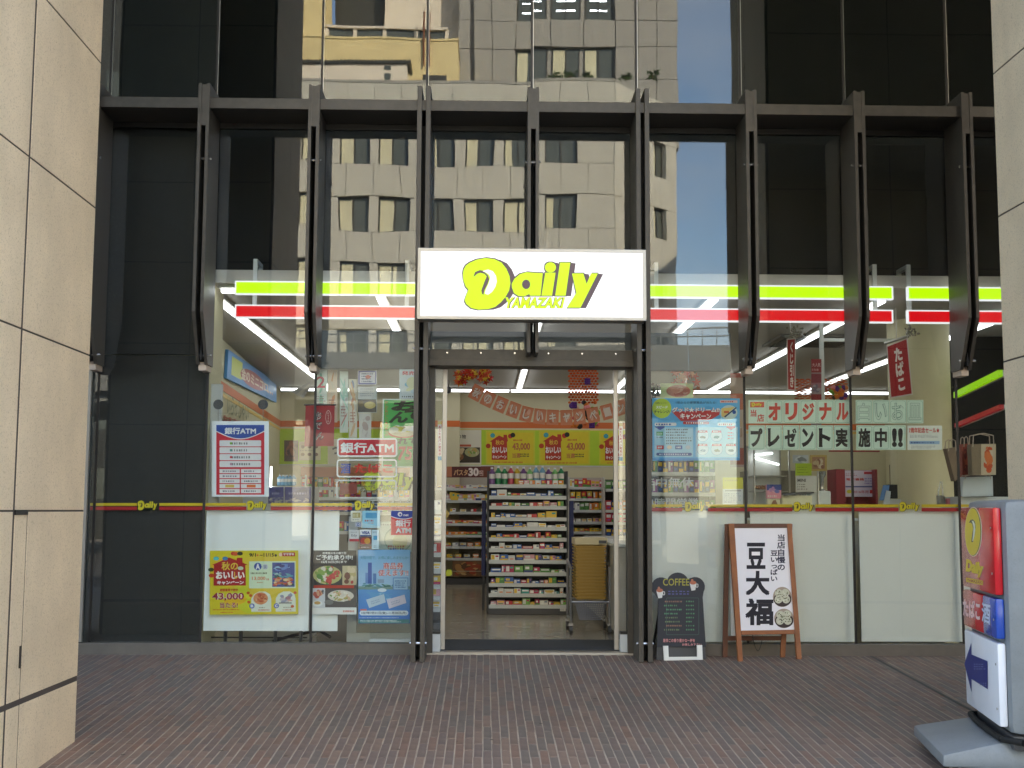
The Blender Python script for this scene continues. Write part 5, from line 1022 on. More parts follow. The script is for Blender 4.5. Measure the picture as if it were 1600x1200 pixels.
# ------------------------------------------------------------------ hanging decorations inside
YB_ = 4.0
bp_ = FP(YB_)
t = thing('letter_garland', 'sagging string of orange letter cards hanging across the doorway inside', 'garland', U(830, 655, YB_))
cts = [(375,240),(455,283),(543,322),(633,358),(722,388),(815,404),(905,410),(1000,412),(1090,405),(1185,394),(1285,372),(1378,342),(1460,312)]
cts = [(660 + x * .225, 560 + y * .225) for x, y in cts]
st_ = MB()
chs = '秋のおいしいキャンペーン'
for i, ch in enumerate(chs + '!'):
    x, y = cts[i]; a = cts[max(0, i - 1)]; b = cts[min(12, i + 1)]; an = math.atan2(b[1] - a[1], b[0] - a[0]); c_, s_ = math.cos(an), math.sin(an)
    W_, H_ = 9.3, 11.6
    def q_(w_, h_): return [(x + u * c_ - v * s_, y + u * s_ + v * c_) for u, v in ((-w_, -h_), (w_, -h_), (w_, h_), (-w_, h_))]
    cd_ = sheet(bp_, q_(W_, H_), 0.0015).build('card', paper((206, 128, 92)), t); p = Print(bp_)
    qq = q_(W_, H_); s = p.sub(qq); s.blobs(.05, .05, .95, .95, [(220, 150, 116), (196, 112, 80), (226, 176, 150)], 8, .2, 200 + i, .3)
    p.text(ch, q_(5.6, 7.6), (160, 96, 70), 1, .07); p.text(ch, q_(5.4, 7.4), (226, 214, 200), 2, .035); p.done(cd_)
    e0 = bil(qq, 0, 0); e1 = bil(qq, 1, 0); st_.cyl(bp_.at(*e0, .003), bp_.at(*e1, .003), 0.003, n=5)
    if i < 12: pass
for i in range(12): st_.cyl(bp_.at(cts[i][0] + 9, cts[i][1] - 9, -.004), bp_.at(cts[i + 1][0] - 9, cts[i + 1][1] - 10, -.004), 0.003, n=5)
st_.build('string', M['orange'], t)
M['mapleo'] = attr_mat('paper_leaves', 0.6)
def cluster(name, label, cat, x0, y0, x1, y1, Y, cols, n, sz, seed, leaf=True, group=None):
    q = random.Random(seed); m = MB(); c = U((x0 + x1) / 2, (y0 + y1) / 2, Y); t = thing(name, label, cat, c, group)
    for _ in range(n):
        p = U(q.uniform(x0, x1), q.uniform(y0, y1), Y) + Vector((0, q.uniform(-.06, .06), 0)); r = sz * q.uniform(.6, 1.2); a0 = q.uniform(0, 6.28); col = L3(q.choice(cols))
        tl = Vector((q.uniform(-.5, .5), -1, q.uniform(-.5, .5))).normalized(); u = tl.orthogonal().normalized(); v = tl.cross(u)
        if leaf:
            vs = [p + tl * .004]
            for k in range(10): rr = r if k % 2 == 0 else r * .38; vs.append(p + (u * math.cos(a0 + k * .628) + v * math.sin(a0 + k * .628)) * rr)
            m.add(vs, [(0, k + 1, (k + 1) % 10 + 1) for k in range(10)], 0, col)
        else: m.sphere(p, r, r, r, 8, 6, 0, col)
    tag(m.build('leaves' if leaf else 'beads', M['mapleo'], t, color=True), kind='stuff'); return t
ML = [(216, 60, 40), (226, 110, 40), (206, 40, 40), (226, 190, 60), (190, 60, 30), (214, 90, 50)]
t = cluster('leaf_garland', 'red and yellow maple leaf garland above the doorway inside', 'garland', 712, 578, 727, 598, 3.2, ML, 26, .045, 5)
for k, (a, b_) in enumerate((((727, 576), (741, 594)), ((735, 580), (752, 596)), ((752, 576), (762, 598)), ((757, 578), (769, 599)))):
    q = random.Random(k + 40); m = MB()
    for _ in range(16):
        p = U(q.uniform(a[0], b_[0]), q.uniform(a[1], b_[1]), 3.2) + Vector((0, q.uniform(-.06, .06), 0)); r = .045 * q.uniform(.6, 1.2); vs = [p - Vector((0, .004, 0))]; a0 = q.uniform(0, 6)
        for j in range(10): rr = r if j % 2 == 0 else r * .38; vs.append(p + Vector((math.cos(a0 + j * .628) * rr, q.uniform(-.02, .02), math.sin(a0 + j * .628) * rr)))
        m.add(vs, [(0, j + 1, (j + 1) % 10 + 1) for j in range(10)], 0, L3(q.choice(ML[k % 2 * 2:] + [(226, 190, 60)])))
    tag(m.build('leaves', M['mapleo'], t, color=True), kind='stuff')
# orange net with fruit
def net(label, x0, y0, x1, y1, Y, seed, fx, fy):
    t = thing('paper_net', label, 'decoration', U((x0 + x1) / 2, y1, Y), 'orange paper nets')
    q = random.Random(seed); m = MB(); nx, ny = 9, 13; oc = [(222, 96, 30), (206, 84, 26), (230, 112, 44)]
    for j in range(ny):
        for i in range(nx):
            xa = x0 + (x1 - x0) * (i + .5 * (j % 2) - .08) / nx; ya = y0 + (y1 - y0) * j / ny; w_ = (x1 - x0) / nx * .86; h_ = (y1 - y0) / ny * .82
            p = [U(xa, ya, Y), U(xa + w_ / 2, ya - h_ * .25, Y), U(xa + w_, ya, Y), U(xa + w_, ya + h_ * .6, Y), U(xa + w_ / 2, ya + h_ * .85, Y), U(xa, ya + h_ * .6, Y)]
            dy = math.sin(i * 1.7 + j) * .02; p = [v + Vector((0, dy + k * .004, 0)) for k, v in enumerate(p)]
            m.add(p, [(0, 1, 2, 3, 4, 5)], 0, L3(q.choice(oc)))
    tag(m.build('net', M['mapleo'], t, color=True), kind='stuff')
    fc = [(230, 130, 40), (220, 90, 100), (90, 40, 120), (120, 170, 60), (240, 200, 170), (226, 110, 50), (60, 50, 40), (240, 150, 150)]
    for _ in range(34):
        p = U(q.uniform(fx[0], fx[1]), q.uniform(fy[0], fy[1]), Y - .07); r = q.uniform(.018, .045); MB().sphere(p, r, r * .7, r, 8, 6, 0, L3(q.choice(fc))).build('paper_fruit', M['mapleo'], t, color=True)
    for (px, py) in ((918, 596), (897, 633), (925, 664)) if x0 < 1000 else ():
        gr = MB()
        for k in range(9): gr.sphere(U(px + (k % 3 - 1) * 2.6, py + (k // 3) * 3 - 3, Y - .1), .018, .018, .018, 8, 5, 0, L3((90, 40, 130)))
        tag(gr.build('paper_grapes', M['mapleo'], t, color=True), kind='stuff')
    return t
net('orange paper net with grapes and paper fruit hanging right of the doorway centre', 888, 578, 934, 632, 4.6, 1, (893, 934), (628, 668))
net('orange paper net hanging behind the red strip banner at the right', 1242, 592, 1322, 624, 5.2, 2, (1300, 1322), (606, 622))
# security camera
cm_ = U(701, 600, 4.3); t = thing('dome_camera', 'small black camera hanging from the ceiling by the left door leaf', 'camera', cm_)
MB().cyl(U(701, 594, 4.3), U(701, 606, 4.3), .008, n=8).build('stem', M['vent'], t); m = MB(); m.sphere(U(701, 609.5, 4.3), .035, .035, .04, 12, 8); m.build('dome', M['kick'], t, smooth=True)
# hanging red signs and pole
def hsign(lb, q_, yy, body, tq, nrm):
    pl = Pl(U((q_[0][0] + q_[1][0]) / 2, 560, yy), nrm); t = thing('hanging_sign', lb, 'hanging sign', pl.at(*q_[0]), 'hanging red signs above the counter')
    sheet(pl, q_, .006).build('sheet', paper((206, 196, 196)), t); x = 1.6
    ci = [(q_[0][0] + x, q_[0][1] + x + .4), (q_[1][0] - x, q_[1][1] + x + .4), (q_[2][0] - x, q_[2][1] - x - .4), (q_[3][0] + x, q_[3][1] - x - .2)]
    p = Print(pl); p.poly(ci, (166, 30, 44), .3); p.text(body, tq, (236, 226, 226), 1, .05, 0, True); p.done(t)
    a, b = pl.at(q_[0][0] - 3, q_[0][1] - 3, .004), pl.at(q_[1][0] + 2, q_[1][1] - 3, .004); MB().cyl(a, b, .014, n=8).build('hanger_bar', M['alu'], t)
    MB().cyl((a + b) / 2, Vector(((a.x + b.x) / 2, (a.y + b.y) / 2, ZC)), .003, n=5).build('wire', M['alu'], t)
    return t
hsign('red hanging sign with white kana for tobacco beside the round column', [(1385, 540), (1418, 528), (1426, 617), (1391, 622)], 1.15, 'たばこ', [(1396, 545), (1409, 541), (1416, 608), (1403, 612)], (-.45, -.9, 0))
hsign('narrow red hanging sign turned edge-on left of the pale pole', [(1229, 529), (1243.5, 528), (1243, 611), (1230, 610)], 1.3, 'くじ引き', [(1234, 534), (1239.5, 534), (1240, 605), (1234.5, 605)], (-.25, -.97, 0))
for px, py, lb in ((1246, 519, 'left'), (1424, 519, 'right')):
    q = random.Random(px); t = thing('bead_cluster', 'glittering clear bead cluster above the %s red hanging sign' % lb, 'decoration', U(px, py, 1.1)); m = MB()
    for _ in range(36): m.sphere(U(px + q.gauss(0, 6), py + q.gauss(0, 5), 1.1) + Vector((0, q.uniform(-.04, .04), 0)), .011, .011, .011, 6, 4)
    tag(m.build('beads', M['bolt'], t), kind='stuff')
t = thing('ceiling_pole', 'pale grey ceiling pole with a cross bar behind the red hanging signs', 'pole', U(1284, 500, 1.8))
m = MB(); a = U(1284, 560, 1.8); m.box((a.x - .018, 1.78, U(1284, 628, 1.8).z), (a.x + .018, 1.82, ZC)); m.box((a.x + .018, 1.785, U(1340, 534, 1.8).z), (U(1398, 530, 1.8).x, 1.815, U(1340, 529, 1.8).z)); m.build('pole', M['white'], t)
t, pr = poster('strip_banner', 'dark red and grey narrow banner hanging in front of the pale pole', 'banner', FP(1.6), (1267.5, 561, 1283.5, 700), (150, 136, 140)); pr.rect(1267.5, 561, 1283.5, 582, (150, 50, 60), .3); pr.text('大人気', (1269, 567, 1282, 573), (220, 190, 190), 1, .02); pr.dashes(1269, 575, 1282, 580, 1, (210, 170, 170), 1, 4, .7, 5); pr.rect(1267.5, 584, 1283.5, 598, (140, 60, 76), .3); pr.rect(1267.5, 598, 1283.5, 606, (160, 110, 124), .3); pr.blobs(1269, 600, 1282, 614, [(120, 110, 130), (170, 160, 170)], 8, .6, 5, .3); pr.rect(1267.5, 616, 1283.5, 640, (140, 40, 50), .3); pr.done(t)
t, pr = poster('strip_banner', 'faded brown narrow banner hanging left of the second right hand mullion', 'banner', FP(1.5), (1141, 583, 1163, 730), (170, 150, 140)); pr.rect(1141, 583, 1163, 590, (176, 96, 90), .3); pr.rect(1141, 615, 1163, 640, (180, 90, 60), .3); pr.rect(1141, 700, 1163, 726, (150, 70, 56), .3); pr.blobs(1142, 640, 1162, 700, [(190, 160, 130), (160, 130, 110), (200, 190, 170)], 14, .3, 6, .3); pr.done(t)
cluster('leaf_garland', 'faded red leaf garland behind the sky blue prize poster', 'garland', 1050, 580, 1092, 618, 2.6, [(200, 100, 80), (190, 120, 90), (206, 80, 60), (210, 150, 110)], 34, .05, 9)
cluster('berry_wreath', 'dark green and red wreath left of the sliced ham poster', 'wreath', 1006, 600, 1030, 622, .35, [(80, 86, 70), (110, 70, 66), (130, 130, 110), (70, 60, 60)], 60, .014, 10, False)
t = thing('garland_flag', 'yellow and orange paper flame strip hanging at the left edge of the doorway', 'decoration', U(668, 600, .5))
m = MB(); m.prism([U(x, y, .5) for x, y in ((665, 578), (669, 586), (669.5, 606), (667, 622), (664.5, 622))], (0, .004, 0)); m.build('sheet', M['orange'], t)

# ------------------------------------------------------------------ things on and behind the counter
WT = 1.1
def cbox(name, label, cat, x0, y0, x1, y1, Y, d, col, rough=.4, metal=0, grp=None, draw=None, bev=.004):
    a, b = U(x0, y0, Y), U(x1, y1, Y); t = thing(name, label, cat, ((a.x + b.x) / 2, Y + d / 2, b.z), grp)
    MB().box((a.x, Y, b.z), (b.x, Y + d, a.z)).build('body', mat(name + '_paint', col, rough, metal, var=.05), t, bevel=bev)
    if draw: p = Print(FP(Y - .001)); draw(p); p.done(t)
    return t
YC = .62
hz = 790.5
cs2 = thing('warming_case', 'glass warming case with two bright tubes forming a wedge on the counter', 'warming case', U(1205, 786, .8))
a, b = U(1177, 699, .75), U(1236, 790, .75)
fm = MB()
for x in (a.x, b.x - .015): fm.box((x, .75, b.z), (x + .015, .765, a.z)); fm.box((x, 1.1, b.z), (x + .015, 1.115, a.z))
fm.box((a.x, .75, a.z), (b.x, 1.115, a.z + .02)); fm.build('frame', M['alu'], cs2)
MB().box((a.x + .016, .755, b.z + .01), (b.x - .016, .762, a.z - .005)).build('front_glass', M['clear'], cs2)
MB().box((a.x + .02, 1.08, b.z + .01), (b.x - .02, 1.1, a.z - .002)).build('back_sheet', M['shelf'], cs2)
for z_ in (.12, .26): MB().box((a.x + .02, .78, b.z + z_), (b.x - .02, 1.075, b.z + z_ + .01)).build('tray', M['alu'], cs2)
for (p0, p1) in (((1178, 711), (1207, 708)), ((1178, 715), (1217, 726))): MB().cyl(U(*p0, 1.0), U(*p1, 1.0), .009, n=8).build('tube', M['tube'], cs2)
q = random.Random(3)
for k in range(9):
    x = a.x + .05 + k * .03; tag(MB().sphere((x, .9, b.z + .13 + .022 + .012), .022, .03, .02, 8, 6).build('bread_roll', mat('crust', (176, 116, 60), .6, var=.2)), 'small golden bun, %s from the left in the warming case' % ordn(k + 1), 'bun', 'buns in the warming case') if k < 8 else None
cbox('photo_box', 'pink and blue box leaning low in front of the warming case', 'box', 1198, 757, 1221, 779, .60, .05, (226, 150, 170), draw=lambda p: (p.rect(1198, 757, 1221, 766, (70, 86, 160), .2), p.blobs(1199, 760, 1220, 772, [(200, 150, 200), (236, 190, 200), (120, 130, 200)], 10, .4, 3, .25), p.dashes(1200, 773, 1218, 777, 1, (240, 220, 220), 1, 3, .7, 6)))
cbox('card_stand', 'small cream card stand below the pink and blue box', 'card stand', 1199, 779.5, 1219, 789, .60, .05, (216, 210, 180), draw=lambda p: p.poly([(1205, 788), (1208, 782), (1212, 781), (1215, 788)], (150, 110, 90), .3))
cbox('cream_tray', 'cream plastic tray on the counter with a dark sheet on top', 'tray', 1222, 774, 1269, 789.5, .62, .25, (222, 218, 186))
tag(sheet(Pl(U(1245, 772, .6), (0, -.25, 1)), [(1222, 771), (1272, 767.5), (1272, 770), (1225, 774)], .004).build('dark_sheet', M['kick']), 'dark thin sheet lying on the cream tray', 'sheet')
cbox('till', 'pale grey till body on the counter right of the cream tray', 'till', 1265, 767, 1299, 789.5, .78, .3, (206, 212, 212), bev=.015)
def sgn(name, label, cat, q_, Y, col, draw=None, stand=True, th=.012):
    pl = FP(Y); t = thing(name, label, cat, pl.at((q_[0] + q_[2]) / 2, q_[3])); sheet(pl, q_, th).build('sheet', paper(col), t)
    if draw: p = Print(pl); draw(p); p.done(t)
    if stand: a_ = pl.at((q_[0] + q_[2]) / 2, q_[3], -.02); MB().cyl((a_.x, Y + .03, WT), (a_.x, Y + .03, a_.z + .05), .008, n=8).build('stand', M['alu'], t)
    return t
sgn('silver_card', 'shiny silver display head above the lime card on the counter', 'display', (1239, 711, 1263, 723.5), .72, (190, 192, 190), lambda p: p.blobs(1240, 712, 1262, 723, [(230, 230, 226), (140, 140, 136), (206, 206, 200)], 10, .3, 3, .3))
sgn('lime_card', 'lime green price card standing on the counter', 'card', (1243, 724, 1268, 743), .70, (170, 190, 40), lambda p: p.dashes(1246, 728, 1264, 740, 3, (130, 150, 30), .4, 3, .4, 8))
sgn('price_list', 'grey white price list leaning below the lime card', 'card', (1244, 744, 1276, 770), .69, (206, 204, 198), lambda p: (p.text('MINI', (1246, 748, 1259, 753), (90, 86, 84), 1, .03), p.dashes(1246, 755, 1262, 766, 3, (120, 116, 110), 1, 4, .5, 6)))
sgn('gold_frame', 'gold framed photo standing on the counter beside the silver display head', 'picture frame', (1266, 711, 1292, 736), .74, (190, 160, 90), lambda p: (p.rect(1269, 714, 1289, 733, (176, 130, 100), .3), p.blobs(1269, 714, 1289, 733, [(206, 180, 140), (150, 100, 80), (220, 200, 170)], 12, .6, 5, .3)))
t = thing('steel_dispenser', 'chrome dispenser below the gold framed photo', 'dispenser', U(1284, 770, .85)); m = MB(); b0 = U(1284, 772, .85); m.lathe((b0.x, .85, b0.z), [(.05, 0), (.05, .03), (.02, .05), (.02, .14), (.04, .17), (.04, .22)], 14); m.build('body', M['bolt'], t, smooth=True)
rbd = thing('red_board', 'dark red framed stand with a lilac and white notice on the counter behind', 'stand', U(1338, 789, 1.25))
a, b = U(1306, 733, 1.2), U(1372, 788, 1.2)
m = MB(); m.box((a.x, 1.2, b.z), (a.x + .085, 1.5, a.z)); m.box((b.x - .02, 1.2, b.z), (b.x, 1.5, a.z)); m.box((a.x + .085, 1.45, b.z), (b.x - .02, 1.5, a.z)); m.build('frame', mat('dark_red', (130, 30, 40), .5, var=.06), rbd)
p = Print(FP(1.3)); MB().box((U(1320, 735, 1.302).x, 1.302, U(1320, 776, 1.302).z), (U(1366, 735, 1.302).x, 1.31, U(1320, 735, 1.302).z)).build('notice', paper((206, 196, 214)), rbd)
p.rect(1350, 737, 1364, 741, (190, 50, 70), .3); p.text('電子書籍', (1322, 747, 1350, 751), (200, 60, 60), 1, .03); p.dashes(1322, 739, 1340, 744, 2, (190, 120, 140), 1, 3, .5, 6); p.rect(1321, 759.5, 1365, 761.5, (60, 70, 140), 1); p.ell(1327, 768, 4, 3, (206, 200, 60), 1); p.text('2016年用', (1333, 766, 1357, 771), (190, 90, 110), 1, .03); p.rect(1359, 765.5, 1365, 771, (200, 40, 50), 1); p.dashes(1351, 746, 1364, 757, 3, (150, 130, 190), 1, 6, .6, 5); p.done(rbd)
cbox('black_terminal', 'black card terminal standing on the counter near the round column', 'terminal', 1388, 757, 1403, 779, 1.0, .06, (28, 28, 32))
t = thing('blue_leaflets', 'blue and white leaflets leaning on the black terminal', 'leaflets', U(1380, 782, .98)); sheet(FP(.97), [(1380, 758), (1390, 758), (1386, 782), (1374, 782)], .006).build('sheet', paper((100, 140, 190)), t); sheet(FP(.96), [(1385, 766), (1392, 768), (1390, 788), (1380, 788)], .006).build('sheet', paper((206, 210, 212)), t)
tag(MB().box(tuple(U(1388, 780, .99)), tuple(U(1404, 789, 1.06))).build('small_box', M['shelf']), 'small white box under the black terminal', 'box')
cup = thing('steel_cup', 'brushed steel cup beside the round column', 'cup', U(1472, 788, .6)); c0 = U(1471.5, 789.5, .6); m = MB(); m.lathe((c0.x, .62, c0.z + .001), [(.034, 0), (.038, .085), (.036, .085), (.032, .004)], 18); m.build('body', M['alu'], cup, smooth=True)
m = MB(); 
for dx in (-.012, .012): m.tube([(c0.x + dx * 1.4, .62, c0.z + .02), (c0.x + dx * 1.6, .62, c0.z + .12), (c0.x + .008 + dx * .5, .62, c0.z + .21)], .006, 8)
tag(m.build('tongs', M['bolt']), 'steel tongs standing in the brushed steel cup', 'tongs')
tag(MB().box((c0.x + .045, .6, c0.z), (c0.x + .075, .63, c0.z + .06)).build('pink_pack', mat('pink_paint', (226, 130, 140), .5, var=.05)), 'small pink packet beside the steel cup', 'packet')
led = thing('window_ledge', 'white ledge holding paper bags at the far right', 'ledge', U(1530, 790, .55)); a, b = U(1496, 776, .5), U(1580, 797, .5); MB().box((a.x, .45, 1.02), (b.x + .3, .9, a.z)).build('shelf', M['white'], led)
def bag(lb, q_, Y, col, hand, draw=None):
    pl = FP(Y); t = thing('paper_bag', lb, 'paper bag', pl.at((q_[0][0] + q_[3][0]) / 2, q_[2][1]), 'paper gift bags'); sheet(pl, q_, .09).build('body', paper(col), t)
    if draw: p = Print(pl); draw(p); p.done(t)
    m = MB(); x0, x1 = q_[0][0] + 3, q_[1][0] - 3; yt = q_[0][1]
    for d in (.001, .085): m.tube([pl.at(x0, yt + 4, -d), pl.at(x0 + 1, yt - hand * .8, -d), pl.at((x0 + x1) / 2, yt - hand, -d), pl.at(x1 - 1, yt - hand * .8, -d), pl.at(x1, yt + 4, -d)], .004, 6)
    m.build('handle', M['bracket'], t)
bag('plain brown paper bag with twisted handles leaning by the round column', [(1479, 701), (1497, 698), (1500, 745), (1492, 752)], .35, (124, 104, 84), 15)
bag('dark red and orange paper bag behind the last mullion', [(1503, 694), (1516, 693), (1519, 742), (1504, 746)], .5, (150, 60, 44), 12, lambda p: p.blobs(1504, 695, 1516, 742, [(120, 40, 40), (190, 90, 60), (110, 50, 40)], 12, .3, 4, .3))
bag('brown paper bag with an orange and cream printed side at the far right', [(1517, 694), (1556, 693), (1556, 742), (1519, 742)], .3, (126, 110, 86), 17, lambda p: (p.rect(1533, 694, 1556, 742, (206, 190, 160), .2), p.blobs(1534, 696, 1555, 741, [(214, 90, 40), (226, 120, 60), (206, 80, 36), (216, 200, 170)], 20, .4, 7, .3)))
bag('white paper bag standing on the white ledge below the printed bags', [(1505, 745), (1551, 744), (1552, 775), (1504, 776)], .4, (196, 204, 206), 3)
t = thing('hanging_rail', 'dark red hanging rail above the counter at the right', 'rail', U(1334, 705, 2.0)); MB().box(tuple(U(1296, 703.5, 2.0)), tuple(U(1373, 706.5, 2.03))).build('bar', mat('rail_red', (140, 40, 44), .5, var=.05), t)
# wall kitchen unit behind the counter
cbox('kitchen_unit', 'grey steel kitchen unit against the wall behind the warming case', 'kitchen unit', 1172, 735, 1245, 860, 4.2, .6, (120, 116, 108), .35, .5)
cbox('utensil_strip', 'narrow brown strip on the wall above the black terminal', 'wall strip', 1390, 726, 1395.5, 757, 3.6, .02, (96, 82, 60))
kzr = [U(1060, y_, 3.4).z for y_ in (706, 738, 770, 800, 830)]; a, b = U(1004, 760, 3.4), U(1118, 760, 3.4)
shelving('goods_shelf', 'dark goods shelves behind the white opening hours lettering', a.x, b.x, 3.4, .45, kzr, .1, 'kick', 'kick', .02, U(1060, 688, 3.4).z)
for i, z in enumerate(kzr):
    for k in range(14):
        ci = q.choice(((2, 10, 10, 5), (10, 6, 10, 2), (10, 2, 6, 10), (10, 10, 2), (2, 10, 10))[i]); put_pack(ci, k % 3, a.x + (b.x - a.x) * (k + .5) / 14, 3.43, z + .002, .05, .08, (.1, .13, .14, .13, .12)[i], 'small %s box, %s from the left on the %s goods shelf' % (CN[ci], ordn(k + 1), ordi[i]), 'boxes on the goods shelves', 0, 'small_box')
# left side: leaflets and drinks
for x0, x1, lb in ((419, 443, 'left'), (445, 486, 'right')):
    t, pr = poster('night_card', 'deep blue counter card with pale speckles, %s one behind the bank notice' % lb, 'card', FP(.9), (x0, 761, x1, 787), (62, 64, 130), 'deep blue counter cards'); pr.blobs(x0, 776, x1, 787, [(206, 200, 170), (150, 150, 160), (190, 180, 190)], 22, .3, x0, .12); pr.blobs(x0, 762, x1, 774, [(80, 80, 150), (50, 54, 120)], 10, .2, 5, .3); pr.dashes(x0 + 6, 769, x1 - 6, 773, 1, (170, 170, 210), 1, 6, .8, 7); pr.done(t)
for k in range(5):
    p0 = U(437 + k * 5.4, 759, 1.0); o = bpy.data.objects.new('bottle', bottle_mesh(4)); C.objects.link(o); o.location = p0; o.scale = (.05, .05, .1); tag(o, 'small white bottle, %s from the left in the row behind the deep blue counter cards' % ordn(k + 1), 'bottle', 'small white bottles in a row')
ps = thing('side_counter', 'white side counter under the deep blue cards at the left', 'counter', U(450, 900, 1.1)); a, b = U(380, 759.5, .95), U(486, 787, .95); MB().box((a.x, .95, .0), (b.x, 1.5, a.z)).build('body', M['shelf'], ps)
for px in (423.5, 477.5): t = thing('slim_lamp', 'slim upright lit white strip, %s of two behind the bank notice' % ('left' if px < 450 else 'right'), 'lamp', U(px, 762, .92), 'slim lit strips'); MB().box(tuple(U(px - 1.2, 729 if px < 450 else 742, .92)), tuple(U(px + 1.2, 762, .935))).build('strip', M['tube'] if px < 450 else M['white'], t)
dzr = [U(505, y_, 5.5).z for y_ in (747, 761, 777, 800, 830)]; a, b = U(470, 760, 5.5), U(640, 760, 5.5)
shelving('drinks_shelf', 'drinks shelves seen through the left hand glass', a.x, b.x, 5.5, .5, dzr, .1, 'shelfback', 'shelf', .04, U(505, 728, 5.5).z)
MB().box((a.x, 5.48, U(505, 745, 5.5).z), (b.x, 5.495, U(505, 730, 5.5).z), 0, L3((196, 130, 100))).build('header_board', M['ink_matte'], bpy.data.objects['drinks_shelf'], color=True)
for i, z in enumerate(dzr[1:], 1):
    for k in range(20):
        ci = q.choice(((0, 1, 0, 5), (1, 5, 2, 0), (4, 1, 0), (2, 4, 3), (0, 3, 4))[i]); put_pack(ci, k % 3, a.x + (b.x - a.x) * (k + .5) / 20, 5.53, z + .002, .058, .07, .12, 'small %s drink pack, %s from the left on the %s drinks shelf' % (CN[ci], ordn(k + 1), ordi[i]), 'drink packs on the drinks shelves', 0, 'drink_pack')
wp = thing('white_post', 'white upright box post beside the brown tiles at the left edge of the glass', 'post', U(337, 800, .25)); MB().box(tuple(U(330, 600, .2)), tuple(U(343.5, 800, .26))).build('casing', M['white'], wp, bevel=.003)

# ------------------------------------------------------------------ wooden sandwich board
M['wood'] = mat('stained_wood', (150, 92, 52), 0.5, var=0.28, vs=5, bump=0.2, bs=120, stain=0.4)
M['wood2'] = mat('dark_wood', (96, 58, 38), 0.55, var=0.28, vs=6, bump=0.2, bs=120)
BLp, BRp = G(1154, 1033.5), G(1249, 1030); TPp = U(1187, 818, BLp.y + .25)
nb = (BRp - BLp).cross(TPp - BLp).normalized(); nb = nb if nb.y < 0 else -nb
AP = Pl(BLp, nb)
ab = thing('sandwich_board', 'wooden sandwich board with a white panel of large brush characters', 'sandwich board', (BLp + BRp) / 2)
TK = .024
def bar(pl, q_, nm, m_, th=TK, l=0.0): return sheet(pl, q_, th, l).build(nm, m_, ab, bevel=.0025)
bar(AP, [(1138.5, 818), (1147.5, 818), (1161, 1033.5), (1154, 1034.5)], 'leg', M['wood']); bar(AP, [(1230, 818), (1237, 818), (1253, 1030), (1245.5, 1031)], 'leg', M['wood'])
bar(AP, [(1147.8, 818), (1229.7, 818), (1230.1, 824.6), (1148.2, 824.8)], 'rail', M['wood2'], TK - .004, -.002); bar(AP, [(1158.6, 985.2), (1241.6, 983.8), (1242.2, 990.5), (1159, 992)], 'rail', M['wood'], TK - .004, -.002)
pq_ = [(1147.4, 824), (1230.6, 824), (1242.2, 984.5), (1158, 985.8)]; sheet(AP, pq_, .006, -.010).build('panel', paper((236, 234, 240)), ab)
p = Print(Pl(BLp - nb * .010, nb)); INK = (28, 26, 40)
for ch, r_ in (('豆', (1166.5, 848, 1196, 889)), ('大', (1165, 892, 1202.5, 930)), ('福', (1164.5, 935, 1208.5, 977))): p.text(ch, r_, INK, 1, .045)
p.text('当店自慢の', (1214, 835, 1227, 891), (40, 40, 70), 1, .03, 0, True); p.text('豆いっぱい', (1204, 860, 1215, 908), (40, 40, 70), 1, .03, 0, True)
for (x0, y0, x1, y1), sd in (((1207.5, 917, 1237, 948.5), 1), ((1209.5, 951, 1240, 981.5), 2)):
    p.ell((x0 + x1) / 2, (y0 + y1) / 2, (x1 - x0) / 2, (y1 - y0) / 2, (176, 160, 144), .8, 26); p.ell((x0 + x1) / 2 + .5, (y0 + y1) / 2 + 3.5, (x1 - x0) / 2.1, (y1 - y0) / 2.7, (60, 46, 44), 1, 22); q = random.Random(sd)
    for cx, cy_ in ((.32, .32), (.66, .3), (.3, .62), (.7, .62), (.5, .5)):
        X, Y_ = x0 + (x1 - x0) * cx, y0 + (y1 - y0) * cy_; p.ell(X, Y_, 6.2, 6.4, (206, 206, 184), 1.4, 14)
        for _ in range(8): p.ell(X + q.uniform(-4, 4), Y_ + q.uniform(-4, 4), 1.1, .9, q.choice(((110, 116, 80), (150, 150, 120), (90, 90, 70), (230, 230, 214))), 1.6, 6)
p.done(ab)
TOPB = [AP.at(1138.5, 818, -TK - .003), AP.at(1237, 818, -TK - .003)]; gb_ = -.16
RB_ = [Vector((U(1133, 1024, gb_).x, gb_, gz(gb_) + .001)), Vector((U(1223, 1021, gb_).x, gb_, gz(gb_) + .001))]
for k in (0, 1):
    a, b = TOPB[k], RB_[k]; w_ = Vector((.02, 0, 0)); s_ = Vector((0, .024, 0)); m = MB(); m.prism([a - w_, a + w_, b + w_, b - w_], s_); m.build('rear_leg', M['wood2'] if k == 0 else M['wood'], ab, bevel=.002)  # left rear leg darker, right lighter: lit look put into wood colour
def lerp(a, b, t_): return a + (b - a) * t_
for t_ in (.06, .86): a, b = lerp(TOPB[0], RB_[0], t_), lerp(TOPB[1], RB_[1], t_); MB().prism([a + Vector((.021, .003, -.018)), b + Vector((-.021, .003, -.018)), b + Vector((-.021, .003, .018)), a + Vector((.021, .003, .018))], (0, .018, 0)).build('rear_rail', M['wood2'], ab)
a, b = lerp(TOPB[0], RB_[0], .08), lerp(TOPB[1], RB_[1], .84); MB().prism([Vector((a.x + .02, lerp(TOPB[0], RB_[0], .1).y + .010, a.z)), Vector((b.x - .02, lerp(TOPB[1], RB_[1], .1).y + .010, a.z)), Vector((b.x - .02, lerp(TOPB[1], RB_[1], .84).y + .010, b.z)), Vector((a.x + .02, lerp(TOPB[0], RB_[0], .84).y + .010, b.z))], (0, .005, 0)).build('rear_panel', M['film'], ab)
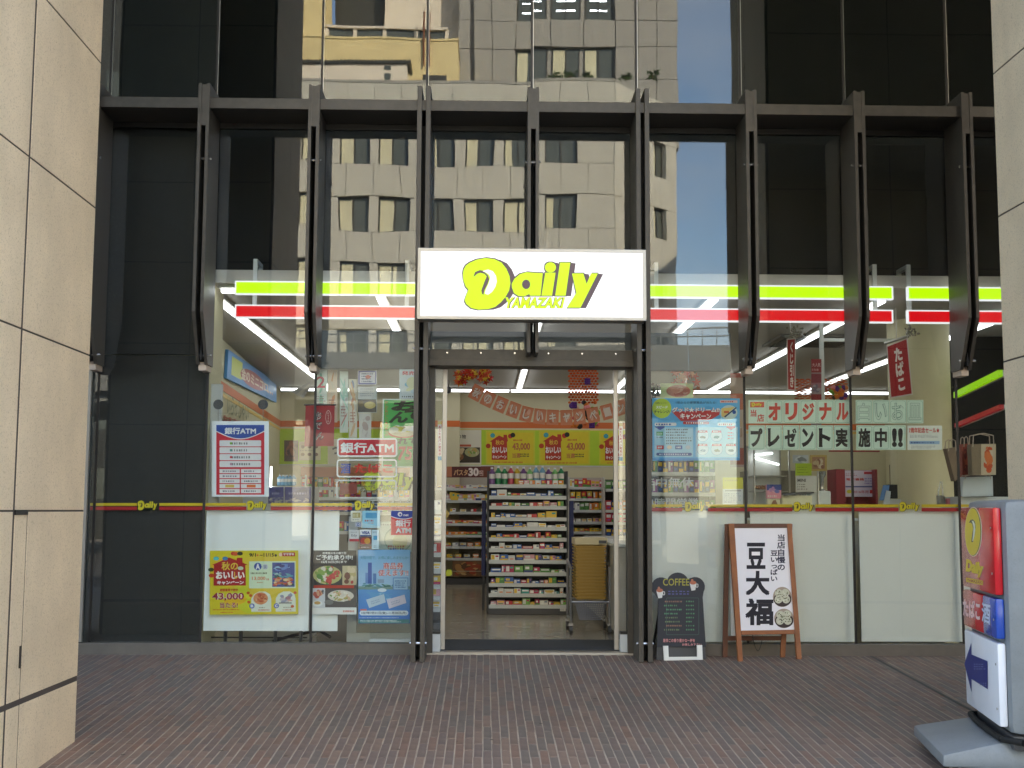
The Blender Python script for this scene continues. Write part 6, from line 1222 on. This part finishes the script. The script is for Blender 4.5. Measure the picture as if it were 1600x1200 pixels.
ch_ = MB(); pa_, pb_ = AP.at(1178, 992, -.03), AP.at(1200, 992, -.03) + Vector((0, .12, 0)); pts = [lerp(pa_, pb_, t_ / 10) - Vector((0, 0, .13 * (1 - (t_ / 5 - 1) ** 2))) for t_ in range(11)]; ch_.tube(pts, .003, 5); ch_.build('chain', M['darksteel'], ab)
MB().cyl(AP.at(1141, 822, -.03), AP.at(1234, 822, -.03), .006, n=8).build('hinge', M['darksteel'], ab)

# ------------------------------------------------------------------ coffee blackboard
M['chalk'] = mat('chalkboard', (44, 46, 54), 0.6, var=0.14, vs=7, stain=0.2)
C0 = G(1066, 1031.5); CP = Pl(C0, Vector((0.04, -1, .12)))
cbd = thing('coffee_blackboard', 'scalloped coffee blackboard with chalk menu and white foot by the door post', 'blackboard', C0)
out = []
for cx, cy_, r_, a0, a1 in ((1033, 917, 15, 150, 295), (1059, 912, 17.5, 205, 335), (1086, 917, 15.5, 245, 390)):
    for k in range(9): a_ = R(a0 + (a1 - a0) * k / 8); out.append((cx + r_ * math.cos(a_), cy_ + r_ * math.sin(a_)))
out = [(1028.5, 935)] + [p_ for p_ in out] + [(1098, 933), (1103, 1011), (1026.5, 1011)]
m = MB(); m.prism([CP.at(x, y) for x, y in out][::-1], -CP.n * .012); m.build('board', M['chalk'], cbd)
m = MB()
for q_ in ([(1035.5, 1009), (1043.5, 1009), (1044.5, 1032), (1037, 1032)], [(1088, 1008), (1096.5, 1008), (1097.5, 1031), (1089, 1031)], [(1044.6, 1026.5), (1088.9, 1026), (1088.9, 1031), (1044.6, 1032)]): m.prism([CP.at(x, y, .018) for x, y in q_][::-1], -CP.n * .017)
m.build('foot', M['film'], cbd)
m = MB(); m.prism([CP.at(x, y, -.0121) for x, y in ((1027, 1000), (1102, 1000), (1103, 1030), (1026, 1031))][::-1], -CP.n * .02); m.build('back_plate', M['kick'], cbd)
rl_ = MB(); a, b = CP.at(1030, 915, -.014), CP.at(1028, 1000, -.014); e_ = Vector((C0.x - .2, C0.y + .3, gz(C0.y + .3) + .002)); f_ = Vector((C0.x + .2, C0.y + .3, gz(C0.y + .3) + .002)); rl_.tube([CP.at(1036, 925, -.02), e_], .011, 6); rl_.tube([CP.at(1092, 925, -.02), f_], .011, 6); rl_.tube([e_, f_], .011, 6); rl_.build('rear_support', M['darksteel'], cbd)
p = Print(CP)
p.text('COFFEE', (1036, 904, 1077, 915), (176, 170, 60), 1, .008)
for cx, cy_, c in ((1031, 927, 1), (1083, 915, 1)):
    p.poly([(cx - 5.5, cy_ - 4), (cx + 5, cy_ - 5), (cx + 3.5, cy_ + 7), (cx - 2.5, cy_ + 8)], (232, 230, 226), 1); p.ell(cx - .3, cy_ - 4.5, 5.2, 3, (190, 110, 80), 2, 12); p.ring(cx + 4, cy_ - 3, cx + 8, cy_ + 3, 1, 1.6, (232, 230, 226), .9); p.ell(cx - 1.5, cy_ - 8, 2, 2.4, (190, 120, 90), 2, 8)
p.dashes(1044, 922, 1085, 930, 2, (90, 90, 150), 1, 3, .5, 7)
q = random.Random(12)
for i in range(8):
    y = 938 + i * 6.3; p.dashes(1037 + q.uniform(0, 4), y, 1066, y + 3.6, 1, q.choice(((86, 140, 96), (110, 130, 90), (150, 110, 90), (90, 150, 110))), 1, i, .7, 9); p.dashes(1072, y, 1086, y + 3.4, 1, (86, 140, 100), 1, i + 9, .7, 4)
p.text('是非この香り豊かな一杯を', (1036, 998, 1086, 1003.5), (236, 160, 160), 1, .02); p.text('お楽しみ下さい', (1066, 1005, 1096, 1009), (236, 160, 160), 1, .015)
p.ring(1041, 934, 1092, 992, .5, 2, (80, 110, 96), .5)
p.done(cbd)

# ------------------------------------------------------------------ upright lit sign on casters at the right
N0 = Vector((2.575, -4.10, 0)); e_ = Vector((.172, .985, 0)).normalized(); n_ = Vector((-e_.y, e_.x, 0)); Zv = Vector((0, 0, 1))
def SP(u, v, z): return N0 + e_ * u - n_ * v + Zv * z      # u along the face, v into the body
SPL = Pl(N0, n_)
M['greyplastic'] = mat('grey_plastic', (128, 133, 136), 0.5, var=0.12, vs=7, bump=0.15, bs=300, stain=0.3, speck=0.12, speckc=(0.08, 0.08, 0.08))
M['redplastic'] = mat('red_plastic', (196, 22, 34), 0.22, var=0.04, coat=.4); M['blueplastic'] = mat('blue_plastic', (34, 74, 170), 0.25, var=0.04, coat=.4); M['whiteplastic'] = mat('white_plastic', (226, 228, 234), 0.35, var=0.03)
ss = thing('stand_sign', 'upright grey street sign on casters with red emblem and blue arrow panels', 'stand sign', SP(.42, .16, gz(-3.7)))
def sbox(u0, u1, v0, v1, z0, z1, nm, m_, bev):
    m = MB(); m.prism([SP(u0, v0, z0), SP(u1, v0, z0), SP(u1, v1, z0), SP(u0, v1, z0)], Zv * (z1 - z0)); return m.build(nm, m_, ss, bevel=bev, smooth=True)
sbox(-.05, .86, .045, .36, .06, 1.225, 'body', M['greyplastic'], .05)
sbox(.0, .80, .0, .044, .742, 1.185, 'red_panel', M['redplastic'], .018); 
sbox(.0, .30, .0, .044, .526, .726, 'blue_panel', M['blueplastic'], .012); sbox(.301, .80, .0, .044, .526, .726, 'red_panel', M['redplastic'], .012)
sbox(.0, .80, .002, .044, .095, .505, 'white_panel', M['whiteplastic'], .012)
sbox(-.02, .83, .06, .35, -.02, .058, 'neck', M['kick'], .02)
m = MB(); lo_ = [SP(u, v, -.115) for u, v in ((.03, -.27), (.92, -.27), (.92, .7), (.03, .7))]; md_ = [SP(u, v, -.055) for u, v in ((.03, -.27), (.92, -.27), (.92, .7), (.03, .7))]; hi_ = [SP(u, v, .012) for u, v in ((.05, .02), (.84, .02), (.84, .4), (.05, .4))]
m.add(lo_ + md_ + hi_, [(3, 2, 1, 0), (0, 1, 5, 4), (1, 2, 6, 5), (2, 3, 7, 6), (3, 0, 4, 7), (4, 5, 9, 8), (5, 6, 10, 9), (6, 7, 11, 10), (7, 4, 8, 11), (8, 9, 10, 11)]); m.build('base', M['greyplastic'], ss, bevel=.015, smooth=True)
cb = MB(); cb.tube([SP(u, v, .03) for u, v in ((.85, .1), (.84, .03), (.6, .015), (.3, .01), (.05, .02), (-.05, .1), (-.06, .3))], .017, 8); cb.build('cable', M['black'], ss, smooth=True)
for u, v in ((.1, -.2), (.84, -.2), (.1, .62), (.84, .62)):
    g = SP(u, v, 0); zg = gz(g.y); c = MB(); c.cyl(g + Vector((-.017, 0, zg + .036)), g + Vector((.017, 0, zg + .036)), .035, n=16); o = c.build('caster', M['kick'], ss, smooth=True); MB().box((g.x - .024, g.y - .014, zg + .04), (g.x - .019, g.y + .014, -.117)).box((g.x + .019, g.y - .014, zg + .04), (g.x + .024, g.y + .014, -.117)).build('fork', M['alu'], o)
p = Print(SPL)
YEL = (226, 200, 40)
p.ell(1521, 831, 13.4, 39, (236, 214, 190), .5, 30); p.ell(1520.6, 831, 12.6, 37.5, (60, 40, 30), .8, 30); p.ell(1520, 831, 12, 36.8, YEL, 1, 30)
p.poly([(1514, 817), (1516.5, 812.5), (1520, 811.5), (1523.5, 815), (1524.5, 824), (1523, 836), (1520.5, 847), (1518, 847), (1519, 836), (1520.5, 826), (1519.5, 819), (1517, 816.5)], (50, 40, 30), 1.4); p.poly([(1518.2, 813.5), (1521, 814), (1523.6, 819), (1524, 828), (1522.6, 838), (1520.4, 846), (1519.4, 845), (1520.6, 834), (1521.4, 824), (1520, 817.5)], (230, 232, 220), 2)
for d, c, l in ((.9, (120, 40, 30), 1), (0, YEL, 2)): p.text('Daily', [(1509 + d, 873 + d), (1537 + d, 880 + d), (1536 + d, 904 + d), (1509 + d, 898 + d)], c, l, .07, .1)
p.poly([(1509.5, 902.5), (1536, 907.5), (1535.5, 914.5), (1509.8, 909)], YEL, 1); p.text('YAMAZAKI', [(1511, 904), (1535, 908.3), (1534.5, 913), (1511, 908.3)], (150, 50, 40), 2, .03)
p.text('たばこ', [(1504.5, 934), (1531.5, 940.5), (1531, 970), (1505, 962)], (236, 206, 204), 1, .04); p.text('酒', [(1534, 941), (1547.5, 944.5), (1547, 976.5), (1534, 971)], (214, 224, 240), 1, .025)
p.poly([(1506.8, 1037), (1517.6, 1004.5), (1517.8, 1022.5), (1543, 1033), (1543.4, 1077), (1518, 1061), (1518, 1081.5)], (38, 52, 124), 1); p.dashes(1522, 1036, 1541, 1047, 3, (170, 176, 210), 2, 4, .3, 5); p.dashes(1531, 1066, 1542, 1072, 2, (150, 156, 190), 2, 7, .4, 4)
p.done(ss, l0=1.0)
bo = MB()
for u, z in ((.04, 1.08), (.04, .85), (.04, .62), (.03, .40), (.03, .18)): a = SP(u, -.001, z); bo.cyl(a, a + n_ * .003, .006, n=8)
bo.build('screw', M['alu'], ss)
# ------------------------------------------------------------------ across the road (seen mirrored in the glass)
YV = 52.0
M['clad'] = mat('grey_cladding', (184, 181, 170), 0.7, var=0.05, vs=0.6, stain=0.1)
M['clad2'] = mat('dark_cladding', (148, 145, 139), 0.7, var=0.05, vs=0.5, stain=0.1)
M['cream'] = mat('cream_render', (214, 196, 146), 0.8, var=0.08, vs=0.8, stain=0.25)
M['palew'] = mat('pale_render', (216, 206, 190), 0.8, var=0.06, vs=0.8, stain=0.2)
M['wframe'] = mat('window_frame', (70, 68, 62), 0.4, 0.4, var=0.05)
M['wglass'] = mat('dark_window', (84, 88, 82), 0.08, var=0.1, spec=0.6)
M['blind'] = mat('window_blind', (200, 196, 168), 0.8, var=0.08, vs=2)
M['rust'] = mat('rusty_pipe', (120, 66, 40), 0.8, var=0.2)
M['leaf'] = mat('plant_leaf', (62, 84, 38), 0.7, var=0.3, vs=8)
M['rail'] = mat('grey_rail', (120, 122, 122), 0.5, 0.4, var=0.1)
def V(px, py, Y=YV):                            # a pixel of the reflection -> the real place in front of the glass
    p = U(px, py, Y); return Vector((p.x, -p.y, p.z))
OB = thing('office_building', 'pale panelled office block with rows of recessed windows and a chamfered corner', 'office building', (0, -YV, -0.3))
YB = -YV
xl, xr = V(330, 400).x, V(962, 400).x
wz = []
for ya, yb in ((197, 255), (305, 357), (408, 462), (512, 566), (616, 670)):
    wz.append((V(757, yb).z, V(757, ya).z))
ztop = V(757, 130).z
wxs = [V(a, 400).x for a in (338, 402, 466, 531, 592, 657, 722, 785, 856)]; WW = 1.52
PAN = 0.06
# wall core set back behind the panels
core = MB().box((xl, YB - 22, -0.5), (xr, YB - 0.35, ztop - 0.05)); core.build('wall_core', M['clad2'], OB)
def wall_panels(p0, p1, z0, z1, n, th=0.30, nrm=Vector((0, 1, 0))):
    d = (p1 - p0) / n
    for i in range(n):
        a = p0 + d * i + d.normalized() * 0.012; b = p0 + d * (i + 1) - d.normalized() * 0.012
        q = [Vector((a.x, a.y, z0 + 0.02)), Vector((b.x, b.y, z0 + 0.02)), Vector((b.x, b.y, z1 - 0.02)), Vector((a.x, a.y, z1 - 0.02))]
        MB().prism(q, nrm * th).build('wall_panel', M['clad'], OB)
edges = [(wz[0][1], ztop)] + [(wz[i + 1][1], wz[i][0]) for i in range(4)] + [(-0.4, wz[4][0])]
yb = YB - 0.34
for z0, z1 in edges:
    wall_panels(Vector((xl, yb, 0)), Vector((xr, yb, 0)), z0, z1, 15)
for z0, z1 in wz:                               # piers between windows
    xs = [xl] + [v for x_ in wxs for v in (x_, x_ + WW)] + [xr]
    for a, b in zip(xs[0::2], xs[1::2]):
        if b - a > 0.1: MB().box((a + 0.015, yb, z0 + 0.01), (b - 0.015, yb + 0.27, z1 - 0.01)).build('wall_panel', M['clad'], OB)
def window(a, b, z0, z1, y, nrm=None, curtain=0.5, parent=None, mir=False):
    p = parent or OB
    a = Vector(a); b = Vector(b); d = (b - a).normalized(); n = Vector((0, 1, 0)) if nrm is None else nrm
    wd = (b - a).length
    def bx(u0, u1, h0, h1, t0, t1, m_):
        q = [a + d * u0 + n * t0, a + d * u1 + n * t0]
        m_.prism([Vector((q[0].x, q[0].y, h0)), Vector((q[1].x, q[1].y, h0)), Vector((q[1].x, q[1].y, h1)), Vector((q[0].x, q[0].y, h1))], n * (t1 - t0))
    g = MB(); bx(0, wd, z0, z1, 0.0, 0.02, g); wn = g.build('window', M['wglass'], p)
    f = MB()
    for u0, u1, h0, h1 in ((0, wd, z0, z0 + 0.06), (0, wd, z1 - 0.06, z1), (0, 0.06, z0 + 0.06, z1 - 0.06), (wd - 0.06, wd, z0 + 0.06, z1 - 0.06), (wd / 2 - 0.04, wd / 2 + 0.04, z0 + 0.06, z1 - 0.06)):
        bx(u0, u1, h0, h1, 0.021, 0.06, f)
    f.build('window_frame', M['wframe'], wn)
    if curtain > 0:
        c = MB(); bx(0.07, wd * curtain - 0.045, z0 + 0.07, z1 - 0.1, 0.022, 0.03, c); c.build('window_blind', M['blind'], wn)
rw = random.Random(11)
for j, (z0, z1) in enumerate(wz):
    for i, x_ in enumerate(wxs):
        window((x_, yb, 0), (x_ + WW, yb, 0), z0, z1, yb, curtain=rw.choice((0.5, 0.5, 0.68, 0.46, 0.3, 0.86, 0.55)) if not (j == 0 and i == 8) else 0)
# chamfered corner
P0 = Vector((xr, YB, 0)); P1 = Vector((xr + 3.71, YB - 3.71, 0)); nc = Vector((1, 1, 0)).normalized(); dc = (P1 - P0).normalized()
ins = -nc * 0.34
cc = MB(); cc.prism([P0 - nc * 0.36 + Vector((0, 0, -0.5)), P1 - nc * 0.36 + Vector((0, 0, -0.5)), Vector((P1.x - 0.3, YB - 22, -0.5)), Vector((xr, YB - 22, -0.5))], (0, 0, ztop + 0.4)); cc.build('wall_core', M['clad2'], OB)
for z0, z1 in edges: wall_panels(P0 + ins, P1 + ins, z0, z1, 4, 0.34, nc)
LC = (P1 - P0).length
wc = [(1.7, 2.75), (3.35, 4.4)]
for z0, z1 in wz:
    us = [0] + [v for q in wc for v in q] + [LC]
    for a, b in zip(us[0::2], us[1::2]):
        qa, qb = P0 + dc * (a + 0.02) + ins, P0 + dc * (b - 0.02) + ins
        MB().prism([Vector((qa.x, qa.y, z0)), Vector((qb.x, qb.y, z0)), Vector((qb.x, qb.y, z1)), Vector((qa.x, qa.y, z1))], nc * 0.31).build('wall_panel', M['clad'], OB)
    for a, b in wc: window(P0 + dc * a + ins, P0 + dc * b + ins, z0, z1, 0, nc, 0.45)
MB().box((P1.x - 0.3, YB - 22, -0.4), (P1.x, P1.y - 0.02, ztop)).build('side_wall', M['clad'], OB)
pp = MB().box((xl, YB - 0.3, ztop), (xr, YB - 0.02, ztop + 0.15)); pp.build('parapet_cap', M['clad2'], OB)
# set-back tower
TB = thing('tower_block', 'grey panelled tower rising behind the pale office block', 'tower', (6, -YV - 14, -0.3)); YT = 60.0
tx0, tx1 = V(632 * .35 + 500, 100, YT).x, V(1060, 100, YT).x; t0, t1 = ztop - 1, 40
MB().box((tx0, -YT - 12, t0), (tx1, -YT - 0.3, t1)).build('wall_core', M['clad2'], TB)
tw = [V(a, 100, YT).x for a in (813, 864, 915)]; TWW = V(959, 100, YT).x - V(915, 100, YT).x
twz = [(V(757, 126, YT).z, V(757, 75, YT).z), (V(757, 33, YT).z, V(757, -18, YT).z)]
nb = [tx0] + [V(a, 100, YT).x for a in (745, 787, 811)] + []
gx = [tx0, V(740, 100, YT).x, V(745, 100, YT).x, V(772, 100, YT).x, V(811, 100, YT).x, V(862, 100, YT).x, V(913, 100, YT).x, V(962, 100, YT).x, V(996, 100, YT).x, V(1028, 100, YT).x, tx1]
gzv = [t0, twz[0][0], twz[0][1], twz[1][0], twz[1][1], t1]
for i in range(len(gx) - 1):
    for j in range(len(gzv) - 1):
        if i == 1: continue
        if i in (4, 5, 6) and j in (1, 3): continue
        a, b = gzv[j], gzv[j + 1]; k = max(1, round((b - a) / 1.35))
        for q in range(k):
            MB().box((gx[i] + 0.02, -YT - 0.31, a + (b - a) * q / k + 0.02), (gx[i + 1] - 0.02, -YT, a + (b - a) * (q + 1) / k - 0.02)).build('wall_panel', M['clad2'], TB)
M['lamp_far'] = mat('ceiling_lamp', (255, 255, 255), 0.5, emit=(240, 248, 255), es=6)
for j, (z0, z1) in enumerate(twz):
    for i, x_ in enumerate(tw):
        window((x_, -YT - 0.3, 0), (x_ + TWW, -YT - 0.3, 0), z0, z1, 0, None, (0.42, 0.5, 0.45)[i] if j == 0 else 0, TB)
        if j == 1:
            MB().box((x_ + 0.3, -YT - 0.272, z0 + 0.55), (x_ + TWW - 0.3, -YT - 0.262, z0 + 0.65)).box((x_ + 0.3, -YT - 0.272, z0 + 1.15), (x_ + TWW - 0.3, -YT - 0.262, z0 + 1.23)).build('lit_lamp', M['lamp_far'], TB)
# cream roof storey and shed in front of the tower
YP = 57.0
RB = thing('roof_annexe', 'sunlit cream roof storey with a strip of dark windows beside the grey tower', 'building', (-4, -YP - 2, ztop))
ax0, ax1 = V(380, 90, YP).x, V(722, 90, YP).x; az1 = V(757, 64, YP).z
MB().box((ax0, -YP - 6, ztop - 2), (ax1, -YP, az1)).build('wall', M['cream'], RB)
MB().box((ax0, -YP - 6.0, az1), (ax1 + 0.05, -YP + 0.06, az1 + 0.12)).build('coping', M['cream'], RB)
zs1 = V(757, 42, YP).z
MB().box((V(507, 50, YP).x, -YP - 4, az1 + 0.12), (V(702, 50, YP).x, -YP - 0.6, zs1)).build('window_strip', M['wglass'], RB)
for a in (506, 553, 600, 648, 700): MB().box((V(a, 50, YP).x, -YP - 0.62, az1 + 0.12), (V(a, 50, YP).x + 0.22, -YP - 0.5, zs1)).build('window_post', M['palew'], RB)
MB().box((V(505, 50, YP).x, -YP - 4.2, zs1), (V(704, 50, YP).x, -YP - 0.4, zs1 + 0.14)).build('roof_slab', M['palew'], RB)
MB().box((V(594, 20, YP).x, -YP - 9, zs1 + 0.3), (V(722, 20, YP).x, -YP - 4.5, zs1 + 6)).build('rear_wall', M['palew'], RB)
MB().box((V(400, 20, YP).x, -YP - 4.2, az1 + 0.1), (V(506, 20, YP).x, -YP - 0.3, zs1 + 6)).build('stair_tower', M['cream'], RB)
MB().box((V(507, 20, YP).x, -YP - 9, zs1 + 0.14), (V(594, 20, YP).x, -YP - 5.5, zs1 + 6)).build('recess_wall', M['wframe'], RB)
for a in (664, 674): MB().cyl(V(a, 104, YP - 0.15), V(a, 20, YP - 0.15), 0.05, n=8).build('rusty_pipe', M['rust'], RB)
MB().box(V(662, 128, YP - 0.01), V(703, 119, YP + 0.2)).build('vent_opening', M['wframe'], RB)
SH = thing('roof_shed', 'pale roof shed with a dark scalloped roof edge on the office block', 'shed', (-6, -54.5, ztop)); YS = 54.4
MB().box((V(400, 110, YS).x, -YS - 1.6, ztop - 1), (V(637, 110, YS).x, -YS, V(757, 102, YS).z)).build('wall', M['palew'], SH)
ed = MB(); x = V(400, 100, YS).x; zr = V(757, 100, YS).z
while x < V(641, 100, YS).x:
    ed.cyl((x, -YS - 1.7, zr + 0.02), (x, -YS + 0.14, zr), 0.11, n=8); x += 0.21
ed.build('corrugated_roof', M['wframe'], SH)
for ya, yb_ in ((104, 109), (115, 123)): MB().box(V(604, yb_, YS - 0.03), V(614, ya, YS + 0.05)).build('vent_opening', M['wglass'], SH)
# plants on the parapet
for i, (px, s_) in enumerate(((871, 0.55), (893, 0.7), (920, 0.45), (980, 0.4), (1021, 0.6))):
    pt = thing('roof_plant', ('small green plant on the parapet left of two darker plants', 'round dark green plant, widest on the parapet', 'low sprawling plant on the parapet right of the widest plant', 'tiny plant on the parapet above the chamfer', 'upright plant at the far right end of the parapet')[i], 'plant', V(px, 129, 54) , 'plants on the parapet')
    q = random.Random(i + 5); lf = MB()
    for _ in range(46):
        c = pt.location + Vector((q.gauss(0, 0.3), q.gauss(0, 0.2), abs(q.gauss(0.25, 0.25)))) * s_
        d1 = Vector((q.uniform(-1, 1), q.uniform(-1, 1), q.uniform(-.5, 1))).normalized() * 0.13; d2 = d1.orthogonal().normalized() * 0.06
        lf.add([c - d1, c + d2, c + d1, c - d2], [(0, 1, 2, 3)])
    lf.build('foliage', M['leaf'], pt)
    MB().cyl(pt.location, pt.location + Vector((0, 0, 0.3 * s_)), 0.03, n=6).build('stem', M['rust'], pt)
# elevated road
M['deck'] = mat('overpass_concrete', (122, 122, 118), 0.85, var=0.1, vs=0.5, stain=0.35)
YO = 27.0
EL = thing('elevated_road', 'grey concrete elevated road with plain parapet and steel railing crossing in front of the office block', 'elevated road', (0, -YO, -0.4))
pa, pb = V(300, 563, YO), V(1300, 517, YO)
A = Vector((-22, -YO - 2.2, 0)); B = Vector((30, -YO + 3.6, 0)); dd = (B - A).normalized(); nn = Vector((-dd.y, dd.x, 0))
zt_o = 1.16 + (797 - 545) * (YO + 10.4) / 1950; zb_o = zt_o - 1.25
def along(u, v, z): p = A + dd * u + nn * v; return Vector((p.x, p.y, z))
LL = (B - A).length
n_ = 13
for i in range(n_):
    u0, u1 = LL * i / n_ + 0.015, LL * (i + 1) / n_ - 0.015
    MB().prism([along(u0, 0, zb_o), along(u1, 0, zb_o), along(u1, 0, zt_o), along(u0, 0, zt_o)], -nn * 0.3).build('parapet_panel', M['deck'], EL)
    MB().prism([along(u0, -9, zb_o), along(u1, -9, zb_o), along(u1, -9, zt_o), along(u0, -9, zt_o)], -nn * 0.3).build('parapet_panel', M['deck'], EL)
MB().prism([along(0, -0.3, zb_o - 0.3), along(LL, -0.3, zb_o - 0.3), along(LL, -0.3, zb_o + 0.1), along(0, -0.3, zb_o + 0.1)], -nn * 8.7).build('deck', M['deck'], EL)
for u in (6, 17, 28, 39, 50):
    for v in (-2, -7): MB().prism([along(u - .5, v + .5, -0.7), along(u + .5, v + .5, -0.7), along(u + .5, v - .5, -0.7), along(u - .5, v - .5, -0.7)], (0, 0, zb_o - 0.3 + 0.7)).build('pier', M['deck'], EL)
rl = MB()
for i in range(130): rl.cyl(along(LL * i / 130, -0.15, zt_o), along(LL * i / 130, -0.15, zt_o + 0.55), 0.018, n=5)
for z_ in (0.3, 0.55): rl.cyl(along(0, -0.15, zt_o + z_), along(LL, -0.15, zt_o + z_), 0.025, n=6)
rl.build('railing', M['rail'], EL)
# left block kept dark to cut bounce; right block added unseen as sunlit bounce
for (x0, x1, y0, h_, nm, lb, mt) in ((-60, xl - 1.5, -52.5, 44, 'side_building', 'apartment block left of the panelled office, coloured dark to cut bounce light', 'wframe'), (23.5, 66, -33, 25, 'side_building', 'unseen pale block added far right across the road to bounce sunlight', 'palew')):
    t = thing(nm, lb, 'building', ((x0 + x1) / 2, y0, -0.3))
    MB().box((x0, y0 - 18, -0.5), (x1, y0, h_)).build('wall', M[mt], t)
    MB().box((x0 - 0.2, y0 - 18.2, h_), (x1 + 0.2, y0 + 0.2, h_ + 0.5)).build('roof', M['clad2'], t)
    for j in range(7):
        for i in range(int((x1 - x0) / 3.6)):
            MB().box((x0 + 1 + i * 3.6, y0, 1.6 + j * 3.4), (x0 + 2.9 + i * 3.6, y0 + 0.04, 3.2 + j * 3.4)).build('window', M['wglass'], t)
